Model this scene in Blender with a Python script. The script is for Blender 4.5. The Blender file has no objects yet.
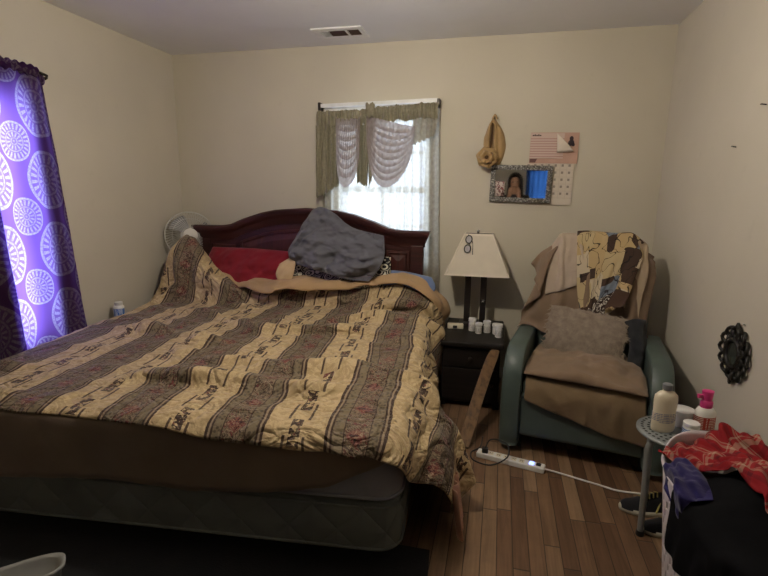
import bpy, bmesh, math, random
import numpy as np
from mathutils import Vector, Matrix, noise as mnoise, Euler

rnd = random.Random(7)
C = bpy.context.scene.collection
PI = math.pi
W, H = 3.632, 2.44           # room width, height; back wall is y = 0
FRONT = -6.2

BAKES = {}
BAKES['back_throw'] = (36, 32, 0.0018, [-0.4175, 0.5053, 0.5278], [
95,197,138,7,6,10,-6,3,0,-2,-1,2,-2,0,1,10,-1,0,6,-16,-5,-8,-5,-5,-2,-1,0,8,6,-1,3,17,1,-21,4,-5,21,-8,1,0,-7,0,0,1,0,0,-1,0,0,2,1,2,0,1,0,2,0,-2,2,-1,0,0,1,1,3,0,-1,-1,1,-3,-14,-3,-22,-1,2,18,-3,-3,8,15,-3,-1,-1,-1,-1,-8,2,2,7,-1,-10,11,-4,-6,-1,0,
85,191,148,10,3,10,-2,3,-1,-6,3,4,-6,-2,0,4,1,0,11,-7,-1,-2,-13,-7,-6,-4,-2,9,9,-1,2,12,0,-19,8,-4,19,-10,0,-1,-4,1,1,-3,0,1,0,1,-1,3,0,1,0,0,1,2,1,-2,0,-1,2,2,1,-2,4,2,0,-2,-1,-1,-12,-3,-23,-5,2,21,3,-5,3,12,-1,0,-2,-1,-1,-8,2,0,13,-3,-12,7,-1,-3,-3,-1,
74,189,159,11,1,9,-1,1,1,-1,2,1,-6,5,3,-9,-3,-2,9,1,3,10,-12,-7,-8,-10,-5,7,9,-1,1,8,-1,-15,12,-3,16,-11,2,0,-4,-2,0,-2,1,0,-3,1,1,3,0,-1,3,0,1,0,0,0,1,0,1,1,2,-1,4,0,-2,1,0,1,-11,-2,-21,-10,1,21,9,-5,-1,8,-2,1,-2,0,-1,-6,1,-5,16,-3,-12,1,0,16,-8,0,
64,189,168,10,-2,11,0,6,-1,0,-4,1,0,2,2,-5,6,0,-12,-3,0,15,1,0,1,-19,-9,4,10,-3,0,2,0,-13,15,-2,16,-13,2,-2,-3,-3,-1,0,1,1,-4,1,1,2,0,-2,5,-1,1,1,0,2,-4,2,-1,3,0,0,3,0,-1,4,2,1,-7,-2,-18,-17,-1,19,15,-4,-4,3,-2,2,-6,0,-2,8,0,-16,8,-3,16,-10,1,-4,-7,-4,
53,188,179,11,1,12,-1,-3,-2,-1,7,1,1,-4,1,0,-3,0,-2,7,1,-14,0,0,18,-3,-5,-2,-12,-8,3,11,2,-7,13,-1,9,-14,-2,-1,0,0,1,-3,1,-2,-3,0,1,2,-1,0,5,0,-1,2,0,2,-6,2,1,2,-1,-2,5,1,2,0,1,-2,2,1,-11,-21,-3,13,15,-5,-3,-1,-1,0,-2,0,-15,15,-3,15,-10,1,-5,-7,-4,-1,0,0,
45,180,190,9,6,13,1,-4,-3,1,-5,1,-4,9,0,3,-5,1,0,-2,1,1,1,-3,-14,6,0,16,-10,-6,0,5,-2,-4,10,-2,6,-10,0,0,-1,0,0,-8,-1,-1,9,2,-1,-6,-2,1,9,1,-1,-3,-1,2,-5,1,0,4,0,-2,8,0,3,-5,2,-1,-2,1,-6,-14,-4,7,11,-3,-4,-4,-3,-7,17,0,5,-11,-3,1,-3,-1,-3,-1,0,-1,-1,-1,
48,166,196,5,7,13,-2,0,-1,5,-4,2,2,-1,-2,0,-2,-1,0,0,1,1,1,-3,0,-1,-2,-10,8,5,12,-6,-11,0,-2,-4,2,1,3,1,1,2,-1,-8,-2,-1,10,2,0,-5,-2,0,0,0,-1,2,-1,1,-1,0,1,1,2,-1,-4,-5,2,8,8,-1,-8,-4,0,2,2,-5,-10,-8,3,17,1,-4,-8,-6,-2,-2,-1,6,3,3,-5,-2,-3,0,0,1,
43,154,202,4,7,13,1,-1,0,2,-1,1,2,-4,-1,1,-1,-1,0,1,-2,1,1,0,-2,0,-1,1,2,1,2,0,-6,0,-2,-6,4,0,3,-1,0,0,0,-3,0,0,-3,-1,-1,3,0,0,0,0,0,1,-1,0,1,1,0,0,0,1,1,0,0,-1,1,0,-3,0,0,0,-1,-2,0,-6,-4,-2,-4,0,-1,-1,3,4,3,-1,0,-3,-1,-1,1,-1,0,-1,
39,141,208,7,6,12,-3,1,1,3,-2,1,2,-5,0,1,2,-4,1,-1,-1,2,-2,-1,-2,4,0,0,1,1,-3,0,1,4,-1,-12,3,-1,3,0,0,-1,1,-3,1,-1,-3,0,-1,3,-1,0,-1,0,1,2,0,-1,0,0,1,2,0,-1,1,0,1,-2,0,-2,-1,0,2,-1,0,-2,0,-5,-5,-4,-6,5,0,4,-4,2,-4,2,1,2,-1,0,-2,-1,1,0,
33,129,216,9,5,11,0,1,0,-5,-1,3,6,-4,-1,1,1,-4,0,-2,0,0,-1,3,0,4,-3,0,1,-1,-1,0,-1,3,-2,-9,1,0,2,1,1,1,1,-4,0,-1,-3,0,0,1,-1,-2,2,0,2,1,0,0,1,0,0,2,1,-1,-2,-1,0,1,-1,-1,-1,0,0,0,0,0,0,-1,-2,-5,-7,-4,-3,-3,3,3,2,2,0,2,-2,2,-1,0,0,-3,
27,118,225,7,7,11,5,-5,-3,-1,3,2,-1,-4,2,0,-1,-1,1,-2,0,1,2,-1,-1,4,-2,0,0,0,-3,1,1,5,-3,-10,2,0,1,0,0,1,1,-5,0,-1,0,-1,0,-1,1,-2,5,-2,1,0,1,1,0,0,0,1,0,-2,1,0,1,-2,0,-1,1,-1,0,-1,0,1,0,0,-7,-4,-11,1,-3,0,3,1,5,1,1,-1,-1,1,-1,0,0,-2,
21,106,233,9,7,12,0,-1,-3,2,-3,1,0,-2,1,-1,-2,1,2,-3,0,1,5,-4,-2,2,-1,0,1,0,1,0,-2,2,-2,-5,0,1,0,2,-2,1,0,-5,0,-1,-1,0,0,3,-1,-2,2,0,1,2,-1,-1,0,0,2,0,2,-1,1,-2,-1,-1,1,1,-1,-1,-1,1,0,1,-2,0,-6,-3,-10,6,4,6,-3,0,-2,1,-1,-2,1,0,0,-4,1,-2,
33,99,229,4,2,14,0,2,0,3,0,-1,4,-4,-2,3,-3,-4,2,1,-1,-2,7,-2,-4,-3,4,-1,0,2,-1,0,0,5,0,-10,2,1,0,1,-1,1,0,-6,0,-1,-1,0,-1,3,-1,1,1,0,-1,3,0,-1,0,-1,1,1,1,0,0,-1,-1,-1,1,1,-1,0,-1,0,-1,1,0,0,-1,-2,-4,0,0,-4,-2,0,1,1,2,0,1,0,0,-1,3,1,
34,114,223,9,-1,12,0,-2,0,-2,-1,2,-1,-4,-2,11,8,-9,-3,-4,5,-5,4,3,-3,3,1,1,-2,-2,4,2,-4,3,-1,-7,1,1,2,1,-1,0,-1,-5,0,1,-4,0,-1,5,-2,-1,4,-3,0,-2,9,0,2,-6,-1,1,1,1,0,-1,0,-1,1,0,-2,0,0,0,-1,-1,0,-3,-5,5,-6,2,-4,1,3,-1,-2,-2,4,3,-1,1,1,3,-4,1,
41,106,212,6,-5,13,1,1,2,-1,-1,-1,8,3,-7,-7,-7,8,3,7,-4,1,3,-1,0,1,-3,-2,6,-6,-2,3,1,7,-16,0,1,6,-1,1,1,1,0,-3,-1,0,-5,0,-1,6,-3,-2,-7,4,-2,17,-4,3,-10,1,0,4,1,0,-4,0,1,2,0,0,-2,-1,-1,2,-2,-2,-8,4,2,6,-4,0,1,-1,-1,2,-3,-2,4,1,-1,-4,-4,-7,-4,-4,
45,94,204,6,-5,12,-1,0,5,2,1,-3,7,0,-5,-6,-4,5,3,8,-5,1,3,-2,-8,9,-4,0,0,0,10,-14,-1,0,2,-1,1,-1,1,0,3,0,0,-2,-2,0,-6,1,1,4,-3,-2,-4,3,-5,17,-4,5,-9,3,1,-1,0,0,-1,1,-1,0,-1,0,0,0,2,-1,-2,-2,3,-1,-2,-9,2,3,7,-2,-7,9,-5,2,-1,3,4,-15,2,-1,9,-3,
49,82,196,3,-7,14,3,3,1,3,0,-1,1,-1,-2,4,2,-2,-2,8,-5,-15,6,3,5,2,-4,12,-13,-3,0,-1,1,1,1,-1,0,1,0,0,0,0,0,-1,0,0,-3,-1,-2,-5,1,2,6,-2,-7,13,-2,7,-11,3,0,0,1,0,1,-1,-1,-1,0,0,0,-1,2,-2,1,-1,1,-2,-1,4,-2,-1,-10,2,0,11,-1,-5,5,-4,2,1,2,0,-21,1,
48,68,190,7,-5,14,-2,0,1,6,2,-2,2,1,-4,0,5,-3,-17,9,3,1,-1,-2,16,-7,-6,1,-4,0,0,-3,1,1,7,-1,0,-4,0,-1,1,0,1,-1,-1,0,-2,0,-4,-7,2,5,7,-4,-8,13,-1,7,-10,3,1,-1,1,-2,0,-1,0,0,0,0,0,0,2,-3,0,-1,-1,0,-1,10,-7,0,-11,6,-1,6,-1,0,4,-1,-6,6,-5,7,-4,7,
42,54,186,11,-5,12,1,3,0,1,3,-1,0,-1,-4,-16,13,1,-3,-4,2,14,1,-9,7,-10,1,-2,0,-1,1,-4,2,1,9,-2,-1,-4,-1,1,-1,1,0,0,-1,-1,-2,0,-4,-9,2,7,10,-3,-9,12,-3,7,-9,4,0,-2,1,0,0,0,-1,0,-2,1,0,1,1,-4,1,-1,-3,-2,0,11,-3,-2,2,0,-1,-12,3,-1,14,-2,4,-4,1,-7,9,-5,
49,46,175,10,-5,11,3,5,0,0,1,0,-13,12,-3,-9,-7,3,10,8,-6,13,-13,-4,1,-2,1,-1,4,-2,-1,-10,3,2,13,-2,-1,-4,0,1,-2,0,0,0,-1,-1,-3,0,-5,-8,1,7,11,-2,-8,10,-3,7,-7,4,0,-3,1,0,0,-1,-1,0,0,1,0,0,2,-4,1,-2,-5,-1,0,12,-3,-5,5,-2,4,-12,4,-1,9,-2,-1,4,0,2,-7,1,
55,36,166,12,-1,8,0,3,2,-9,11,0,-12,-9,2,3,7,-2,17,-2,-8,4,-13,-1,0,8,0,-1,-4,0,-2,-7,2,1,14,-3,2,-6,0,0,0,2,1,-1,-2,-2,-4,0,-6,-7,2,6,11,-4,-4,10,-1,4,-6,2,2,-4,2,-2,0,-2,0,0,2,2,0,0,0,-3,-1,-3,-8,0,4,11,-2,-8,11,-3,5,-13,3,0,4,0,-2,8,-1,0,-3,0,
62,31,154,13,2,7,-10,10,2,-11,-5,4,0,-4,-1,10,12,-5,15,-14,-6,-4,-6,1,1,10,-2,1,-6,2,-4,-6,0,2,15,-3,2,-7,2,0,0,1,0,-1,-2,0,-5,0,-8,-7,3,7,13,-5,-3,9,-2,3,-5,3,1,-5,2,-1,0,-2,1,0,2,1,0,0,0,-3,-1,-4,-8,0,6,8,-1,-10,15,-4,5,-8,2,1,-6,2,-1,11,-2,-1,0,0,
70,30,141,5,12,8,-12,-6,4,-2,-3,1,3,7,-3,17,0,-7,6,-14,-2,-1,-2,2,-4,14,-3,2,-10,1,-2,-5,1,1,15,-2,2,-6,1,0,-2,0,0,0,-1,-1,-7,1,-7,-4,1,6,13,-4,-1,7,-1,1,-3,1,2,-6,3,-1,0,-2,0,0,1,2,0,1,0,-1,0,-3,-10,-1,3,3,0,-6,19,-5,3,-3,2,2,-9,2,-3,8,-2,-1,3,0,
72,39,129,-7,8,12,-1,-4,0,-1,0,-1,9,8,-4,14,-15,-5,2,-2,0,4,3,-1,-8,11,-1,1,-13,1,0,-2,1,-1,15,-2,3,-7,1,1,-2,0,-2,-1,-1,1,-6,1,-9,-5,1,6,18,-4,1,-1,-1,0,3,1,2,-8,3,-2,0,-2,2,0,1,1,0,1,-1,0,-1,-1,-7,1,0,-8,0,-2,25,-5,0,0,1,3,-10,1,-2,6,-1,-3,4,0,
63,44,120,-9,4,12,0,-1,0,4,7,-2,15,-2,-8,4,-12,0,-1,-5,0,4,9,-2,-2,6,0,-1,-11,2,0,0,1,-2,15,-3,3,-8,1,0,-2,0,-1,0,-2,0,-8,2,-6,-5,1,5,18,-4,-3,4,-1,3,-3,1,2,-6,3,0,0,-1,0,0,0,0,0,1,-1,0,-1,1,-6,0,-4,-11,1,4,25,-4,-5,4,0,5,-10,1,-1,3,-1,-4,4,-1,
51,45,111,-8,5,12,0,-1,-1,12,9,-6,9,-11,-3,0,-9,1,-1,-2,-1,2,14,-3,3,-4,1,-2,-8,3,1,5,0,-4,12,-2,3,-9,-1,-1,-1,0,-1,0,0,0,-8,0,-3,-6,3,4,19,-5,-6,5,-2,4,-5,2,3,-4,2,0,-1,1,1,0,0,-1,0,0,0,0,-2,-1,-8,1,-5,-8,2,7,22,-5,-6,8,0,5,-10,1,-2,-1,-1,-3,5,-1,
40,45,103,-9,4,10,8,8,-2,11,-3,-5,4,-12,-1,-5,-8,2,5,6,-3,0,10,-2,2,-5,1,-1,-9,3,3,9,1,-6,11,-4,2,-11,1,1,0,-2,-2,0,1,-2,-10,1,-1,-3,1,5,19,-4,-8,4,-1,6,-5,1,1,-4,1,1,-1,1,2,0,3,-1,0,-3,-2,-2,0,1,-6,0,-7,-8,1,7,21,-3,-5,9,-1,3,-8,0,1,-3,0,-4,4,-1,
28,45,92,-5,9,9,10,4,-4,10,-10,-1,-3,-11,-1,-3,-2,0,6,10,-3,0,-2,0,0,4,-1,-2,-12,5,4,12,-1,-5,9,-3,3,-11,1,0,0,-1,-2,0,-1,-3,-11,3,-1,0,-1,5,16,-3,-5,5,-1,3,-6,1,3,-2,1,1,-2,2,1,0,1,-1,-1,-1,-2,-1,-2,1,-6,1,-8,-8,2,8,20,-4,-5,10,-1,2,-7,-1,1,-4,2,-2,4,-2,
18,49,81,-1,12,7,13,-4,-4,3,-9,1,-4,-10,0,2,6,-2,-1,-2,0,2,9,-3,2,-1,0,-4,-11,4,4,12,-1,-4,9,-2,4,-10,1,-2,-1,-1,0,0,0,-6,-12,2,1,1,0,4,18,-5,-2,1,0,1,-2,0,3,-6,3,1,1,1,1,-1,1,0,0,-1,-2,-6,-2,-1,0,1,-7,-10,2,8,19,-2,-6,10,-4,2,-5,0,3,-4,1,-3,3,0,
10,55,71,8,12,4,6,-11,-2,0,-5,2,-2,-5,0,-3,-1,-1,4,7,-3,0,7,-2,3,-6,2,-3,-8,3,2,13,-3,-3,8,1,4,-10,1,-1,-1,-1,0,-1,-1,-9,-13,2,6,6,-2,-1,16,-3,0,1,1,1,-5,0,2,-3,1,2,-1,2,1,0,1,0,1,-1,0,-12,-1,-3,7,-1,-9,-11,4,11,16,-3,-7,13,-4,1,-5,0,3,-4,1,-1,1,0,
7,63,58,14,5,4,0,-8,-2,-2,-4,2,-3,-4,0,2,3,-2,2,8,-3,-1,5,-1,4,-9,3,-2,-6,1,1,14,-2,-4,7,0,6,-11,2,-1,1,0,0,-4,-2,-11,-13,1,8,12,-1,-4,14,-2,1,-2,-1,3,-5,2,1,-2,0,1,-1,2,3,0,1,-1,1,0,1,-4,-3,-10,-10,2,1,-1,0,6,12,0,-5,16,-5,1,-4,1,1,-4,-1,0,0,0,
7,66,44,16,-3,4,-4,-2,0,-6,-6,4,6,4,-9,1,5,1,1,1,-1,-1,5,0,3,-11,2,-1,-3,1,-4,20,-3,3,-2,2,2,-8,0,0,1,1,0,-4,-2,-11,-14,1,9,15,-1,-7,13,-2,3,-3,-1,4,-6,2,0,-2,1,2,0,1,0,0,0,0,0,0,0,0,-1,-2,-11,1,-7,-5,0,6,9,0,-3,20,-4,1,-2,0,1,-4,-1,0,0,0,
8,60,30,13,-6,5,-9,-2,6,10,10,-12,0,-4,1,-1,-3,-1,0,2,0,2,2,0,0,-13,5,1,12,-4,-5,14,-1,3,-6,2,2,-5,1,-1,-1,-1,1,-2,-2,-11,-14,2,9,13,-1,-9,15,-2,6,-5,-1,3,-6,2,1,-1,1,1,0,1,0,0,0,-1,0,0,1,0,-1,0,-8,1,-10,-9,-1,6,8,2,3,12,-1,-9,11,-7,7,-5,3,-2,-2,-1,
5,49,20,4,-5,14,10,4,-16,0,0,1,0,-1,0,-1,1,-1,1,-3,2,1,-1,1,1,-9,2,1,18,-4,-6,8,2,4,-7,-1,0,-5,2,0,0,-2,1,-2,-1,-12,-14,2,10,14,-1,-10,15,-2,8,-7,0,3,-7,1,0,2,1,0,-1,1,1,0,1,-1,0,-2,0,0,0,1,-5,-1,-8,-9,2,2,1,0,6,9,3,-4,13,-4,2,-1,1,-4,-1,-7,
1,35,15,12,-2,11,-2,-2,-2,3,2,-12,0,0,2,1,1,-3,-1,0,-3,2,-2,4,5,-7,4,-6,19,-2,-2,3,2,4,-9,0,-2,-3,-1,1,0,0,1,-1,-1,-11,-16,2,10,17,-2,-13,13,-1,10,-9,1,3,-5,1,1,2,1,-1,-1,-1,1,1,2,-2,-2,-3,1,1,1,0,-3,-1,-4,-10,2,-1,-1,0,6,11,3,-1,3,0,-1,4,3,-12,6,2,
0,21,12,9,-3,11,3,-1,-4,1,1,-5,0,2,-3,2,1,-4,-3,-1,-4,3,-1,2,4,8,1,-5,1,4,1,-1,3,1,-1,0,-1,-5,0,-1,0,-1,2,0,-1,-11,-17,1,10,17,-1,-13,13,-1,11,-10,1,2,-4,1,0,2,1,1,0,1,-1,-1,-2,0,-1,0,0,-2,0,-1,2,-2,-2,-9,3,1,-3,0,2,16,4,-1,1,1,-4,3,5,2,-11,-6])
BAKES['black_cloth'] = (26, 22, 0.0018, [-0.2351, -0.3746, 0.2003], [
28,20,0,1,-7,13,0,0,1,9,13,-5,-2,1,2,-1,2,0,2,-4,-1,-1,-14,0,-9,-3,-1,3,0,0,12,12,-4,-6,12,-6,6,-18,5,0,1,-1,-6,17,-1,6,-9,1,-7,-18,0,8,24,-3,-2,1,0,0,-19,-2,-6,22,-1,7,-8,-1,
31,30,6,-3,-6,13,5,-1,0,0,0,0,8,12,-3,-2,2,1,-1,1,-1,4,-8,1,-6,-11,-2,-8,-1,0,16,8,-3,-3,15,-6,4,-16,3,-1,-2,2,-3,18,-3,4,-8,0,-5,-16,2,4,22,-5,2,-2,1,-1,-13,-2,-6,18,-2,5,-7,1,
37,39,11,-5,-5,14,2,-1,-1,5,-2,0,1,1,-1,8,11,-1,-3,3,-1,0,1,1,1,-15,-1,-11,-5,-1,13,5,-2,1,16,-6,2,-13,2,-2,-4,3,0,17,-4,2,-6,1,-2,-13,0,-1,19,-5,5,-6,2,-2,-5,-2,-5,14,-2,5,-10,1,
43,47,17,-5,-4,14,4,-4,-2,-5,4,1,8,-4,0,2,2,0,6,8,-3,-2,5,1,1,-3,-1,-6,-15,0,5,1,-2,6,17,-6,0,-9,1,-3,-8,3,3,15,-3,0,1,-1,-1,-14,1,0,16,-5,2,-9,1,-1,5,-1,-3,6,-1,2,-14,-1,
36,54,23,8,-3,13,-9,-4,0,-1,0,0,-6,4,0,10,-4,0,2,0,-1,7,6,-1,-3,8,0,3,-7,-1,-9,-12,-1,13,14,-6,-1,-3,1,-2,-7,1,3,9,-1,-2,5,-2,1,-10,-1,0,10,-2,1,-6,0,-2,8,-2,1,-9,0,-4,9,-3,
28,51,29,7,3,13,1,-4,0,-7,-6,-1,-2,-1,1,-7,7,0,11,-7,0,1,1,0,6,4,-2,0,7,0,1,-5,-2,-1,-10,-4,4,11,-1,0,-1,2,0,1,-3,1,2,-1,-1,-1,-1,1,2,-1,0,-1,-1,-1,2,-2,-3,5,-4,3,-10,4,
19,49,35,8,2,13,-1,2,-1,1,-4,1,-9,-7,0,4,-1,0,-12,5,1,16,-3,-1,-4,-2,0,6,4,-1,3,1,-3,1,1,-2,2,3,-3,-1,1,-2,1,0,-1,0,1,0,0,-1,-1,0,0,0,-1,0,0,1,0,0,-1,0,-4,-4,6,-5,
10,52,41,7,-3,13,1,4,-1,-1,5,1,1,-5,0,-6,-8,0,-2,-1,2,-7,2,0,16,2,-3,-4,-3,1,7,5,-3,3,2,-6,0,2,-2,0,0,-1,0,1,-3,0,0,1,0,-1,0,0,0,1,0,0,1,-1,0,-1,1,0,1,0,1,-5,
13,62,44,-1,-4,15,5,-1,-2,4,3,0,-2,5,0,0,1,1,-3,-10,1,-3,-1,0,-2,-2,-2,10,6,0,5,3,-6,3,2,-5,-1,0,-5,0,0,4,0,0,-2,0,1,0,0,-1,1,0,0,0,0,0,1,0,0,0,0,1,-2,0,0,1,
18,72,47,0,-5,14,-2,2,1,3,-2,-1,2,0,0,4,6,0,-2,3,2,-3,-10,-2,-4,-2,0,12,5,-3,5,5,-7,0,0,-7,1,0,4,-1,0,0,-1,0,-2,1,1,-1,0,-1,3,0,0,0,1,0,0,-1,0,1,0,2,-5,-1,-1,1,
23,82,50,1,-6,14,-1,2,0,-1,0,1,0,1,0,-2,0,0,6,0,1,3,5,-1,-6,-9,-1,12,6,-6,4,3,-9,-1,0,1,0,0,1,0,0,1,0,0,-1,0,0,-2,0,0,2,0,0,0,1,-1,1,-2,3,-6,1,0,0,0,-1,2,
21,92,53,2,-5,15,-1,1,-1,-1,0,1,0,1,0,-2,0,0,2,0,1,-3,-1,-2,10,2,0,7,2,-8,1,2,-9,0,0,5,0,0,1,0,-1,-1,0,1,0,-1,0,-2,1,-1,1,0,1,0,1,0,0,0,2,-3,-2,0,-3,-1,0,-1,
11,97,57,5,-2,14,-2,-1,0,-1,1,1,-5,-2,0,1,0,0,0,1,0,4,0,0,7,2,-2,5,2,-9,1,0,-6,0,1,5,0,0,1,-1,-1,-1,1,1,-1,0,-1,-1,0,0,0,0,1,0,1,0,0,-1,2,-6,-2,1,-1,1,-2,1,
1,102,60,4,-3,14,0,2,0,-1,0,1,2,0,0,-4,-2,0,-2,-1,0,-2,2,0,12,1,-3,6,2,-11,0,0,-1,0,1,5,0,0,0,-1,-1,-1,1,1,-1,0,-2,-2,0,1,-1,0,1,1,0,1,-2,0,1,-3,-1,0,-2,-1,0,1,
2,112,61,2,-2,15,-1,0,0,1,0,-1,0,0,1,1,0,0,1,0,0,-7,0,0,12,1,-4,6,3,-11,0,-1,3,-1,0,3,1,1,-1,0,-1,-1,0,0,-1,0,0,-2,0,0,0,0,1,-1,0,0,-2,0,2,-2,-2,0,-1,1,-1,3,
10,120,62,1,-1,15,-2,0,0,3,-1,-1,0,0,1,0,0,0,-4,1,0,-1,-1,0,13,2,-3,6,1,-12,-2,0,6,0,0,-1,1,0,0,-1,0,-1,1,1,-2,0,-1,0,1,0,-2,-2,1,0,1,0,-1,0,0,-1,-1,1,-1,-7,-1,-10,
15,130,63,0,-1,15,1,0,0,-2,-1,-1,1,1,1,-1,-1,0,0,1,0,-1,-1,0,12,2,-4,5,2,-8,-1,-1,3,0,0,0,0,-1,0,1,1,-3,0,1,-1,0,-1,-1,0,0,0,0,1,-2,0,0,-1,-1,0,2,-3,1,-10,0,1,1,
13,141,64,1,-1,15,-3,-1,-1,1,1,1,0,-1,0,0,0,0,1,1,0,1,1,0,10,0,-4,4,2,-7,-1,-1,3,-1,-1,0,1,-1,0,1,2,-5,0,1,0,0,0,-2,0,-1,0,0,0,-1,0,1,-1,-1,1,-2,1,-1,1,-2,-1,-4,
6,149,65,1,-1,15,1,2,-1,-1,-2,1,-2,-1,0,1,1,0,0,0,0,1,1,1,10,1,-6,3,0,-2,0,-1,-2,-1,0,1,1,0,-1,1,0,-2,-1,2,-4,1,-1,0,0,1,-1,0,-1,1,0,1,-4,1,1,1,-3,-1,-4,-1,-1,-1,
0,158,65,1,0,15,1,0,0,0,-1,0,-1,1,0,1,0,0,-1,-1,0,0,2,1,11,-1,-7,4,0,-5,-3,0,3,-1,1,2,0,-1,-1,3,0,-2,-1,0,-5,1,2,-2,0,-1,1,0,1,-3,1,0,0,-1,1,-1,-2,-1,-3,-2,-1,-3,
5,168,65,1,0,15,0,0,0,1,-1,0,-1,1,0,-1,1,1,-1,-1,-1,2,0,0,12,0,-8,3,0,-3,-4,0,4,-1,1,3,2,-1,-4,1,0,0,1,0,-4,-1,1,-3,1,1,-4,1,1,1,0,-1,1,-1,0,-2,-3,0,-4,0,0,-2,
8,179,65,1,0,15,-1,0,0,1,0,0,-1,0,0,0,0,1,-2,0,-1,4,0,1,12,0,-10,1,0,-2,-3,0,4,0,1,1,1,-1,-1,0,0,0,1,1,-3,1,0,-6,0,0,-2,1,2,-1,0,-1,3,-2,0,-4,-2,0,-3,1,-1,-1,
10,190,65,0,0,15,0,1,1,-1,-2,-1,1,1,0,-1,0,0,1,0,0,2,0,1,12,0,-11,1,0,0,-3,0,3,-1,1,3,2,-1,-4,1,0,-2,0,1,1,1,0,-4,-1,0,-6,2,2,0,-1,-1,1,0,0,0,-2,0,-5,-2,0,-1,
4,199,65,0,1,16,1,0,-1,0,-1,0,0,0,0,0,0,0,-1,0,0,1,1,0,14,-1,-10,-3,-1,4,1,1,-2,1,1,-2,-1,-1,2,-1,0,3,2,1,-5,1,0,-2,0,1,-7,0,0,0,0,0,0,0,0,1,-3,0,-4,0,-1,-3,
5,210,65,2,1,16,-3,0,-1,2,-1,0,0,0,0,-1,0,-1,1,0,1,-1,1,1,14,-1,-9,0,0,-3,-1,0,3,0,1,0,1,-2,0,-3,1,3,3,1,-6,0,0,1,1,1,-9,0,1,1,0,-2,-2,-1,1,2,-1,0,-4,-1,-1,-2,
8,221,64,0,1,16,1,0,0,-1,-1,-2,1,0,1,-1,0,0,-1,0,0,1,1,1,13,0,-9,2,-1,-3,-2,1,2,0,-1,1,1,-1,0,-1,2,1,-1,0,-1,2,-1,-1,1,2,-11,-1,-1,1,0,1,0,1,0,1,-1,0,-3,-3,-1,-3])
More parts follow.
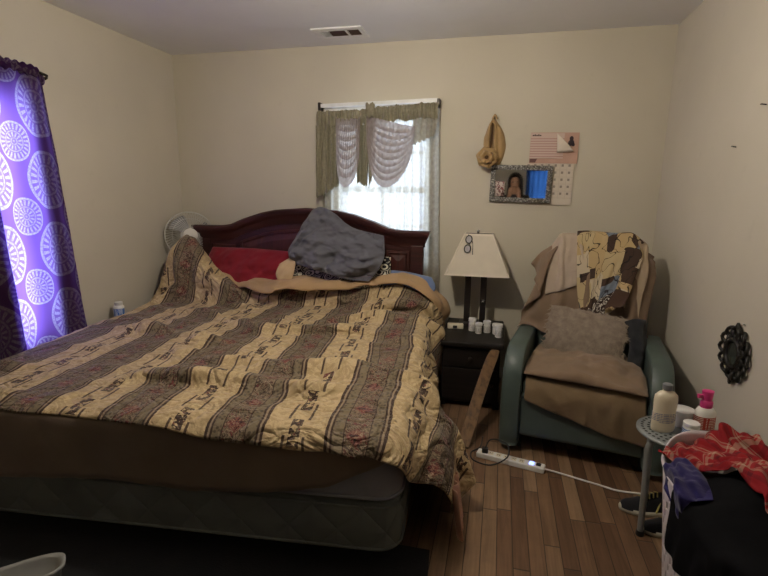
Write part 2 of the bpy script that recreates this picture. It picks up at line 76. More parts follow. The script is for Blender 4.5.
BAKES['blouse'] = (22, 18, 0.0016, [-0.2665, 0.5782, 0.7677], [
19,172,162,8,4,0,0,-2,0,-1,2,1,0,-7,-3,-4,10,3,-10,-2,-3,13,1,0,2,-7,0,-5,-5,-4,4,3,2,-1,0,0,3,2,1,0,2,0,0,-1,1,0,0,-1,0,0,0,-1,0,0,
14,165,179,7,3,-1,2,-2,-1,-2,3,3,-1,1,0,3,-5,-1,-14,7,0,8,1,0,3,-13,-5,1,4,2,0,-1,-1,0,0,0,1,2,0,1,0,1,-1,1,0,1,-2,1,-1,2,-1,1,-1,-1,
10,154,193,6,5,0,3,-4,-2,-5,6,3,4,-6,1,0,1,0,-3,5,0,-2,1,-2,4,-10,-4,-2,-1,-1,3,4,1,-1,0,0,1,-3,0,-1,5,2,1,-6,-2,0,4,1,0,0,0,0,-1,-1,
13,137,202,3,6,3,1,2,0,0,-1,-2,1,-1,1,2,-2,0,1,-1,0,-1,-2,-3,1,1,-1,-1,1,-1,1,-1,-1,-1,-1,0,1,-1,0,-1,-3,0,0,3,0,1,3,0,0,-3,0,0,-2,0,
23,126,189,3,6,5,1,0,-1,1,-1,1,-1,-1,1,1,-1,0,-4,0,2,6,-1,-9,1,0,0,-1,1,0,0,1,-1,0,-1,0,1,1,0,-1,-1,0,0,1,-2,1,-3,0,0,-1,0,0,-3,0,
26,109,193,5,6,3,-1,-1,2,-1,-1,1,-2,0,2,1,-1,-1,2,0,-1,4,-1,-6,0,0,-1,-1,2,-1,0,0,1,0,0,0,0,0,0,1,0,0,-1,0,0,1,0,0,0,0,0,0,-1,-1,
28,91,198,-1,7,6,8,-5,-2,-2,2,2,0,-1,-1,-2,1,2,-3,-1,1,7,-1,-9,1,2,0,-1,0,0,0,0,0,0,0,-1,0,0,1,0,1,0,1,-1,0,0,0,0,0,0,1,0,-1,-1,
21,77,204,2,6,7,0,-2,0,0,0,0,4,-3,-1,1,1,-1,0,-1,-2,1,2,-4,-1,1,0,0,0,0,1,0,0,-1,0,0,0,1,-1,0,-1,1,0,1,0,1,-1,0,0,-1,1,0,0,-1,
37,69,202,0,5,7,0,-4,1,-2,0,0,-2,-1,0,12,2,-5,-1,0,0,1,0,-3,0,1,1,-1,0,-1,1,2,0,0,-1,-1,-1,1,0,0,-1,0,1,1,0,0,-2,0,-1,0,0,1,0,1,
18,70,199,2,-1,9,0,-2,-1,1,0,-2,4,1,-1,-1,3,-1,1,1,0,1,0,-3,0,0,0,0,1,0,0,1,-1,0,1,1,-1,0,-1,1,-1,0,0,0,1,0,-1,-1,-1,0,0,1,-1,-1,
6,58,195,7,-2,5,0,1,-1,1,2,-1,0,0,0,0,-1,-1,-3,-3,4,-2,10,-7,5,-10,5,0,3,-1,1,1,1,-1,2,0,-1,2,0,1,0,-4,0,-1,1,0,-1,0,-1,-1,-1,1,0,1,
15,50,181,2,9,2,5,-12,3,-1,-1,-1,4,5,-2,-6,-8,3,4,4,-2,-3,10,-3,0,0,-1,1,-12,6,3,6,-1,-2,3,0,0,1,0,0,-8,1,-1,10,-6,3,-3,0,-1,-2,0,0,-1,1,
4,47,165,9,0,3,0,1,0,-2,-2,1,2,2,-2,-4,-7,2,3,1,0,-2,11,-4,-2,2,0,4,-9,4,-1,-2,1,-1,9,-3,2,-7,4,0,5,-3,-1,-9,2,1,10,-8,-1,-1,1,0,0,0,
3,40,147,9,0,3,-2,0,1,1,0,-1,1,1,0,0,-2,0,-6,-6,1,5,9,-3,-5,7,-1,5,-12,4,-1,7,-2,1,-6,4,0,8,-3,1,-4,2,-1,-4,0,-2,-4,-1,2,9,-5,-7,4,-4,
3,35,129,8,0,3,0,1,0,-1,-1,0,1,0,0,1,2,0,-6,-10,1,6,7,-1,-7,10,-3,6,-11,3,0,2,0,0,5,1,1,-5,1,0,3,0,0,-2,-1,-2,-4,0,-3,-5,-1,3,13,-6,
2,31,110,9,0,4,-1,1,-1,-1,0,0,2,-1,0,-1,0,0,-5,-7,1,5,4,-1,-5,11,-3,4,-3,2,1,-8,1,0,7,1,2,-3,1,0,0,0,-2,0,0,1,0,-2,-3,-8,0,-3,-2,-1,
2,27,92,9,1,4,-1,0,-1,0,-1,0,1,1,0,-1,-3,0,-5,-4,1,4,3,-1,-2,9,-2,-1,1,-1,5,-9,3,-1,5,0,1,-2,2,1,0,1,-1,0,-2,0,0,0,0,0,0,-7,-11,-2,
1,23,73,9,1,4,0,0,0,-1,-1,-1,0,1,0,0,-2,-1,-4,-6,2,2,3,-1,1,9,-1,-4,3,-2,5,-6,2,1,-2,2,0,1,0,1,0,1,-1,0,0,0,0,0,-1,0,-2,1,0,1,
0,19,55,10,1,4,-2,0,-1,0,0,0,0,-1,0,1,-1,0,-5,-6,1,4,3,-1,-2,10,-2,-2,1,0,3,-5,1,2,-1,1,-1,-1,1,1,1,1,0,0,-1,0,0,1,-1,0,-1,1,0,0,
1,16,37,9,1,4,-1,-1,-1,0,1,0,1,0,0,1,-4,0,-6,-6,0,5,9,-1,-2,6,-1,-4,1,1,4,-5,1,1,-2,0,0,0,2,0,2,-2,0,-2,1,0,1,0,1,0,1,0,0,-1,
1,12,19,9,1,4,-1,0,-1,1,-1,0,0,0,0,0,-2,-1,-5,-7,2,5,10,-3,-2,5,1,-3,1,0,4,-6,1,0,0,2,0,-3,-1,-1,5,-2,1,-2,2,0,0,0,1,-1,1,0,1,-1,
0,8,0,9,1,4,0,0,0,-1,0,-1,2,-1,-1,-1,-2,1,-6,-7,0,6,11,-1,-2,3,-1,0,0,2,1,-3,1,1,-1,1,-1,-3,-1,-2,6,-2,2,-4,2,0,1,0,0,0,0,1,0,0])
BAKES['comforter'] = (60, 76, 0.0016, [-1.1516, -2.1038, 0.0157], [
155,1343,448,-2,-3,27,3,0,-3,-1,-3,-1,-3,-2,4,0,-3,1,3,-5,-2,-15,21,-2,20,-14,-2,19,5,-20,-15,-5,-24,8,34,24,-31,-29,-23,18,17,0,6,0,3,4,-9,-3,4,-8,-3,7,-21,-2,20,4,8,-12,-8,-7,8,15,13,-3,23,11,-11,-20,-3,1,14,6,-1,2,-1,-2,-3,-2,0,-9,-7,-1,-5,12,-2,21,-14,3,-9,5,0,-1,4,-1,-2,4,0,2,1,2,2,2,0,-1,-3,0,-1,0,-2,-1,-1,0,-2,-2,-1,1,-1,1,0,5,-1,8,-7,1,-3,2,1,3,2,2,3,0,3,1,3,0,-4,-5,-2,-3,-1,-4,-2,3,6,0,2,2,-5,6,-1,1,-4,-11,-6,8,1,9,-26,3,3,15,1,-3,-8,0,0,2,-2,0,-6,-1,2,1,-2,1,-4,-2,2,-2,-1,1,-4,-5,1,-2,-8,0,-3,-7,1,1,1,-1,3,0,0,4,13,-10,4,-21,11,0,14,-4,-2,-2,0,-6,0,0,-6,0,2,-3,-1,0,-1,1,0,-1,-1,1,3,1,-3,6,
130,1344,450,-2,-4,27,3,-6,-5,0,3,1,-3,-1,2,0,-2,2,0,-3,-2,1,0,-3,13,2,-5,12,5,-17,-3,2,12,-2,19,-25,-13,-2,-7,-3,-1,-2,3,-7,0,7,-3,-1,0,-10,-1,21,-5,1,-8,-17,0,14,13,9,2,20,6,-25,-20,-18,8,8,16,5,13,14,-3,0,-2,-2,-2,-2,-1,-10,-3,1,12,-6,1,-4,1,0,-2,4,-3,-2,7,-1,-1,5,0,1,1,4,5,-10,0,0,6,-1,-1,-2,0,-2,-2,-1,0,-1,1,0,-1,-1,3,2,1,0,-1,-1,-2,4,-1,3,-1,2,9,-9,6,0,7,-1,-8,12,-2,3,-3,-3,-6,-11,-1,-2,-11,8,-3,22,-1,1,-6,-5,0,-2,-5,-4,6,1,11,-18,3,-5,8,1,1,-6,-3,0,0,-1,2,-2,0,2,-3,-3,0,-2,-2,2,-4,-6,1,-3,-6,1,-1,-6,0,0,-3,-1,3,-1,0,3,0,1,5,17,-12,-4,-26,14,11,15,-5,-14,0,1,-6,1,0,-4,0,1,-4,0,0,0,0,-1,3,-1,1,7,
105,1347,453,-2,-8,26,3,-3,-4,0,0,0,0,-1,-1,0,-2,3,3,-3,-1,4,1,-4,7,4,-3,7,3,-5,2,7,-11,-2,14,-10,-6,-2,-5,-6,2,-4,-1,-3,-1,4,-5,-1,5,-7,-3,0,-19,-1,16,3,7,6,18,11,-24,-19,-23,12,-1,20,-2,15,3,-5,14,-14,6,-1,20,-1,-5,2,-2,-2,-6,1,-1,-1,2,-3,2,0,0,1,-3,1,3,0,2,4,-1,-2,3,-7,-7,9,12,12,-12,-2,0,-6,-3,-1,-4,2,-4,8,0,4,-3,1,0,3,0,-2,2,-1,5,-7,-4,-9,12,5,11,-5,5,7,-5,2,1,-2,-9,-16,23,0,1,-12,-3,-1,-22,9,-2,19,1,0,-1,-5,0,-1,-2,-1,-2,0,4,-5,1,0,0,0,0,-3,-1,0,-2,-2,2,-1,0,1,-1,-2,1,-3,-3,3,-5,-7,0,-4,-7,1,0,0,0,0,-1,0,4,-3,-1,2,-3,1,4,-9,-7,1,23,7,-1,-23,-5,-1,9,5,-9,4,0,-6,1,0,-7,0,1,-1,-1,-1,5,8,-8,6,
81,1346,453,0,-15,23,2,1,-2,0,0,0,2,0,-2,1,-2,2,2,-3,1,5,3,-5,4,4,-2,9,5,-6,1,5,-9,-3,8,-6,-3,1,-8,-6,3,-3,-1,-1,0,3,-2,-1,5,-7,-2,-5,-21,-4,20,19,16,-21,-14,-24,10,-11,16,5,10,17,-5,12,-19,-3,13,0,-1,2,1,4,-5,14,-1,-8,4,1,0,-1,3,-1,-6,-1,0,7,-2,1,-1,-6,2,15,4,-3,-12,2,3,-10,-3,15,6,2,-26,4,0,11,-4,1,0,0,0,2,-1,1,-2,5,0,1,2,1,0,0,-2,3,-8,-2,-5,13,1,22,-19,13,-14,14,-13,-8,17,1,1,-12,-1,-1,-9,0,1,-14,5,-5,20,-2,2,-6,-3,1,-1,1,1,-4,1,-1,0,0,2,-2,-4,1,-2,1,0,-2,-1,0,2,-9,10,-11,9,-9,5,-11,5,-9,-6,1,0,-2,1,0,-1,-2,4,-1,1,2,2,0,0,-7,1,5,-10,-7,-1,18,4,-5,-20,-2,0,13,5,-12,2,1,-9,4,-2,-2,-8,3,7,7,-2,5,
87,1327,439,0,-15,23,-2,0,-1,0,2,-1,0,-1,-1,8,-2,-1,4,-3,3,-1,0,-2,8,7,-9,10,10,-7,1,1,-2,-4,4,-7,0,0,-3,-7,6,-6,0,-1,-2,-1,-2,-3,0,-5,-3,13,-8,16,-18,-1,-26,11,-16,10,10,0,25,-13,14,-31,10,2,15,-6,16,-5,1,1,3,-4,3,3,4,-12,12,0,-10,6,4,2,0,-1,3,2,-3,2,-6,1,3,-1,-4,7,-10,-5,9,1,9,-22,8,1,0,0,0,3,0,-2,0,0,0,0,-1,0,0,6,3,3,-2,2,0,4,-1,-1,-1,-5,3,-4,-3,16,-12,13,-18,24,-3,2,-1,-5,1,-6,-1,0,-8,-1,-15,4,4,11,-5,-2,-3,4,-1,1,-3,2,0,-1,0,0,-3,0,1,-1,-5,4,-4,0,0,-2,2,-2,4,2,4,10,-14,-4,-27,-5,10,1,-3,-1,2,-3,0,0,0,1,4,4,-4,-4,-1,0,2,9,-7,7,-15,10,-2,-12,-10,1,13,9,-10,-8,-3,-5,6,4,-11,1,1,-1,2,-1,3,30,-4,19,
82,1309,424,-4,-14,24,1,-1,-1,-1,2,-2,9,-2,-2,4,-1,-1,0,-3,3,1,1,-2,9,6,-8,6,15,-12,3,-8,6,-6,16,-13,3,-15,4,-1,6,-2,-4,5,-6,-1,0,-3,-1,-3,-1,-12,-4,-13,15,-17,5,11,-10,27,-9,12,-30,8,2,14,-22,27,-21,16,-8,15,-1,0,3,1,-10,10,0,7,6,1,1,2,4,-4,6,-7,-14,-2,1,8,-3,0,2,-1,-11,22,-10,12,-12,0,-1,-10,6,2,0,2,0,1,0,-3,3,-1,1,-1,0,0,-1,4,1,5,2,6,-2,2,-1,-1,0,-7,-7,-6,3,6,2,0,19,-4,3,-19,12,-4,0,-4,-2,-4,-2,1,1,-3,0,-2,1,1,1,-1,-1,1,-2,0,2,-3,2,0,-2,1,0,-1,-3,-2,1,0,3,3,-1,5,8,-4,-2,-22,-22,7,-8,8,1,-1,0,-1,2,-2,-1,1,0,-1,2,3,-1,-6,-1,0,4,-1,0,5,11,-10,5,-21,12,-8,-7,-6,0,8,5,-9,0,2,-9,1,0,-2,6,1,2,36,-7,32,
72,1292,408,-5,-14,25,-1,1,-1,10,-3,-4,6,1,-3,0,-1,2,-5,-2,2,10,2,-6,8,18,-8,-4,-16,0,7,13,-6,-6,16,-11,7,-10,4,-4,-13,3,2,5,0,-13,14,-15,4,-6,0,11,-12,8,-16,-14,-16,18,1,20,3,1,-10,-13,20,-22,-7,12,1,11,-5,17,4,-16,15,-4,0,16,-1,14,-22,5,1,11,1,2,0,-1,-8,0,-1,-2,5,-1,0,0,-8,-13,5,6,18,-13,-2,-4,-12,4,-3,13,0,1,2,-1,1,0,-1,-3,9,-1,5,-18,3,6,9,5,0,3,2,0,4,-6,-3,-3,-1,-7,-1,-2,-8,8,5,14,-10,-3,-6,6,-1,0,-1,0,-1,-3,-1,-2,1,1,0,1,-1,0,-3,2,2,1,3,3,1,1,1,-3,-4,-2,-3,0,-1,-2,-4,5,-8,-4,0,-6,-7,8,-3,-5,0,-3,-3,-1,0,-1,-2,1,3,1,0,3,-2,-6,-1,0,6,-10,-1,2,4,2,2,13,-8,1,-24,6,1,3,0,-8,5,4,-8,0,0,-3,-1,0,-1,40,-7,35,
58,1278,394,-5,-14,26,9,-3,-6,7,3,-2,0,0,-1,-11,-3,3,9,-1,0,14,13,-10,1,6,-2,-12,-20,1,13,16,-8,-8,21,-11,10,-9,3,-3,-11,3,-3,-10,2,2,8,-3,-1,9,-2,-12,-7,-20,15,-23,20,2,7,-12,-5,26,-14,-3,-22,-6,-3,24,5,11,-14,48,-5,-6,-28,4,3,15,-2,12,-3,-3,6,17,3,-7,-30,3,-3,19,1,1,-8,-2,-1,4,-3,-3,0,-3,-6,11,3,8,-22,1,-2,11,0,0,0,0,1,0,1,0,0,-2,0,8,0,6,-16,6,1,8,2,2,0,-4,-3,2,-3,-5,0,1,-6,5,0,2,3,-2,0,-2,0,0,-2,0,0,0,0,-2,2,1,-2,-3,-1,3,-9,2,3,3,5,2,4,-1,-1,0,-4,-1,-4,-4,2,-7,0,4,-7,-4,2,-2,-2,-1,-3,0,1,2,-7,5,-4,-7,-3,-2,0,-2,-2,3,0,-4,-1,0,5,-1,0,0,-1,1,3,-10,-4,4,18,1,3,-20,-1,-3,3,3,-6,-1,4,-5,0,1,-4,38,-11,21,
43,1263,383,5,-18,21,8,5,-4,-1,-1,-1,-3,-1,2,-17,-1,3,26,2,-5,7,17,-7,-1,-5,0,-18,-20,1,18,16,-7,-9,26,-15,11,-8,4,-2,-11,4,-3,-13,2,1,18,-3,-4,-22,5,4,4,-13,0,-3,-9,7,25,-2,-10,-32,-7,-8,27,-12,20,-20,32,-10,12,30,5,-2,-26,-3,13,19,-7,-20,-25,9,17,21,-4,-2,-26,7,0,17,1,0,7,-4,-2,-12,-1,-4,6,-1,0,0,1,0,0,0,1,0,-1,1,0,1,-1,0,1,1,0,-1,3,0,0,0,0,4,4,1,0,0,1,-2,-1,1,-2,-5,1,-1,-3,4,2,-2,-2,-2,2,-1,0,-1,0,1,0,-2,0,1,-5,-1,17,-3,-1,-23,1,3,6,2,4,1,5,0,1,0,-4,6,-3,-8,10,4,4,-7,-9,-8,-5,-15,3,-1,0,-5,-4,-3,-4,-2,0,6,-2,3,-12,12,-5,4,1,-5,-1,-1,3,-2,1,0,-4,-1,3,12,-2,10,-19,-2,0,13,3,-2,-12,-2,0,-3,2,-6,0,5,-5,7,0,-1,
44,1246,365,8,-16,20,6,3,-4,-4,-2,0,-14,0,4,5,-3,1,23,11,-9,0,12,-6,0,-3,3,-19,-25,1,16,13,-4,-8,29,-17,11,-1,1,1,-16,4,-6,-15,6,5,13,-4,-2,-9,2,-3,-9,-10,9,28,-7,-5,-15,-14,-9,-26,5,9,24,1,4,-8,28,-10,12,17,9,1,-14,-2,11,-16,-7,-20,25,3,13,-28,4,-3,7,3,2,6,2,3,2,-2,-3,4,-3,-3,-8,0,-1,4,-1,1,0,1,1,0,0,-1,1,0,1,1,1,1,1,0,2,-1,0,0,-3,0,2,0,2,1,4,-2,-1,0,-1,-4,1,0,-3,-3,1,1,-2,-2,4,-1,1,0,2,-2,-10,6,-2,23,-11,4,-4,-1,2,-6,6,-6,0,11,5,-4,-9,3,1,-1,-4,0,-7,-2,-9,-4,-7,-8,20,1,19,-26,3,-8,4,-7,3,-9,-7,0,-4,1,2,1,0,0,1,-3,6,-3,2,-2,-1,2,0,0,-3,1,2,-6,2,9,11,-10,3,-13,6,-1,9,-2,0,-10,1,-2,-9,3,-6,4,3,-5,
46,1229,346,11,-14,18,-1,-1,-1,-5,-1,1,-11,2,2,18,-2,-1,13,23,-14,-3,-13,4,1,15,-3,-14,-29,3,8,4,-1,1,31,-14,-5,9,-7,12,-19,6,-6,-20,7,3,7,0,2,2,-4,1,13,-7,0,-9,-15,-8,-25,0,6,15,-8,-3,-17,42,3,15,-15,-7,10,25,7,9,-29,5,0,3,-4,-5,13,-5,-10,6,5,13,-10,-3,-9,-13,7,8,8,0,0,3,-2,-2,2,-2,-3,-2,0,1,1,0,1,0,0,0,0,0,0,1,2,1,-2,-1,3,1,0,-2,1,-1,2,0,1,0,-1,0,0,1,-1,-1,1,1,-3,-4,-1,-1,0,0,3,1,-2,-1,12,-1,8,-22,3,-3,11,2,1,4,-2,-2,5,-7,12,-20,7,-15,9,1,-1,2,-1,-6,0,-7,-4,14,3,2,-27,4,7,12,-1,-1,-6,-11,1,-15,-11,0,-3,-1,2,0,2,1,4,0,4,-3,0,1,-2,1,0,1,0,0,0,2,-3,7,1,-4,3,0,0,0,-7,5,1,10,-5,1,-14,6,-10,-9,2,-1,
47,1212,328,10,-15,18,-8,0,1,-5,3,1,7,-6,-4,16,6,-5,5,20,-5,-3,4,2,3,-12,-1,-11,-17,1,-3,-4,-3,3,40,-10,-2,4,-6,12,-18,5,-1,-9,7,1,0,1,-1,1,-6,2,-1,-12,-7,-21,-4,2,14,-13,0,-21,27,1,6,5,0,9,3,-2,12,12,3,13,-29,7,-4,15,-4,-3,0,-1,-2,-1,0,-1,6,-6,-5,9,8,7,-18,2,1,-4,-2,-2,2,-2,-2,6,0,0,0,0,2,0,0,-1,1,0,1,2,2,2,-2,0,3,-2,-1,-2,-1,-1,-1,1,0,0,0,1,2,1,0,-1,1,-1,-4,-2,1,-2,3,-4,8,11,-2,-5,-28,7,8,15,-1,0,0,-2,-3,9,-1,5,-18,3,4,9,-4,-6,12,3,-7,-13,-5,-9,-10,5,3,11,-4,-3,13,4,6,-19,-3,-1,-8,-6,2,-6,-16,-1,-4,2,2,0,13,8,9,-20,-3,-9,6,2,0,0,1,-1,2,0,-1,0,-2,5,-2,-2,4,3,1,0,0,0,-1,8,-4,2,-9,5,-6,-13,3,-2,
45,1194,311,-2,-12,21,0,-1,-1,3,-2,-1,13,-3,-9,5,32,-4,6,-7,-1,2,-6,3,-20,-13,15,7,-7,-17,7,15,-16,-4,21,4,-2,2,-3,10,-21,6,-1,-1,2,-1,7,1,1,-6,-4,-5,-18,-6,4,10,-18,-2,-21,15,-5,1,26,3,4,-20,2,11,24,-4,8,-34,10,13,23,1,-4,-15,-2,0,9,-1,-2,0,-3,1,11,-1,-1,-22,5,-3,11,1,-1,0,-2,2,0,-1,0,0,1,-2,0,-2,0,0,0,2,8,0,-1,-14,2,6,4,3,2,2,0,-1,4,-3,-1,1,-1,-2,-5,0,0,-6,0,-1,4,0,0,7,1,-2,3,-1,1,-2,0,5,-6,-7,-7,-20,9,11,20,-2,-2,0,0,-1,0,1,6,0,-1,-1,4,-5,-8,11,5,-5,-18,-10,-7,-13,11,4,16,0,0,-1,0,-2,-5,-17,6,-18,7,0,5,-3,22,15,-9,-30,-15,-7,16,-7,2,0,1,0,0,-1,1,2,-2,0,-3,4,3,0,3,2,1,-1,-4,-2,-3,-7,0,4,14,-2,-1,-14,5,0,
39,1175,296,-4,-12,20,-2,1,1,6,-3,-1,23,23,-18,1,-9,1,-1,-4,3,0,-2,7,-24,-4,13,22,-1,-28,-2,19,-9,-5,12,6,11,-17,-3,0,-4,3,-1,3,1,0,-2,4,0,-5,-3,0,-9,-11,-8,-17,21,1,6,-22,6,-4,15,-8,1,22,8,13,-21,0,13,-4,-3,2,-16,5,2,32,1,-1,-15,1,2,1,-3,-1,-7,-1,-4,6,3,0,2,-1,-1,0,-1,1,0,0,0,3,1,-3,-6,-1,1,3,0,2,0,-3,-1,11,3,5,-22,4,3,11,1,0,1,-2,-2,5,-4,0,-13,1,-4,8,0,1,-1,1,0,0,0,1,1,1,0,2,-5,-2,8,3,2,-9,-5,-4,-18,5,7,14,0,0,2,1,5,1,0,0,3,-3,-4,4,-2,-6,6,-2,-6,-28,4,-1,6,2,0,3,2,2,-4,-4,11,-2,-7,13,6,4,-6,-4,-14,-8,-12,-8,-2,-6,0,0,-2,-1,1,-2,0,-1,-1,-4,-1,3,4,2,0,7,2,1,-16,-2,4,15,0,0,-8,4,4,16,-4,1,
34,1155,282,-8,-11,20,-1,2,1,25,-1,-8,6,20,-9,-2,-18,2,0,0,5,-17,13,15,13,-24,-19,6,24,-18,-10,15,5,11,-17,0,3,0,-2,1,-2,0,-2,-3,6,-1,-2,2,0,-3,-2,-6,-14,11,2,-4,-17,0,-1,21,-4,-9,-22,2,11,24,2,20,-31,4,0,13,-3,-3,18,2,7,-29,4,2,13,2,2,1,-3,-3,0,-2,-3,0,1,0,0,0,0,0,-1,0,0,-1,0,1,2,-1,6,0,0,-5,-3,-2,-11,0,2,16,3,4,-15,3,4,8,-1,-1,0,0,1,0,-2,-3,0,-1,-3,0,-1,1,1,1,0,4,0,0,-6,2,0,3,-2,1,1,0,0,2,-6,12,5,6,-12,-10,-1,3,2,1,-9,-8,3,9,1,-2,1,4,-2,-3,6,-1,-3,6,2,2,-15,0,-1,-2,1,1,-2,-2,2,-4,-2,2,0,-4,0,-4,-13,-2,-6,-7,-1,-8,-1,0,-2,-3,0,-5,1,-1,2,0,1,2,0,0,-1,-3,1,4,-1,1,5,1,2,6,19,-2,2,10,-2,10,
30,1134,269,-12,-9,19,7,-1,1,28,12,-16,-15,-6,21,13,-4,-19,-8,3,10,-3,7,8,10,-10,-38,-7,26,3,11,-16,7,0,-1,1,2,-1,0,2,-2,3,-3,0,0,-1,-2,7,0,-2,-4,-8,-14,-12,4,-3,20,-1,-8,-17,-2,-1,19,4,17,-30,2,6,29,-6,1,-27,8,6,16,-2,0,12,2,1,-26,4,5,13,-2,-3,0,-3,-2,0,1,-1,0,-1,0,0,0,0,0,0,-1,1,0,0,6,1,1,-1,0,1,-6,-5,-6,-10,6,8,6,1,3,4,0,0,0,-1,0,0,-1,-3,0,-2,-1,0,0,1,8,0,-2,0,0,-1,-8,0,8,9,1,-2,-3,0,4,0,0,-1,-1,0,-2,-2,0,0,0,0,-4,-5,2,-2,-4,-1,0,0,-1,-3,2,-1,3,-4,1,0,10,0,1,-2,-1,0,-12,-3,3,-2,1,1,0,-4,3,-3,-10,-3,-4,-11,-2,-12,-1,0,-2,-1,-1,-4,-1,1,3,0,0,5,-1,1,-3,-5,1,3,2,0,6,18,0,7,7,0,7,7,-1,11,
26,1114,256,-14,-8,18,18,-4,3,16,10,-9,-24,1,12,27,-6,-16,-19,12,16,19,-12,-16,-9,15,-29,10,-7,18,0,0,4,0,-1,-1,1,-1,0,2,-1,0,-2,0,0,0,0,0,-2,-4,0,-8,-15,11,5,-3,-20,-3,-8,21,7,9,-23,-2,15,31,-7,-13,-28,5,14,-4,4,4,9,2,4,3,0,-4,10,1,5,-20,0,-1,10,-2,-1,0,-1,-2,0,0,0,0,0,-1,0,0,1,0,1,1,0,3,0,3,-5,-4,7,0,5,-4,3,0,-11,-1,-1,-7,0,4,10,0,-1,2,-1,-1,0,-2,0,11,-1,1,2,3,-7,-11,0,4,0,0,2,0,1,1,0,0,5,2,0,1,1,-1,-1,-1,1,1,-2,-2,-4,-5,-1,-1,-9,3,-5,8,0,-2,-2,-1,1,6,-1,0,-1,-10,16,-15,8,-8,5,-5,3,-5,4,-12,2,2,1,2,-18,12,-7,-6,-9,-13,0,0,-5,-1,-1,0,-2,3,4,-1,1,2,-2,0,-2,-2,0,1,3,1,5,20,0,13,3,1,10,3,-2,4,
22,1093,244,-13,-8,18,28,0,-1,-20,6,7,26,0,-12,-27,-1,12,32,3,-16,-6,-10,9,-4,17,-39,8,-7,23,0,0,4,-3,2,5,2,-4,-20,5,0,10,-3,0,0,-1,-1,0,-2,-3,5,-3,-13,-11,-2,-7,18,5,-1,-22,-2,15,33,5,-5,-16,-2,6,-6,-1,8,-11,-8,-14,0,8,15,-2,6,1,12,1,1,5,-2,1,-10,-2,-1,5,-1,-2,0,0,-1,0,0,1,0,-1,0,4,3,1,-8,3,0,4,-3,1,0,-3,2,3,-1,-10,9,5,11,-12,-3,-4,-13,0,2,11,-1,0,9,-2,0,4,1,3,-22,2,0,5,-1,1,5,0,0,1,1,1,0,0,-2,0,2,0,4,-1,-3,2,1,0,2,-2,-4,1,-1,5,-11,0,-1,-7,2,-6,10,-1,1,-3,-6,11,-12,7,-6,13,-2,1,-5,-7,4,-12,-19,2,-6,22,-5,8,-7,-2,-1,-14,0,-14,1,-1,-3,-1,0,-1,-3,2,4,-3,2,0,-1,-1,-2,3,0,1,12,0,7,6,1,12,3,0,13,2,1,-1,
19,1072,232,-10,-10,19,14,4,4,15,12,-11,-29,-9,10,29,-3,-6,-13,4,11,20,-9,-25,-3,15,-13,1,-4,18,-3,2,7,3,-3,-11,-6,-1,-21,10,0,18,-4,-1,0,0,0,0,-1,-3,0,-4,-12,7,3,-5,-15,-4,7,30,7,-6,-16,-1,7,-17,-3,0,19,3,15,-1,0,0,-7,-3,-6,-13,-2,-10,-4,11,16,16,-4,1,1,-2,-2,0,0,-1,0,0,0,0,0,-1,0,0,2,3,1,2,4,4,1,-3,-3,0,-2,-5,-7,-14,3,3,8,3,1,8,-3,-1,3,-1,1,-14,-1,2,15,2,2,-13,0,-1,-2,1,0,7,-1,1,0,0,0,0,-1,1,0,-5,1,15,1,-6,-30,7,3,15,1,3,0,0,-2,3,-2,-2,1,-1,-1,-3,-1,0,-5,0,0,0,2,0,7,0,1,-3,-4,-1,-15,-3,4,1,-24,4,-10,12,2,0,6,-9,7,-10,-1,-11,-2,0,-5,-3,1,0,-4,3,3,-1,-1,-3,4,-1,-1,7,0,3,3,2,8,5,0,12,3,1,11,1,-1,0,
17,1050,220,6,-6,23,-6,-3,-1,15,13,-3,-29,-9,0,19,3,7,11,-4,-5,8,1,-29,-3,9,20,4,-6,-7,1,3,-9,-6,-3,16,-1,-1,-28,6,0,13,-1,0,3,0,0,0,-1,-4,1,-2,-10,-3,-2,2,19,7,-6,-10,-2,1,-20,0,0,15,2,16,-8,-6,-2,21,3,4,-7,2,-1,-9,2,-3,-11,-9,-6,-4,7,13,16,-1,-3,0,0,0,0,0,-1,0,0,1,0,0,1,0,2,3,1,4,3,0,-5,-4,2,-3,-6,5,3,3,-11,-3,-1,-6,3,2,10,-2,-2,5,1,5,-9,0,0,0,2,-1,1,-1,1,2,-1,1,0,1,0,0,-1,-1,1,-11,1,19,2,-5,-38,9,7,27,4,-1,-12,0,0,-2,-1,-2,4,-2,0,1,-1,-2,-2,1,-1,1,-1,2,1,3,0,0,-2,0,-6,-22,4,-17,7,0,-1,-14,4,0,12,-5,6,-6,-4,-8,-2,1,-5,-8,2,-3,3,-1,1,4,0,-1,3,0,1,1,1,6,1,0,5,7,2,10,4,-1,11,-1,1,2,
17,1027,212,12,-5,22,-4,1,0,-5,0,1,-7,1,1,-3,-2,0,31,5,-12,-8,-3,6,5,2,-30,4,2,13,0,-4,5,-7,1,10,1,-1,-31,5,2,20,-1,-4,-11,1,0,4,-1,-1,3,-1,-3,11,2,-11,-9,0,1,-15,0,-9,16,0,12,-15,1,9,12,2,13,-1,-5,-8,8,1,-6,-1,2,1,-5,-1,4,-3,-6,-6,-13,6,7,12,0,-1,2,0,0,0,0,1,0,0,2,0,2,2,0,3,2,0,-4,-2,0,-1,-3,0,0,-3,0,-1,0,6,0,2,-12,2,1,6,-1,1,2,1,2,-1,0,1,2,0,-2,-4,-1,1,-2,1,1,1,0,-1,3,-16,1,22,7,-5,-41,7,10,12,6,-6,6,1,0,2,-3,1,0,-2,-1,-2,-1,-3,0,0,1,0,1,0,1,3,2,-1,-10,1,-19,-1,1,0,-22,0,-4,11,3,-1,-6,-2,5,2,-3,-4,-6,0,-5,1,0,-8,2,0,-1,3,0,3,1,1,3,-1,0,7,1,0,4,7,2,7,5,0,12,-1,-1,0,
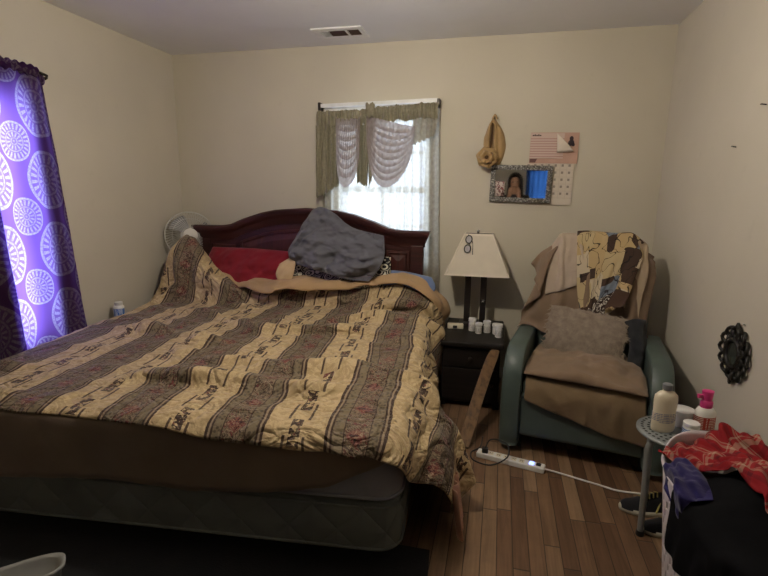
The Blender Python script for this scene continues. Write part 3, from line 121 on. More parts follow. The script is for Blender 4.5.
17,1003,206,13,-4,22,-9,-1,1,-8,1,1,-4,1,0,25,1,-6,-9,0,5,12,-2,-10,4,4,-15,0,0,-3,-4,-1,20,4,-2,-11,0,3,-5,-7,-3,-14,4,-2,27,2,3,-8,0,-3,-2,3,-9,-5,-1,-4,-8,-2,-7,17,-1,-3,-18,2,8,13,0,13,-1,3,14,0,-2,-5,0,-2,-6,3,1,0,0,-1,0,3,0,0,-1,-4,-4,-17,6,4,8,-1,0,3,0,2,1,0,2,0,2,2,0,1,1,0,-1,-1,0,-2,-2,0,-1,-3,0,1,-1,0,1,0,0,-1,2,0,-1,2,3,2,3,-6,0,0,3,-1,-2,0,1,0,0,-1,0,0,1,1,0,-9,2,18,7,2,-17,-7,-3,-20,12,-1,19,2,0,4,-4,2,5,-3,-4,-17,1,0,6,0,-1,2,1,2,0,2,3,-4,-2,-1,-7,-15,0,-11,-7,2,-2,-5,0,-1,3,0,5,-2,-2,0,0,0,-5,2,0,-10,2,-1,-3,0,1,2,-1,-1,3,-4,0,9,3,2,7,8,1,4,4,1,19,-1,-3,-15,
17,980,200,13,-5,22,-16,1,2,2,0,1,-2,0,0,17,1,-5,-9,2,4,19,0,-22,0,0,-2,-1,-1,2,-1,0,8,1,3,-16,-4,-5,20,1,1,-27,4,2,12,0,1,2,0,-5,0,0,-12,-2,0,-6,-1,-3,-5,13,3,-1,-20,0,12,20,-3,9,-23,7,16,12,-3,-5,0,-1,-4,1,1,0,-2,-1,0,2,-4,-6,11,3,6,-4,4,-1,-8,-7,-13,-10,3,11,7,1,4,-5,2,3,8,1,0,0,-1,-2,0,-2,-1,0,-1,-3,0,2,-1,0,-1,0,0,0,2,3,0,1,0,0,4,0,-1,-2,-12,1,0,9,1,-2,0,-1,0,0,0,0,2,-1,9,-3,-1,4,0,2,-11,1,0,5,6,0,1,8,1,-9,-26,1,1,10,-3,1,-4,1,0,6,0,1,4,2,2,-7,-1,0,-8,-19,4,-14,-3,-2,0,2,0,2,-4,-1,2,-3,0,1,3,-1,-3,2,0,-9,2,0,-6,-1,0,2,-4,-1,1,-6,0,8,14,3,15,-7,-2,-4,12,4,25,-2,-4,-21,
16,956,196,12,-4,21,-8,0,2,-7,0,2,-3,-1,1,12,4,-2,7,-2,-4,8,2,-9,3,-1,-15,-1,-2,4,1,2,4,-1,1,2,0,0,-10,-2,-2,16,-1,0,-24,4,3,12,0,-5,0,0,-12,-1,-1,-4,11,1,-9,-18,0,5,22,-2,7,-24,0,21,25,2,-6,-30,1,6,14,0,-2,-1,1,0,0,-2,-3,2,-1,0,0,3,6,4,-8,-15,17,10,13,-11,-3,-5,-12,-3,-4,-7,-1,-3,-7,5,12,10,-1,-2,4,-1,-2,2,1,-1,1,-1,0,2,0,0,0,0,2,0,1,0,1,-2,2,-2,1,4,2,-2,2,3,1,-4,-2,1,-1,-2,0,1,-1,0,4,-5,1,-1,0,-1,-3,1,1,-3,1,-3,0,-10,4,-2,1,-1,1,3,-1,0,7,0,1,0,0,1,0,2,1,5,-5,2,-22,-5,4,-4,-11,-1,-4,-6,-4,1,6,1,5,-4,2,-1,-10,-3,-3,8,1,-11,3,0,-4,-1,1,2,12,-6,4,-8,7,4,-6,-5,10,11,7,11,0,-1,-2,2,-3,19,
15,932,192,11,-4,21,-5,0,3,-11,0,0,8,1,2,0,0,-3,3,0,0,16,0,-14,2,-1,-8,-1,0,4,0,2,4,1,-1,-9,-1,0,-2,0,0,-5,-1,2,18,0,2,-22,2,-6,11,0,-11,4,2,-4,-6,-4,-4,15,-1,-2,-20,2,21,24,-3,-2,-34,5,2,24,1,7,-10,-1,-1,0,0,-1,-3,-1,0,11,0,0,0,2,2,-6,4,3,-4,-11,-19,28,4,14,-8,0,-3,-17,1,2,-9,-2,-10,-1,2,15,12,0,-5,2,0,-1,0,0,1,1,0,-1,1,-1,0,-2,1,1,0,0,0,1,0,0,-1,0,1,-1,1,-2,1,-2,4,-3,1,2,-1,1,3,-3,-1,-1,-1,-1,-3,1,1,1,2,0,-2,-2,0,-3,-4,2,-1,2,-2,1,7,0,1,0,-1,1,7,2,1,-14,1,1,-1,-16,6,-17,-2,-3,1,-9,-2,0,8,-1,5,3,7,3,-16,-5,-10,-8,-4,-9,12,3,-5,3,2,4,1,-1,3,17,-5,12,-9,5,4,-3,0,6,-1,1,-2,9,-1,20,
15,907,189,9,-4,22,-3,0,1,-6,1,2,2,0,0,-5,1,-2,10,-3,0,15,2,-12,1,-2,-7,1,0,6,0,0,-18,0,0,9,-1,1,-1,0,1,6,1,6,-12,-1,-2,13,0,-5,-14,1,-11,7,0,-4,1,-5,-3,18,8,4,-16,-2,13,-15,-2,-4,18,-6,6,-23,9,3,17,0,-1,1,-1,-1,3,-1,1,0,-2,3,-13,2,-3,9,4,2,7,4,6,-12,-9,-11,26,-7,-9,-4,6,11,-24,2,1,15,1,0,-10,-2,-3,0,1,1,-1,-1,0,1,2,1,2,-2,2,-3,1,0,0,0,1,3,0,-1,0,1,-1,1,-2,-1,0,2,3,0,-1,3,-1,1,1,-1,-1,-2,1,0,1,-1,1,1,0,-1,-2,-1,2,0,-1,-3,-8,-10,0,1,5,1,4,8,-1,1,0,2,0,4,0,3,-15,-9,5,-12,-18,-2,-2,12,-3,2,-3,0,5,4,6,1,-14,-4,-11,-7,-1,-8,-6,-6,-1,18,7,-1,0,-1,5,3,1,5,6,-2,12,-1,0,5,4,-1,4,2,2,13,
14,881,186,7,-4,23,-2,1,1,-3,1,0,-7,1,-1,15,-2,-1,-2,-2,1,4,1,-1,12,-2,-17,3,-3,-6,-1,2,-5,-6,4,19,2,-2,-21,2,3,6,1,5,2,0,0,0,-2,-7,4,0,-8,-9,0,-5,15,2,2,-17,2,0,6,-6,-3,1,-1,11,14,4,10,-16,-3,-7,-11,5,4,21,-1,-3,-11,-1,3,1,0,0,-1,-4,-1,17,0,-6,-28,10,11,14,4,4,0,-7,-8,19,-15,-15,-4,12,15,-18,0,-2,4,-2,3,-12,2,-2,8,0,4,-2,-1,0,2,1,-2,-2,1,-1,0,-1,4,5,1,0,1,-1,0,1,0,0,2,0,-2,-1,1,-4,-5,0,0,0,-1,1,1,1,0,1,0,-3,2,-1,0,5,0,4,3,3,5,-7,-1,-6,-11,-7,-10,-4,4,11,5,2,1,11,0,3,-16,-15,6,-13,7,1,9,-11,-9,-8,2,3,6,-4,2,-3,-3,1,-8,-7,-2,-6,-5,-2,-2,-4,-6,3,19,8,1,0,0,5,4,-1,9,2,-2,7,4,2,5,4,0,6,
16,855,183,4,-2,23,0,0,1,-5,-1,0,1,1,0,4,-2,0,3,0,0,11,-3,-6,8,1,-20,1,-3,2,-3,3,3,-1,5,3,-3,1,8,4,-2,-16,0,2,-3,0,0,0,-1,-3,0,1,-8,7,-1,-4,-4,2,-4,1,-5,-2,11,0,4,-20,8,17,11,-2,6,-1,-6,-8,12,5,0,-21,0,-2,10,-1,3,-3,1,3,0,0,0,4,-7,-7,13,1,-3,-32,13,14,17,0,0,0,-5,-5,11,-12,-15,2,8,12,-12,1,3,-6,-1,-2,-5,1,2,6,0,0,-2,1,-4,6,0,2,0,-1,3,0,-1,2,0,1,-1,0,0,1,0,0,1,0,0,-4,-1,0,-1,1,1,0,1,-1,0,-1,1,-4,0,0,2,0,-1,5,5,0,-5,13,5,6,-11,-2,-1,-10,-4,-5,-7,-7,-11,-3,7,17,-1,-7,6,-6,0,1,3,-2,-6,-3,-11,-2,0,-1,4,-2,2,2,-7,-7,-2,-6,-12,-4,-1,11,2,0,-10,-6,7,21,7,3,-1,-1,4,3,-1,8,5,1,5,5,0,7,
21,832,179,-1,-3,24,3,0,0,2,0,0,0,-1,1,-4,-1,0,3,-1,0,19,0,-11,0,2,-2,3,-3,-15,-3,7,13,2,-3,-8,-3,6,-13,3,-5,9,1,-2,2,-1,3,0,0,-2,0,-1,-9,-1,1,-6,2,-1,0,14,-6,-8,-15,7,12,-1,2,10,-4,0,12,-3,-1,-3,7,-1,-8,2,1,-2,4,-2,4,0,-2,-1,-16,5,6,11,0,1,2,-6,-11,10,2,2,-26,6,6,14,0,-1,1,-3,-2,-2,-2,-1,3,1,-3,-1,-1,1,1,1,5,-6,1,-1,13,0,0,-3,-2,-7,-16,1,7,6,-1,3,2,1,0,2,0,1,0,0,1,0,0,-4,0,0,1,0,0,0,0,-1,0,0,2,-5,0,0,1,0,-1,3,0,3,7,1,-3,-12,21,6,9,-16,-3,-3,-6,-4,-1,-6,-1,-1,-11,-5,5,-6,-7,-2,-1,-2,1,1,-1,0,4,-4,3,-3,1,2,-7,-4,0,-6,-10,-4,-4,-7,-3,6,18,2,3,-11,-3,6,17,4,4,2,0,3,5,0,6,6,0,7,
19,808,175,-2,-3,25,8,-1,0,-5,-1,1,6,-2,-1,-1,2,0,-2,2,0,5,0,-3,14,-1,-15,1,0,-4,0,1,-5,-3,6,-6,3,-5,8,1,0,5,0,-3,-9,0,2,3,-1,-1,1,0,-10,-1,-3,-1,17,1,-2,0,2,-2,-8,0,7,-9,1,7,-6,1,9,-4,-2,-2,2,-1,-6,3,2,-1,9,-1,2,2,-1,2,-2,-4,-4,-19,7,12,16,0,-2,0,-3,-7,8,0,1,-15,3,0,6,-1,0,2,-1,-2,-2,1,1,1,-1,0,1,1,2,0,2,2,0,-1,-2,3,-4,-5,9,3,8,-14,-2,-3,-4,-1,-1,-5,1,4,7,1,0,2,0,-2,1,0,1,0,0,0,1,-1,0,3,2,-5,-8,-1,2,3,0,1,1,0,8,10,5,1,-20,-1,-15,31,1,9,-14,-6,-2,-14,-7,-1,-14,1,5,0,-19,6,-3,7,-3,2,3,-6,3,3,-2,-1,-2,7,-5,0,1,-5,-11,-1,-10,-13,-3,4,0,-2,9,20,1,4,-12,-2,3,15,4,2,5,1,3,8,0,8,
13,784,173,2,-5,27,9,-2,-1,-13,0,1,3,2,-1,1,3,-2,0,1,1,20,-2,-15,-3,-1,4,4,3,-20,1,-1,4,0,1,7,-1,0,1,2,-4,-13,2,-2,7,-3,4,0,1,-3,1,-1,-6,6,-2,-3,7,-2,1,4,3,-3,-15,2,6,-13,-2,9,-2,3,3,6,-1,0,0,-1,-4,7,0,-1,4,0,0,2,0,0,0,0,5,-10,-5,-8,-14,7,13,9,0,0,7,-2,-4,1,1,-3,1,-1,-1,-2,0,0,1,1,0,0,0,-2,1,0,5,-1,2,2,-1,0,-2,1,-2,0,4,-4,-6,6,3,5,-7,0,2,-5,-2,-2,-7,1,3,3,1,-2,6,0,1,0,0,0,0,0,0,0,-2,-3,12,2,1,-10,0,0,-4,-3,6,-10,9,0,12,6,1,0,-11,-14,19,-9,15,-35,9,-17,11,-22,19,-19,4,-3,1,4,2,3,-20,-3,2,16,-1,-2,2,0,-4,5,-2,0,1,2,-8,-23,0,-6,-6,-2,10,2,-2,7,17,2,0,-7,0,-1,13,3,3,9,1,8,
12,757,174,3,-7,28,12,-2,-2,-9,5,0,-4,3,-2,-1,1,1,1,0,-1,0,-1,0,19,-5,-33,5,3,9,-1,-1,2,-1,2,3,0,-1,-6,3,-4,1,0,0,0,-3,5,2,-1,-2,5,-2,-3,10,1,-6,-6,1,-4,-6,2,6,-16,-4,7,-6,3,-2,8,2,3,8,-1,1,3,-2,-2,3,2,1,0,0,-1,0,3,0,-7,-9,0,18,5,5,-19,-2,-4,-14,4,8,8,0,0,6,-2,-4,1,0,-2,1,1,-2,1,-1,0,0,0,1,5,0,2,-10,4,3,5,-2,-1,0,-1,-2,0,-1,0,0,0,0,4,-1,-2,3,1,3,-7,-3,1,-11,3,-1,11,0,0,0,0,1,0,0,0,0,1,1,0,-4,-6,13,1,4,-22,2,3,5,5,2,4,7,1,0,-4,-3,1,-11,-2,10,-15,-12,-35,9,18,5,2,5,7,-24,-11,-12,4,3,4,-4,3,3,15,-2,-6,3,-1,-3,3,-1,-2,4,-1,-2,-32,0,3,0,-2,6,8,1,-3,10,2,-1,4,1,3,7,2,5,
9,721,181,6,-2,24,6,-3,1,-6,3,-1,-7,3,0,1,-1,0,-1,1,0,22,0,-11,-7,-9,5,10,2,-22,0,1,-2,0,2,6,2,-2,1,1,-3,-1,-2,4,6,-3,6,2,0,-3,3,0,-8,0,2,-4,-11,0,6,-13,-1,-10,8,-1,13,-12,3,-4,16,1,4,1,-2,3,0,0,0,0,2,-1,2,0,-2,3,0,-5,5,-9,4,9,7,5,-17,2,1,-10,0,3,-3,-1,-1,0,-2,-2,3,2,-3,9,0,-1,-2,-1,0,1,-2,2,8,2,0,-15,2,3,6,1,0,1,-2,-1,0,0,-1,0,-1,0,0,0,1,0,0,1,0,-1,-3,7,0,2,-14,1,0,7,0,1,0,0,0,0,0,1,0,1,-1,0,-3,-5,12,-1,5,-22,9,4,8,6,1,2,-8,0,11,-4,-8,-10,-4,0,-16,-9,4,-7,-9,7,-1,11,-2,3,-11,3,2,-11,-6,1,-8,-8,-2,24,10,-9,5,-2,-1,15,-1,10,-36,-3,-9,-2,1,6,4,0,-3,10,1,-3,5,3,3,4,0,6,
27,692,185,-12,0,21,13,1,2,-1,-2,1,3,-3,0,0,2,0,15,2,-8,-13,-4,8,19,-1,-22,-3,-2,8,3,5,-9,0,0,-4,0,-1,5,0,4,10,-1,-3,-5,1,-2,-4,0,0,-1,1,-3,-5,-2,2,-8,1,-5,1,0,-4,4,-1,1,12,1,4,-11,1,6,5,-1,2,0,0,2,8,0,-4,-16,4,-1,11,-7,-4,17,2,2,-10,1,7,-12,-2,4,-12,5,-4,6,0,0,2,-2,-1,3,-1,-1,4,1,-2,4,-2,0,-11,1,2,7,-1,0,7,1,1,-17,3,2,9,-1,-1,0,-1,-1,0,-1,1,0,0,-1,0,0,2,0,0,-2,0,0,-1,0,0,3,0,0,0,0,0,1,4,1,-1,-8,-1,1,11,0,-3,-14,-2,0,17,6,5,-20,6,1,13,-7,0,8,-4,-7,-17,-3,1,-9,-19,7,-8,6,2,1,3,0,-1,6,-1,12,-13,3,-3,-18,-11,-7,-3,-1,-6,31,7,-1,14,-3,11,-18,2,-13,-25,-5,9,8,2,-3,10,1,-6,6,2,3,6,3,8,
19,670,179,-7,-4,26,1,3,-2,15,-5,-1,-1,1,0,0,2,-1,0,2,1,-5,-1,2,21,1,-22,-1,-2,-8,1,2,10,-1,-1,1,1,1,-1,0,2,-5,0,1,-3,0,-3,2,0,0,1,0,-5,-4,0,-7,1,0,-2,3,0,1,3,0,3,-4,0,4,-1,0,4,2,0,2,1,-1,2,10,2,-3,-23,4,-2,12,-9,-4,16,4,5,-11,0,2,-4,-2,6,-16,7,-5,10,-3,0,3,-2,0,2,0,-2,0,0,0,7,1,-1,-9,-2,1,-3,-1,1,13,4,2,-13,1,1,7,-2,-2,-7,-1,1,5,1,-1,0,-1,0,0,0,0,0,0,0,0,1,0,0,-2,1,0,2,3,0,1,-1,0,-1,0,6,-1,0,-12,-1,-2,15,-1,-1,-18,7,3,9,-1,3,12,-3,-1,-21,-2,-4,2,0,-4,1,-22,12,-17,8,0,1,0,1,0,1,0,6,5,-1,8,-24,-6,-14,-12,-5,1,21,6,-9,26,0,14,-7,2,-9,-34,-7,-2,7,3,-1,11,1,-2,7,3,1,9,3,11,
13,638,183,-9,-2,24,8,1,0,-1,-1,1,5,2,0,3,-2,-2,3,0,-1,14,0,-18,-4,-2,11,6,1,-16,-1,2,4,0,0,-1,0,1,-3,0,0,1,0,-1,0,0,1,0,0,-2,0,0,-6,0,0,-3,0,0,-3,0,1,3,0,0,0,0,-2,5,3,1,3,-6,-2,4,12,1,1,-17,6,-7,9,-2,5,9,-5,-5,-22,2,2,16,-1,-2,3,1,8,-18,4,-4,11,-3,1,0,-1,-1,0,0,0,0,0,-1,8,-1,-1,-15,1,1,6,0,2,2,2,0,4,2,2,-11,-4,-1,13,0,-2,-13,0,1,5,0,0,1,1,-1,0,-1,1,0,0,0,0,0,2,0,1,1,0,1,1,0,0,-1,0,-2,0,4,0,-1,-8,-1,-1,13,5,0,-14,-2,4,12,-2,-2,-9,0,-1,0,-11,-3,-18,1,9,1,0,4,-2,1,3,5,-8,-7,-3,2,-3,1,-20,-3,-2,-3,0,-1,0,-1,-2,35,4,2,8,1,3,-38,-6,-17,-2,-1,2,20,6,2,2,1,3,15,5,17,
7,612,182,-5,0,23,4,-1,1,4,-1,0,-2,1,1,3,0,-1,3,-1,-2,14,0,-11,2,-3,-2,2,1,-10,-1,2,2,0,0,1,0,2,0,-1,-1,3,1,0,-10,0,2,5,0,-2,0,0,-6,0,0,-4,0,2,1,0,-1,-2,0,0,3,0,-1,3,0,-2,4,7,1,4,-14,2,-2,7,1,-3,13,1,2,-9,-5,-4,-15,1,2,5,1,1,6,3,0,0,0,2,0,-3,-1,0,0,1,0,0,-1,0,1,0,0,-1,-2,8,-2,0,-16,2,3,8,1,0,0,3,1,0,-1,1,2,-3,-3,5,-2,0,-16,2,1,9,2,-1,0,-2,1,0,0,0,0,0,1,0,2,3,3,0,1,1,-1,-1,-2,-1,-4,-10,1,3,7,-1,-1,1,2,-2,9,-1,3,-13,-2,-1,0,1,1,0,0,-1,4,-8,8,-18,-1,5,-3,-1,-1,0,-8,-8,1,-12,-5,-4,-9,2,5,1,0,1,13,-2,-6,23,5,5,4,-1,-5,-43,-6,-11,24,3,-2,2,3,5,3,2,4,15,4,24,
3,588,179,2,-4,25,13,5,-6,-6,3,3,-4,-2,2,-3,-5,-1,-1,-5,0,-2,1,0,24,5,-19,2,-2,-3,-1,0,-1,0,2,3,-1,2,5,0,1,-14,1,-2,6,0,3,0,1,-3,0,-1,-5,0,1,-3,0,2,-1,0,-2,-1,-1,-1,2,2,1,4,-1,-2,5,0,1,0,5,0,0,-10,4,0,7,-4,-3,8,1,1,-4,-1,4,-8,-5,-12,-9,9,7,6,-2,2,5,-1,1,0,-1,-1,0,0,1,0,1,-1,0,0,-1,0,-3,-1,9,0,1,-18,3,2,9,3,2,0,0,-1,0,-5,-1,11,-1,-1,-20,3,0,12,0,0,-8,-1,0,5,0,1,0,1,2,0,0,1,0,2,3,0,-1,-2,2,-2,-2,6,0,-1,-17,0,1,8,2,-1,1,-2,0,2,0,0,-2,-1,1,6,-10,1,-26,-2,10,1,13,-3,3,-6,5,-3,-10,-7,1,-18,-6,-4,-9,2,5,14,-4,-8,21,9,9,7,3,3,-25,-17,-22,11,8,-3,-6,-3,1,10,8,8,-6,-5,-1,20,9,29,
3,561,178,12,-5,24,8,5,-8,-15,-1,7,-5,1,1,-16,-3,-5,31,-3,-1,-17,3,7,22,3,-10,4,-2,-14,1,-1,0,-2,2,8,0,0,-14,1,0,5,0,1,0,0,2,0,1,-2,0,0,-5,0,1,-3,0,2,-1,-1,-3,-1,5,-2,1,-7,1,4,3,1,5,0,0,0,1,0,0,2,2,0,-7,-1,0,4,-2,-2,8,-4,3,7,5,-5,-17,1,-2,-6,-2,1,-1,0,4,7,0,0,1,1,0,0,0,0,1,-1,0,0,0,0,0,-2,-2,8,2,2,-16,4,2,8,-1,1,0,-2,-2,1,-3,-3,7,2,1,-17,1,1,9,-1,1,0,0,0,0,0,0,0,1,4,0,3,3,0,-1,-2,0,-2,-1,0,-2,-4,10,1,3,-10,0,-4,-5,0,1,3,1,1,5,-2,2,-13,0,-1,5,-14,8,-16,-12,5,-5,28,-4,10,-12,-2,0,-24,-6,-2,-7,1,0,35,1,-4,3,6,9,-6,-6,-12,-10,-4,-9,-5,-2,-2,13,7,4,-12,-4,-1,13,3,6,15,7,26,
2,536,175,18,-2,20,0,0,0,-16,0,5,-2,0,-2,-5,0,1,-10,1,-5,33,-7,-4,-3,9,6,11,-3,-21,-3,0,4,2,1,0,0,1,3,-3,-5,-16,2,6,9,1,1,0,0,-1,0,1,-5,0,2,-3,0,-1,-1,5,-4,-3,-11,1,3,7,0,3,-1,1,5,0,1,1,0,-1,-1,0,2,0,0,-1,0,0,-6,0,16,2,-1,-7,4,-4,-13,0,1,1,-1,1,0,-1,1,-1,-1,0,0,1,0,1,2,1,-1,-2,0,4,0,-1,0,0,2,0,0,-2,6,3,2,-12,-2,0,6,-1,-1,0,0,-1,0,1,0,0,-1,1,0,0,1,0,0,-1,0,-1,0,3,3,6,-6,3,3,3,-1,-2,0,-4,-3,0,0,-1,0,0,1,2,-1,-5,4,0,1,-11,3,3,3,-1,1,1,-2,-2,-10,-22,6,-13,13,7,5,-18,2,-8,23,-10,16,-35,0,-2,29,0,-6,5,2,2,-2,-1,-4,-8,-4,-8,-6,-1,-5,7,2,4,-10,-2,-4,8,1,2,8,4,7,12,4,24,
0,511,168,10,-4,23,10,3,-4,-10,-1,5,-13,1,1,-3,0,-2,-7,0,-2,23,-2,2,12,0,-10,4,-1,-9,-2,3,-2,1,1,5,3,-1,0,-4,2,-3,-3,-6,-17,5,7,12,0,-1,0,1,-4,2,0,-3,4,-4,-3,-11,2,-1,9,-2,2,-6,2,4,3,1,4,0,0,1,1,0,-1,-2,1,0,1,-2,1,0,-7,-2,15,6,-1,-10,0,0,-15,2,-2,7,-1,-1,3,-1,1,1,0,2,3,0,4,0,2,0,-4,-2,-7,-6,0,3,2,0,0,1,1,1,1,1,0,2,-2,1,1,0,-2,-2,1,0,0,-1,0,1,0,2,0,0,-1,0,1,0,0,-1,-1,0,0,5,0,4,4,0,-1,-1,0,-2,-3,0,0,1,0,-2,-1,6,0,-3,-12,1,-2,8,0,2,-2,2,4,-5,-7,3,-14,3,2,7,-26,-4,-12,18,11,4,-22,-10,0,22,4,9,0,-2,-5,-2,0,-2,-3,-3,-5,-3,-2,-7,3,1,-2,-10,-2,0,6,1,1,3,1,-2,9,4,10,8,4,23,
4,483,160,-4,-4,24,22,1,-6,-6,1,6,-20,6,0,6,-5,1,14,2,-4,-11,-8,3,16,4,-6,6,0,-13,2,3,-4,3,2,1,1,0,0,-6,-3,4,0,-3,2,3,6,-10,0,-1,0,0,-5,0,-2,-2,-4,0,-4,4,1,1,2,-1,1,0,0,5,0,4,3,0,-2,2,7,-1,-1,-6,1,0,1,-2,-1,-2,-2,0,-9,-2,-6,20,6,4,-10,-2,-3,-10,2,-1,13,-1,1,-1,-2,3,0,2,6,3,0,1,0,1,-2,-4,-1,-1,-4,-2,-4,-1,1,-3,-1,0,1,1,1,2,3,-1,2,1,1,1,1,-1,1,-1,0,-3,-1,0,1,0,0,-8,-4,1,4,2,-2,2,0,3,4,-3,0,1,1,0,1,2,-1,0,1,0,1,1,-3,-2,8,1,-7,-15,1,0,6,1,6,1,-3,6,-16,-11,9,-8,9,-7,8,-15,0,-7,2,0,5,4,-1,4,0,-1,-3,-2,-2,-3,-2,0,-4,0,-2,-4,-5,0,-3,3,-1,0,1,1,2,1,0,-3,10,4,8,7,4,24,
11,457,153,-3,-5,23,-1,2,2,23,0,-8,-12,7,8,-3,-2,0,-2,-4,-1,-2,-4,0,11,2,-2,12,3,-16,4,3,-7,2,0,4,-1,-1,-1,-4,0,-2,0,-1,0,2,1,0,-1,-1,0,0,-5,0,0,-2,0,0,-2,0,-1,0,0,1,2,0,0,4,0,2,3,0,-1,3,0,-2,-3,0,1,1,0,-2,-3,0,1,0,0,0,-1,0,-1,-3,9,1,2,-18,2,-1,9,0,1,0,-2,3,1,0,7,1,2,-1,5,-3,-6,4,2,2,-3,-1,1,-4,0,-3,-3,0,-1,-3,0,-1,0,0,0,1,0,3,2,0,3,2,0,-2,0,1,0,-1,-1,5,0,2,-1,-6,-1,-4,0,-2,-5,3,1,-3,-1,0,13,0,2,-5,0,-3,-8,-7,1,6,5,-1,-5,-3,1,0,4,1,5,-2,-3,4,-5,-14,15,-15,7,0,2,2,-5,4,-3,-1,4,-2,-4,-3,-2,0,1,-3,-1,-2,-1,-2,-7,0,0,-2,1,0,0,-1,0,-2,0,0,3,2,-1,-4,3,2,3,14,5,28,
18,429,145,0,-2,25,-4,-1,-1,-1,0,2,21,4,-5,-9,1,3,-2,-4,-1,-2,-2,0,1,0,2,18,4,-19,7,2,-6,2,1,4,-4,-2,-2,-2,0,-2,-1,0,0,1,0,0,2,-2,0,-2,-3,0,0,-3,0,-1,-1,0,1,0,0,0,1,0,0,4,0,0,3,0,0,0,0,0,-1,0,-1,1,0,0,-2,0,0,-2,0,0,1,3,1,-1,-6,0,1,3,0,-1,0,1,0,1,-2,1,-1,0,7,-1,2,3,1,-1,-2,0,-1,-1,3,0,-4,5,-1,-2,1,-1,-3,-1,2,2,-9,1,-1,2,-2,3,3,1,-1,1,1,0,-3,-1,2,-1,1,4,2,0,5,4,0,4,-2,0,-6,-7,-1,-7,0,0,-2,-2,1,-2,-1,-1,0,-2,1,0,1,-1,5,3,0,7,0,-1,-4,-4,1,-2,0,-9,-6,-13,2,18,-1,-2,0,-4,-8,-9,-3,6,4,4,-5,-1,6,-1,-2,0,0,0,-7,-1,-1,-5,-3,0,-1,1,1,0,2,-1,5,1,0,-3,11,1,3,7,5,22,
22,403,139,3,-1,25,-2,-1,-1,-4,0,2,-2,-1,-1,15,4,-2,-3,-3,0,-2,-1,1,-5,0,0,22,4,-15,9,2,-9,1,-1,4,-4,0,-2,-3,-1,-2,-1,0,0,2,0,0,1,-2,0,-2,-2,0,-1,-4,0,0,-1,0,1,1,0,0,1,0,-1,2,0,1,2,0,-1,1,0,0,-1,0,1,1,0,0,0,0,0,-2,1,-1,0,-1,1,1,2,-1,0,1,1,2,3,2,-2,0,-2,2,-2,0,1,-8,-1,-2,-2,-1,0,0,0,2,0,2,0,6,0,1,5,-1,-2,0,0,-4,0,0,1,-3,0,1,1,0,5,-13,0,3,1,0,-2,8,0,-2,1,1,0,7,1,1,7,-3,-5,4,2,7,-14,-1,-5,-7,-1,0,-3,2,-4,1,1,-3,6,-1,6,2,1,7,-4,-1,1,-2,-1,-2,-5,-3,6,-7,-4,-3,-1,-15,-6,-13,0,6,-2,12,3,3,0,-1,10,-7,-4,-1,1,1,-5,-2,-2,-8,-3,0,0,0,1,-1,1,-1,4,4,0,2,10,1,2,7,5,15,
19,379,135,1,-2,24,-4,1,0,12,-2,0,-8,2,3,0,0,-2,3,-2,-1,3,-1,-1,-9,3,1,24,3,-11,9,1,-14,3,-1,6,-5,0,-4,-4,0,-1,-1,-1,0,2,0,0,1,-2,0,-2,-3,0,-1,-2,1,1,-1,-2,-1,0,1,0,1,0,0,1,0,0,4,0,0,-1,0,1,1,0,0,0,1,0,0,-1,-1,-1,0,1,-1,-1,-1,0,1,1,1,0,1,4,0,0,2,0,0,-2,0,-3,-6,2,1,0,-1,0,3,-4,0,-1,3,-1,1,0,2,1,0,-1,1,4,1,-2,-1,0,-1,-1,0,2,-3,1,2,-5,2,1,4,-4,-1,2,-6,-1,14,1,-6,-28,7,9,14,0,-1,6,-1,-2,3,0,-1,-3,-1,0,-5,1,-2,-1,2,-4,-1,-8,15,-15,4,-5,13,2,3,1,-4,1,-8,6,-12,20,-2,23,-19,-9,-9,-8,-24,-9,-12,9,7,-2,12,2,13,1,-2,3,-10,-1,-10,5,0,-6,-4,-2,-2,-2,1,-4,0,-1,3,3,1,7,14,1,7,-3,2,-1,
9,357,132,2,-3,24,0,1,1,4,0,1,0,0,-1,-1,1,-1,-3,-2,0,0,0,1,1,0,0,20,6,-12,9,0,-10,2,-1,-3,-6,0,2,-3,0,-2,-2,-1,0,3,0,0,1,-2,0,-2,-2,5,-1,-3,-5,1,0,-5,-1,-1,5,0,1,0,-1,2,5,1,3,-4,1,0,0,-1,0,0,1,0,-4,0,-1,-1,-1,-1,5,0,-2,1,1,-1,-1,-1,3,-1,0,1,-2,1,1,1,0,0,-1,0,-1,2,0,2,0,0,0,0,1,0,0,-1,4,0,-1,0,1,0,-3,5,-1,-2,1,1,-2,-6,1,1,-4,-1,2,-2,2,0,-2,-1,3,7,-1,2,3,-1,-4,6,-2,0,-21,3,-1,12,1,-1,3,0,2,2,1,-1,0,-2,0,-5,1,2,-7,1,1,14,0,-1,-5,-2,1,-3,-11,-4,-19,-1,14,-5,21,-9,35,-18,19,-25,-1,-18,-2,-22,0,-9,16,3,9,6,3,12,-12,-6,-18,9,2,-8,-5,0,-5,-1,-1,-3,-2,-1,0,3,1,11,4,1,4,7,2,2,
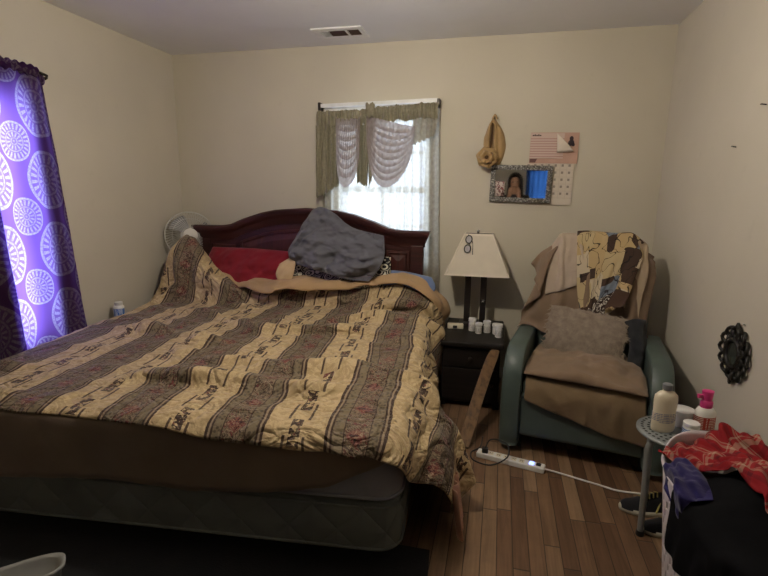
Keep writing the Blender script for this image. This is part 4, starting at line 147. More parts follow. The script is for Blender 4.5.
6,333,128,6,-2,25,2,-1,1,-1,1,-1,-1,1,-1,-1,0,0,-3,-1,0,0,-2,0,-1,-1,2,21,8,-7,12,1,-23,-2,-2,8,-7,0,1,-1,0,-7,0,-1,2,1,0,0,1,-1,3,-1,-3,-6,-1,-2,3,1,-1,0,-1,-1,0,-1,2,0,1,2,0,0,2,0,0,0,0,0,0,0,2,-1,0,-1,-2,0,-1,1,10,0,-1,-1,0,2,-2,0,0,-5,0,1,0,-1,-2,3,1,2,-1,1,0,-2,0,2,-1,0,1,-3,0,-1,2,1,2,-4,0,-1,1,-2,-7,3,-1,-1,-1,1,2,-4,-1,0,1,1,1,-1,0,-1,0,1,2,1,0,5,0,1,2,-1,0,-1,5,-2,1,2,0,1,0,0,-3,1,0,-3,2,0,-1,-7,1,2,-1,0,4,-2,2,1,4,-1,0,-2,-1,-7,6,-13,9,-24,-12,1,-7,34,-3,31,-25,8,-18,-9,-7,-6,12,2,10,-1,3,8,-3,-2,-10,-8,-9,-12,6,6,-13,0,0,-3,0,-1,-1,-1,0,12,2,0,6,5,3,-2,
25,319,122,4,-4,25,6,4,0,-3,-4,2,-3,0,-2,-3,1,-2,-3,-1,1,0,0,-1,14,3,-1,8,0,2,6,8,-5,3,-4,-17,-6,-6,-10,1,4,6,1,0,-1,-1,0,3,1,0,0,0,-4,0,-1,-2,0,0,-1,0,0,0,0,0,1,0,1,1,0,-1,4,0,0,0,0,0,-2,0,1,-1,0,1,-1,1,-1,0,6,-1,2,2,-3,0,2,3,0,-9,0,-1,1,0,-1,4,0,0,-1,0,1,-3,0,2,-2,1,3,-3,0,0,-1,0,0,1,0,0,-2,-1,-5,2,0,1,0,1,0,1,-1,0,0,0,0,1,1,0,2,-1,0,1,1,1,-1,-1,4,-3,2,0,-2,-1,1,-1,1,2,-2,-1,-2,0,-2,-4,-1,0,-2,4,1,1,2,1,3,1,0,3,1,1,2,-3,-9,0,-18,6,2,10,-23,0,-13,23,-1,7,-3,1,8,-11,1,-5,6,0,4,-4,1,1,-4,2,2,-3,-2,-6,-3,-9,-18,3,3,-10,1,1,-4,0,-1,8,-1,0,9,2,2,0,
45,304,117,5,-2,24,-1,-4,3,0,0,0,-4,1,-3,-7,1,-2,7,0,2,9,3,-2,9,7,-4,3,-2,3,0,-4,2,-6,-3,0,9,4,-25,1,-1,-2,-1,-1,0,1,0,1,-2,0,-2,1,-2,-1,0,-1,7,0,0,4,0,-1,-4,1,-2,-2,-1,3,-1,0,4,-2,0,-1,4,0,-1,0,2,-1,0,-1,0,7,-4,3,5,3,-4,-8,0,1,-2,0,1,-2,0,0,1,1,0,1,-1,1,0,1,0,0,-1,0,-1,0,5,-4,-1,3,-2,2,-8,2,-1,-1,2,1,-1,0,0,-1,0,0,0,1,-1,1,1,0,0,0,1,0,4,0,-1,2,0,-1,0,-1,3,-2,0,5,-8,2,3,-3,-1,0,-1,0,-1,-2,-2,-4,1,1,-1,5,1,-3,2,-2,0,-3,1,3,1,1,7,1,1,0,0,-19,7,-25,8,2,8,5,-4,7,-5,-4,-2,-4,3,1,0,2,-3,-2,1,0,6,-9,16,-2,9,2,-8,-4,-15,-2,-4,-18,2,-1,-11,-2,-1,-1,0,-1,10,-1,2,7,
57,283,113,2,-3,24,-5,-5,2,7,3,0,-9,0,-3,5,1,1,8,3,-2,3,3,-1,5,1,2,-2,-2,4,-6,0,1,14,-6,-18,2,6,-12,1,-1,-1,-2,1,-7,2,-3,8,-1,0,0,0,-1,2,0,0,4,1,0,-8,-2,-1,4,2,-2,0,0,1,0,-1,3,0,0,2,0,1,-2,0,-2,1,8,1,-2,-5,0,5,-7,0,1,2,0,-2,1,0,1,-1,0,-2,1,0,-1,0,1,0,1,-1,1,0,1,1,4,-1,-1,-4,0,-4,0,0,0,1,0,0,-1,1,0,-2,0,-1,0,0,2,1,-1,1,1,0,0,0,1,4,2,3,2,5,-2,-4,1,-6,-13,0,4,13,-9,-3,11,-8,5,-12,5,0,-1,2,-1,2,0,-1,-1,2,1,-2,3,1,-1,3,-2,2,-5,0,4,-9,-1,2,-4,-3,11,-4,-5,5,-3,-3,-6,-1,-3,-3,3,3,1,3,0,3,-4,4,1,-4,-17,-3,9,12,1,15,7,-14,1,-8,10,-18,-3,-1,-18,-1,-4,-10,-3,0,6,0,-1,10,
69,260,111,0,-4,23,-5,-3,2,2,2,-1,2,1,-1,7,2,0,2,1,0,1,0,-1,1,3,5,-6,0,4,9,-1,-6,10,1,-33,1,-2,7,0,-2,1,1,-3,5,0,3,-10,-1,0,5,0,0,1,0,0,-2,0,0,1,0,-2,0,1,-2,0,1,0,0,-1,3,0,-2,3,7,1,-1,-7,0,1,-4,0,1,2,0,-1,1,0,1,1,0,-1,0,0,-1,0,0,-1,0,-1,-1,0,1,0,0,0,4,0,1,2,0,0,-2,1,-1,-4,-1,0,0,0,0,0,-1,1,-1,1,0,-1,0,-1,1,0,0,0,0,-1,3,0,2,3,0,2,4,0,0,-2,0,-3,-3,0,0,-2,0,-4,-3,13,4,4,-21,2,-1,5,-1,-1,5,-1,1,-3,2,0,-1,0,-5,13,-2,4,-6,-5,4,-20,3,2,4,-6,7,-7,3,5,2,-13,1,-4,10,-8,7,0,5,8,-7,2,-16,6,5,-8,-2,-3,7,-16,-4,13,13,-1,9,6,-17,-2,-1,10,-15,-2,4,-15,-5,-1,-5,-4,-2,6,
78,229,108,-5,-1,24,-2,-4,-1,2,0,0,7,3,1,8,1,-1,-1,0,-1,1,1,0,-7,0,6,-1,2,3,10,-2,-6,11,1,-29,1,-2,3,1,-1,1,0,-2,0,0,2,2,-1,1,-4,0,0,2,0,-1,0,0,1,4,0,-3,-8,2,-3,4,-1,2,0,0,3,7,-2,2,-14,1,0,7,0,0,0,0,0,0,1,1,1,-1,-2,-2,1,0,1,0,-2,0,-3,0,10,0,-1,-20,2,4,10,0,1,0,1,2,4,-1,-3,-7,0,-1,2,1,-1,1,-1,-1,0,1,0,4,-1,-1,1,-1,-2,-14,2,1,9,-2,4,0,3,3,0,0,3,0,0,-2,5,-2,-2,-10,0,-2,5,-1,0,7,0,1,-14,2,-1,8,0,-1,0,-1,2,2,3,-2,-8,2,0,5,-8,-4,13,0,9,-25,0,0,0,-3,8,-4,-7,3,-4,-7,0,-1,16,-5,22,-4,4,-8,-3,3,-9,-5,6,-15,6,3,-4,-4,-8,14,-14,-3,12,12,0,5,8,-19,-3,2,7,-12,0,6,-9,-7,2,0,
61,203,100,-2,-1,25,0,-5,-2,6,1,0,0,4,2,-3,2,2,4,2,0,2,-4,-4,13,-4,-8,-13,7,13,8,2,-6,-2,-8,-2,11,1,-25,0,0,0,1,0,9,-1,1,-8,0,3,4,0,-2,0,1,1,0,0,0,0,-1,-4,0,1,-2,0,0,2,5,-1,3,-10,0,0,8,0,1,-6,0,1,3,1,0,4,0,-2,-8,0,0,4,0,0,6,-1,-4,-12,1,5,7,-4,-2,10,1,-1,-22,2,7,18,0,-3,-14,0,-1,8,0,-2,-3,0,1,2,0,-2,0,1,0,0,0,-1,3,-1,0,5,-1,-4,-19,1,6,11,1,3,0,0,6,10,1,-6,-16,-1,0,2,-1,-2,5,-1,1,-2,1,0,1,1,-1,2,-2,0,3,1,1,-12,5,-2,8,-1,0,-2,-3,0,1,-2,2,7,-3,1,-22,-7,11,-6,-6,1,-1,-1,-1,0,13,-3,29,-4,4,-15,0,1,-1,-3,7,-17,-2,6,-15,-1,-3,6,-1,-8,18,-11,-1,8,8,-1,1,12,-18,-7,2,4,-5,1,2,-1,
51,175,93,3,-1,26,0,-4,-3,4,0,-1,-1,1,1,-4,6,4,-4,3,4,3,-1,-1,9,-5,-8,11,-8,-11,-9,13,14,6,-7,-8,6,0,-18,1,0,4,-1,1,-7,0,-1,4,0,2,0,0,1,0,1,2,0,1,-1,0,-2,-3,0,0,-2,1,0,1,-2,1,2,1,0,0,0,-1,1,0,-1,2,7,2,-2,-14,1,-1,7,0,0,0,-1,0,2,-1,-2,6,-1,1,-17,-2,0,20,4,1,-12,-2,3,-9,1,-1,15,-1,-2,-11,1,0,8,0,-1,-4,0,-1,2,1,0,0,-1,0,0,2,-2,6,-1,1,1,-4,-2,-16,1,13,20,5,-7,-17,-1,2,0,-1,-2,4,-1,-1,1,0,1,1,0,0,0,0,0,8,-2,0,-16,3,-1,8,4,-2,0,0,1,0,-4,0,0,-1,2,5,-6,2,-21,-6,9,-5,-6,2,0,4,-2,-2,9,0,24,-19,11,-11,20,-14,6,0,7,-11,-11,10,-23,2,4,-5,-8,-8,16,3,-7,14,-7,2,1,7,0,-6,12,-16,-1,0,-2,2,
61,149,87,-7,-1,25,13,-4,-2,7,0,-3,1,0,0,-6,5,3,-12,5,9,-5,-1,2,7,-1,-4,9,-3,-7,12,-5,-7,4,1,-5,1,2,-6,1,-1,-6,0,1,1,0,-2,0,0,1,0,-1,3,0,0,3,0,2,0,0,-1,-3,0,-1,-3,1,-1,1,-2,2,1,1,1,0,0,-5,3,10,3,-2,-18,1,0,6,1,-1,2,1,0,0,-1,0,0,-3,-2,9,-1,1,-17,3,3,7,0,-2,1,-3,1,9,1,0,-17,1,-1,7,-1,0,6,0,-2,-10,2,0,5,0,-1,0,0,1,0,0,-2,7,-2,2,3,1,1,-11,-2,8,-11,5,-7,8,-1,0,5,-2,1,-1,0,0,-1,0,0,1,0,0,0,0,-1,7,-2,1,-14,5,-2,7,2,0,0,-1,0,0,-4,1,4,0,1,-6,-5,2,-14,-8,9,-5,-9,3,-1,18,-4,6,-7,3,3,-21,11,4,29,-15,3,2,2,-3,-10,12,-21,-4,4,-12,-4,-2,9,-2,-8,14,-1,-1,4,-1,2,-8,8,-1,0,10,-16,5,
53,127,82,-5,-2,26,12,-3,-4,12,-2,-3,4,0,-2,-28,-1,6,18,14,1,-13,2,10,-1,-1,-2,1,-5,-4,1,-7,-4,20,1,-13,2,1,-4,1,1,-2,2,3,1,1,3,1,-1,-2,-4,-2,-3,-2,1,-1,-3,1,1,-3,-2,-2,0,0,0,-1,-1,1,2,2,1,3,-1,3,11,0,-3,-9,-2,1,-11,4,0,9,0,-1,1,1,0,0,0,0,0,-3,-1,2,-1,0,4,0,2,-14,2,-2,9,-2,2,6,-1,1,-15,2,-2,8,-1,-1,6,1,-2,-12,2,0,6,-2,1,0,0,0,0,-1,0,10,0,5,-16,1,-2,2,3,-3,4,0,2,0,-2,1,5,-2,0,-9,1,0,5,0,-1,-2,0,1,1,-1,1,0,2,-3,4,3,-1,-6,-1,1,0,-2,1,1,0,0,2,0,0,-4,-4,2,-12,-11,11,-6,-13,4,-1,22,-5,2,-7,2,6,-23,12,6,34,-14,0,1,-1,0,-9,11,-19,-5,5,-9,-4,-2,2,-2,-4,10,-3,-3,7,-2,2,-6,3,2,-6,12,-9,6,
45,103,80,-8,-1,26,10,-1,-3,18,-6,-5,6,0,0,-8,2,1,-15,5,4,-5,3,4,0,1,2,3,0,1,2,-3,-4,11,-3,-6,8,-2,-11,2,2,-9,3,7,2,4,6,2,-4,-8,6,-2,-2,-5,-2,-2,-4,2,1,-8,-1,0,-1,1,-2,4,-1,1,2,0,1,5,2,3,-3,-2,-2,5,-2,-1,-14,4,0,9,-1,0,0,1,0,0,1,0,0,-3,0,5,0,0,-10,-1,0,5,1,0,6,0,1,-11,0,-1,5,-1,-1,-1,1,0,6,1,-1,-8,-1,-1,2,0,1,0,0,1,2,0,-1,-1,0,4,-3,0,-2,4,3,-2,0,-1,3,0,-2,0,-2,0,0,-1,0,0,1,-1,0,0,1,-1,2,0,1,0,1,-2,-2,4,0,-2,-4,0,2,-1,2,2,0,-1,-2,2,-2,-2,-4,5,-9,-12,10,-8,-13,4,-2,10,1,-2,8,-6,11,-25,11,6,34,-10,-2,3,-1,0,-11,9,-17,-6,4,-6,-3,-1,1,-4,-2,6,0,-3,8,-2,0,-5,-5,5,-10,9,-1,1,
24,82,79,0,-5,25,0,2,0,6,5,-1,13,-3,-2,1,-3,-3,-4,-7,-1,-7,8,4,-4,1,1,-1,4,4,0,-1,0,4,-3,-4,13,-5,-12,3,0,-10,1,8,-2,6,10,2,0,-1,1,-3,-5,2,-4,-7,3,-2,4,-16,4,-6,7,-1,1,2,-1,0,-1,1,3,1,0,1,3,-1,1,-5,0,-4,5,0,1,-6,1,0,3,0,0,0,1,0,0,0,0,-1,-2,0,1,0,0,2,0,1,-5,0,-1,3,0,0,-1,0,-2,1,1,0,2,-2,2,-8,1,-2,5,0,0,0,0,2,-1,0,1,0,0,-2,1,2,2,1,0,-1,0,-1,1,-1,-1,0,0,0,-1,0,-1,0,1,1,1,-1,0,0,1,1,-3,3,1,5,-8,2,-5,2,-3,3,1,-3,-6,11,-1,13,-18,3,-8,5,-1,-8,3,-20,25,-19,9,-3,-1,-9,3,-2,2,0,7,-10,6,7,29,-12,3,4,0,-2,-11,10,-17,-6,3,-4,-4,-1,2,-3,-2,3,-1,-2,6,3,-2,1,-9,8,-14,-4,4,-10,
12,54,79,1,-4,24,-1,2,0,2,2,0,3,2,0,4,-2,0,6,0,-2,2,0,0,-2,-3,-1,-8,0,2,2,-1,2,11,-2,-13,1,-1,0,3,8,-21,-1,-9,10,5,10,3,4,7,1,-2,0,-2,-3,-4,-1,-2,-6,-3,0,-1,1,-1,0,-1,1,0,0,-1,2,1,0,0,0,1,1,1,0,0,-1,0,-1,-1,0,-1,0,0,0,1,1,1,-1,-1,-1,1,-1,0,-1,0,1,0,0,-1,0,0,0,2,1,0,-2,-1,-4,4,-1,9,-11,1,-10,8,0,5,-4,0,1,0,0,1,0,0,-2,2,0,-4,5,1,10,-7,2,-6,4,-3,2,-2,0,-2,2,0,0,-1,0,2,-1,0,-2,1,1,1,2,2,3,1,-2,-18,2,1,19,-13,-1,-11,13,-10,25,-4,8,-26,-6,0,5,1,-6,-12,13,-2,27,-25,-14,4,-4,4,1,0,-3,1,6,2,3,-1,19,-11,10,5,-1,1,-11,10,-17,-5,3,-5,-4,0,1,-4,-3,6,-1,-2,2,5,-2,4,-4,6,-11,-13,8,-18])
BAKES['plaid'] = (32, 34, 0.0018, [-0.2105, -0.2113, 0.4848], [
115,0,63,-6,4,-6,11,1,1,-1,-4,13,2,3,-5,-5,1,-9,6,-5,7,-3,2,6,4,-3,-7,-3,3,-6,2,2,4,-6,1,8,6,-3,-5,-2,0,-7,-4,1,-2,8,-5,7,-1,5,4,-7,1,-10,6,-1,5,1,0,4,-9,4,3,5,0,-3,-1,2,-4,1,-4,-9,-11,-3,4,5,6,3,9,-7,-4,-2,2,1,4,0,6,-3,-5,8,1,3,-12,-5,6,0,-4,0,1,4,-2,-1,
106,10,69,4,4,-4,-8,1,-4,13,-3,8,-7,-2,10,5,3,-11,-4,0,-7,5,-2,7,-3,0,8,2,0,-6,-5,1,-9,4,3,6,-2,-1,9,3,-1,-8,-1,-2,-2,-3,0,-6,4,-1,15,-1,4,-7,-5,0,-6,4,-3,2,3,4,3,-12,2,8,12,-3,-11,-8,8,8,8,-6,-9,-5,-4,-3,-3,9,3,8,-17,4,-10,17,-2,12,-11,5,-4,-6,5,-1,9,-12,-5,4,1,-4,-1,0,
95,19,60,3,-1,8,4,7,-9,-4,-1,-6,6,-4,8,-6,2,6,5,-2,-10,-4,1,-4,3,0,7,-3,0,7,4,-1,-8,-12,4,-6,11,-2,3,0,0,6,-1,0,3,-5,-3,-14,6,2,12,0,0,2,-1,1,-9,-3,-1,-4,-2,0,0,3,5,5,-1,-3,15,-3,5,-23,7,1,7,1,-5,2,1,-10,2,-1,10,0,-10,2,-6,5,1,6,3,-13,6,2,5,-11,-15,5,0,1,-2,0,
82,24,62,8,2,5,1,2,-1,0,0,-5,-7,-1,-8,5,0,8,-2,-1,7,3,0,-5,-5,1,-9,3,0,8,0,-2,8,0,3,-10,-8,1,-7,10,-3,16,-7,1,-16,6,0,12,-1,-2,-9,-4,0,15,4,1,-15,-3,-1,-1,5,3,10,-13,-1,-12,13,4,11,-1,-1,1,-7,2,-10,10,-9,9,-1,1,-3,-6,5,-6,3,-1,12,-2,3,-7,2,-3,2,1,-4,-5,-9,4,-5,-8,-1,9,
85,23,51,8,5,5,-7,3,3,6,-4,-1,2,-1,-7,-6,2,-7,2,-1,3,2,-1,5,0,-1,4,-3,4,-11,-2,-6,16,3,3,-17,0,0,12,-3,2,-13,7,-3,12,-13,1,-13,12,-1,8,-1,0,4,0,1,1,-9,1,-14,11,-5,16,-10,5,-14,5,0,1,2,-1,14,2,0,-7,-2,1,0,2,-1,-3,-11,-3,-7,10,5,7,0,-1,0,-2,2,6,2,-2,-5,-1,0,-4,-9,-5,-3,
79,31,56,8,3,-5,2,2,10,-3,2,2,-5,2,1,7,-8,-5,-3,4,-7,-7,0,-3,9,0,5,-7,-7,11,5,9,-10,0,-9,7,-7,10,-16,8,-9,17,2,3,-3,-13,3,-12,8,-1,1,2,-7,14,1,9,-8,0,-3,-3,-1,1,2,-1,-2,-4,-10,1,-1,12,-3,2,1,3,3,-5,3,8,6,-2,-4,-4,-4,-11,-7,1,-2,9,2,7,-1,1,3,-1,2,4,2,0,-6,-3,-5,-5,
86,38,65,-2,8,-7,11,-3,7,0,-2,0,0,2,3,-10,2,6,6,-3,-3,3,-2,-6,-10,4,-8,9,-1,10,-4,-5,8,5,4,-8,-8,3,-10,8,-6,11,-3,-2,5,-1,5,-16,-11,-1,0,16,-2,8,-6,0,-8,3,0,4,1,3,2,-1,1,7,1,-4,-11,-9,1,-4,8,0,4,2,1,6,-3,2,6,5,-1,-8,-13,-4,-8,4,2,2,5,0,3,1,2,6,-1,1,-5,-2,2,2,
83,52,72,7,-5,2,1,10,-5,-6,3,0,1,-2,-3,2,4,8,1,-4,4,-4,-6,6,5,4,-14,-8,2,-4,9,-3,7,-6,-3,10,4,6,-15,1,-2,3,-6,-7,10,6,6,-13,-8,1,-5,3,-2,2,8,-3,7,-8,4,-8,1,0,1,4,-1,3,-1,2,10,1,-3,-11,-3,2,-1,-3,1,-2,6,-2,5,-1,3,7,4,-4,-7,-15,2,-5,5,-1,0,7,1,5,0,-2,8,-5,7,-9,
91,58,65,-4,2,7,10,1,0,2,4,-6,-9,3,-6,9,-10,10,-11,8,-12,11,-5,9,-5,0,6,4,1,-7,-5,2,-6,4,-4,13,2,-1,-3,-9,4,-13,8,-6,10,0,3,4,-1,-1,-15,-9,4,-1,8,-5,4,3,3,7,-2,-2,-8,-10,3,0,12,-3,4,-2,2,7,1,0,-7,-1,0,-2,-7,0,-4,5,1,3,5,-2,12,1,-1,-11,-18,3,-1,10,1,-2,4,-6,13,2,1,-1,
83,65,62,8,3,5,-6,6,3,-5,-6,3,11,3,-7,-1,-1,-5,-4,-1,-6,-5,0,1,10,-4,4,-7,4,11,4,0,-3,1,1,-3,1,-1,0,0,-2,-5,-2,0,-3,0,-6,-2,1,13,10,0,-8,-13,-12,0,1,12,0,3,-1,5,11,3,-3,-9,-12,-1,-4,11,-2,4,0,0,0,-2,5,8,1,-1,-8,-6,0,-4,6,-3,3,3,1,11,-4,3,-11,-10,2,0,14,-5,3,-5,-5,8,
78,74,67,9,8,-1,-14,-5,13,16,1,-13,-13,0,9,8,1,-6,1,-1,1,-3,0,-8,-3,-3,-3,7,0,6,-7,4,9,4,-1,-4,2,-6,-4,0,7,-2,-4,2,5,1,-11,-10,4,12,8,-1,-1,1,-10,-6,-11,3,-2,0,8,6,10,-3,-1,6,2,-3,-10,-3,1,-3,-2,-2,-1,4,2,4,-4,3,11,6,-1,-9,-11,-3,-9,11,-1,6,-5,4,13,4,2,-6,-6,-1,-9,6,-3,7,
74,83,72,6,7,-7,0,-2,14,-8,-5,2,9,5,-12,0,-2,2,-7,2,9,5,0,-6,2,-2,-6,-6,-2,-5,5,0,5,1,1,8,-5,3,1,2,-5,-12,4,4,5,-4,3,7,2,-4,-15,-4,4,19,1,-4,-19,-5,-3,1,10,4,14,-3,-4,-11,2,4,4,0,-1,5,-2,-2,-9,-8,0,-2,9,2,2,-4,3,14,5,-3,-10,-6,-3,-9,7,3,11,-7,-3,11,7,5,-11,-6,0,-8,
77,95,76,-3,4,-7,12,1,7,-10,-5,10,6,3,-6,-1,-1,-12,3,2,7,-7,2,7,5,-1,-2,2,-1,-8,-5,-4,-6,5,2,8,-7,1,10,8,-1,-7,-2,4,-6,-3,-7,-5,2,9,9,-2,-3,8,4,1,-10,-13,-8,-6,13,4,4,1,2,10,-1,-2,-3,-6,-3,-11,5,6,8,0,-1,-2,-11,-7,-5,11,6,2,1,1,5,-3,5,4,3,-13,3,0,9,-10,-6,-1,13,7,-2,-10,
68,99,82,6,4,-2,-5,1,-5,5,0,7,-4,-1,8,5,-2,-9,-8,-1,-10,9,4,12,-1,0,1,-9,2,4,10,-5,-7,-5,-1,-6,4,1,3,-4,3,10,-2,-4,-16,6,2,5,-6,0,14,5,1,-13,-2,1,10,2,-1,-13,-4,-2,-2,5,1,14,0,0,-6,-9,-6,-8,7,3,4,0,5,11,2,-2,-12,-12,-3,-2,15,2,10,-4,-1,6,2,5,-5,-7,-1,-12,6,0,8,-4,-4,9,
62,107,78,4,3,7,3,3,-11,-8,-4,-5,9,2,9,-5,0,9,5,0,-12,-9,2,-5,9,-2,8,-2,2,-1,-7,-2,9,8,-1,-12,-7,-6,-5,6,9,13,1,-3,-5,-9,-4,-9,9,5,9,-6,1,7,6,0,-5,1,-1,-2,-2,-3,-3,-4,-1,-4,4,4,13,0,-4,-9,-8,0,-4,7,1,2,-1,4,13,2,-3,-12,-1,-1,-3,4,2,17,-9,-2,2,7,4,-14,-8,0,-5,8,-1,7,
67,110,69,-4,5,6,4,3,0,7,-3,-7,-1,0,-4,1,-7,-2,-7,9,15,5,1,-5,1,-1,-7,-6,-9,-6,4,8,12,2,-1,2,-6,-7,-13,7,3,6,-4,4,10,4,-3,-9,-6,1,-7,6,0,5,1,2,5,-7,2,5,7,-7,-8,0,0,-3,-3,1,-1,-3,4,13,3,-5,-14,-6,1,-1,8,-2,6,-3,7,8,5,-5,-10,-11,-7,14,8,17,-9,1,-10,7,-9,6,-17,3,-1,2,
57,123,61,9,3,-1,-14,1,8,7,6,-4,6,-15,-12,-6,13,16,2,2,-8,5,-8,-2,-11,5,9,7,-5,-12,1,-3,-1,-5,7,14,6,-4,-9,-3,-4,-4,2,5,8,-4,0,5,6,0,-9,-5,1,-5,0,1,-1,4,-6,7,0,4,0,1,-5,-3,-6,9,4,5,-6,0,-6,6,6,7,-8,-9,-7,1,-6,5,4,6,-2,-3,12,-8,-7,-1,11,14,-2,1,0,-3,-4,-1,-10,-14,-5,3,
54,135,55,7,-1,-5,-8,8,10,8,-3,-2,-6,2,1,5,-8,-12,2,9,7,-5,2,1,-9,-5,7,10,2,-4,1,-9,-11,2,6,7,-6,3,8,6,-7,-14,0,2,7,-6,2,8,7,0,-6,-1,-2,-3,0,3,-5,-3,-2,0,-2,1,-1,6,-6,13,-1,5,-3,-10,4,-11,7,-7,1,2,4,6,-3,3,-1,6,-2,1,-11,-8,9,1,2,3,10,12,-13,-5,-2,10,4,0,-10,-10,-5,-9,
46,138,49,7,4,1,-1,2,-4,-5,-2,11,5,4,-7,0,-10,-8,-4,8,13,2,-4,-14,-1,5,11,-7,-3,3,11,1,-5,-4,-6,-8,4,4,8,-2,2,0,3,-4,-3,-2,0,5,-4,4,4,5,-3,-6,-5,-4,-10,5,7,10,-1,-2,-5,-1,-2,-1,-2,0,14,3,3,-11,-10,-4,-9,12,1,13,-1,0,3,-5,6,-11,5,-6,10,-12,-3,6,14,8,-4,-7,3,-14,4,-2,13,0,-2,-11,
45,146,41,-1,2,8,7,3,-6,0,0,-4,0,1,1,2,-2,-2,-11,-1,12,9,1,-14,-3,-1,-1,0,1,11,-7,1,2,12,-3,-7,-1,1,-2,-2,-2,8,3,3,-8,-3,-2,-4,2,0,6,-5,3,7,7,-5,-8,-12,0,-8,9,1,3,2,5,4,-10,-4,14,8,3,-17,0,-2,1,2,-1,0,-9,-5,13,6,2,-2,-3,8,-14,4,-5,12,-6,-1,5,8,5,-11,-9,1,-6,8,0,5,
44,157,35,-3,2,8,10,2,-4,-3,-6,-13,4,6,7,-8,3,8,1,-1,1,5,-2,-5,-5,-2,-11,6,1,8,-4,2,7,-3,1,1,7,-5,-4,0,-1,-9,-1,7,8,1,-3,-3,-1,-4,-5,0,4,9,-3,0,3,4,-2,-11,-12,-1,-2,11,5,5,-3,-2,11,5,0,-6,-9,0,-13,9,-4,14,-2,-2,2,-12,-4,0,16,6,-3,-7,6,-9,5,-3,6,-8,2,10,10,-1,-10,-12,2,-7,
43,167,30,-3,2,8,6,2,-2,6,-4,-5,-6,2,-11,4,3,10,-8,0,7,-1,-1,0,9,0,-6,-4,-1,-8,3,0,5,-2,2,7,-1,-1,2,2,-6,-15,3,6,7,-3,3,5,2,-5,-10,0,2,8,-9,0,6,9,-1,-3,-4,3,-10,-4,-1,-2,7,1,10,-4,-7,7,3,7,-16,2,-5,9,-11,-8,2,9,5,2,3,0,-5,0,5,-4,-8,1,-8,9,0,9,-8,-1,12,6,-2,-7,
37,175,29,7,-1,1,-4,5,5,-5,0,2,10,-2,-8,-7,1,-8,6,1,6,-6,1,9,-4,2,-1,9,-3,-3,-4,-3,-11,4,3,11,1,-2,-6,-2,1,10,-1,-1,-14,3,1,5,0,2,0,-1,0,4,-1,-1,3,-9,-3,4,9,3,-2,0,3,-6,-8,1,-4,10,-1,2,-5,-14,8,3,12,-11,-2,-10,9,3,4,-1,0,-3,-11,0,6,12,2,1,-6,-6,2,-6,8,0,7,-12,-5,9,
37,180,39,2,2,-9,4,1,8,-5,1,8,-2,1,0,9,-1,-6,-8,-3,-10,7,2,7,-7,5,8,-2,-3,0,10,-2,-6,-3,-4,-8,0,6,13,-1,-1,2,3,0,-10,-4,-2,-6,4,2,13,-2,-3,3,-2,5,-12,3,-3,11,-9,-1,4,5,2,-1,5,3,-5,-6,1,-7,6,-10,8,1,2,-6,-5,3,-6,4,-6,9,-6,-2,-11,7,3,8,-7,8,9,5,-2,-6,-5,-2,-11,7,0,6,
28,186,39,9,4,-2,-8,-2,-8,6,3,10,-7,0,7,-1,1,-1,8,-2,-7,-6,-5,-7,5,6,8,-8,1,6,7,-2,-1,1,-4,-11,-4,4,13,4,0,-2,-1,-4,-14,1,8,8,-3,-8,10,4,2,-4,0,2,-4,-5,3,-7,4,-5,14,-11,1,2,6,5,2,6,-2,-8,1,-7,-3,-1,2,-6,0,2,0,-1,-6,-3,-6,-2,-1,7,1,6,-6,10,9,2,-1,0,5,-1,-7,-7,-4,-10,
24,194,38,9,5,1,-5,-3,-9,-2,0,-1,4,2,12,-10,1,3,6,1,0,1,-5,-14,3,2,5,-1,2,6,-3,1,2,5,-2,-7,0,-3,6,-9,4,5,10,-1,-15,-4,-2,15,2,1,-15,2,-3,8,-10,3,6,8,3,-3,0,1,-8,0,-10,10,-7,9,2,1,4,-5,8,-9,-1,-5,-8,-10,5,5,0,-3,9,4,4,-9,1,-9,-3,-7,10,6,9,-11,7,4,0,0,1,11,-6,-9,
22,197,30,5,8,5,2,-2,-7,-9,-8,-7,8,4,4,-2,4,9,-8,-1,2,8,0,-1,-1,-2,-11,1,0,12,-1,5,-3,4,-5,-2,-1,0,1,1,-1,-8,-8,2,16,8,3,-5,1,-5,-6,-1,-1,-5,-6,1,14,2,3,-1,2,-1,-2,3,-4,-4,0,-1,-4,-7,8,8,1,1,-3,6,-13,-4,-11,-1,-8,13,3,4,-8,13,9,7,-10,-3,-8,-5,-9,8,8,7,-7,5,4,-2,3,-3,
27,203,20,-4,5,6,6,2,0,4,-3,-9,-6,-4,-6,7,3,5,-3,2,9,-9,1,0,7,0,1,5,-1,-5,-1,-5,-7,2,2,7,-3,3,3,-3,2,1,8,-6,-6,-11,7,7,6,-4,-1,3,-4,-7,0,0,-1,-8,6,11,3,-2,-2,6,-1,-3,-8,-11,-9,6,12,6,-9,4,5,10,-10,-7,0,3,-4,-7,-6,-5,9,6,12,-10,7,4,8,-10,-6,-7,0,-10,10,7,8,-9,5,4,
17,211,18,7,4,-2,-7,2,8,0,0,2,6,-3,-13,-7,-2,-4,8,4,9,-1,1,3,-11,-1,2,8,0,1,6,-4,-5,-3,-1,-8,1,4,7,-4,3,6,7,-5,-6,-5,2,3,-6,3,2,8,-4,-3,0,-5,-7,-3,6,10,-3,3,1,6,-4,-2,-6,-10,-10,6,5,2,-5,10,7,5,-4,0,-3,-11,-10,6,12,2,-3,-8,0,-5,10,11,5,-3,-1,-4,-7,-15,-1,1,0,6,9,9,
15,223,26,-1,1,-9,8,6,6,-9,-4,11,6,2,-3,2,0,-8,-8,-2,-5,10,0,7,-2,1,3,-5,1,4,3,-1,0,4,-3,-8,-5,0,-6,4,2,9,1,0,2,0,1,-1,-10,3,3,7,-2,-1,2,-7,-10,1,4,7,-7,5,4,1,-1,0,7,-8,-6,-10,-4,-6,10,5,6,-7,9,6,7,-8,-4,-7,-3,-12,8,5,8,-4,4,7,-2,0,2,4,-7,-14,-15,-3,2,15,7,-1,
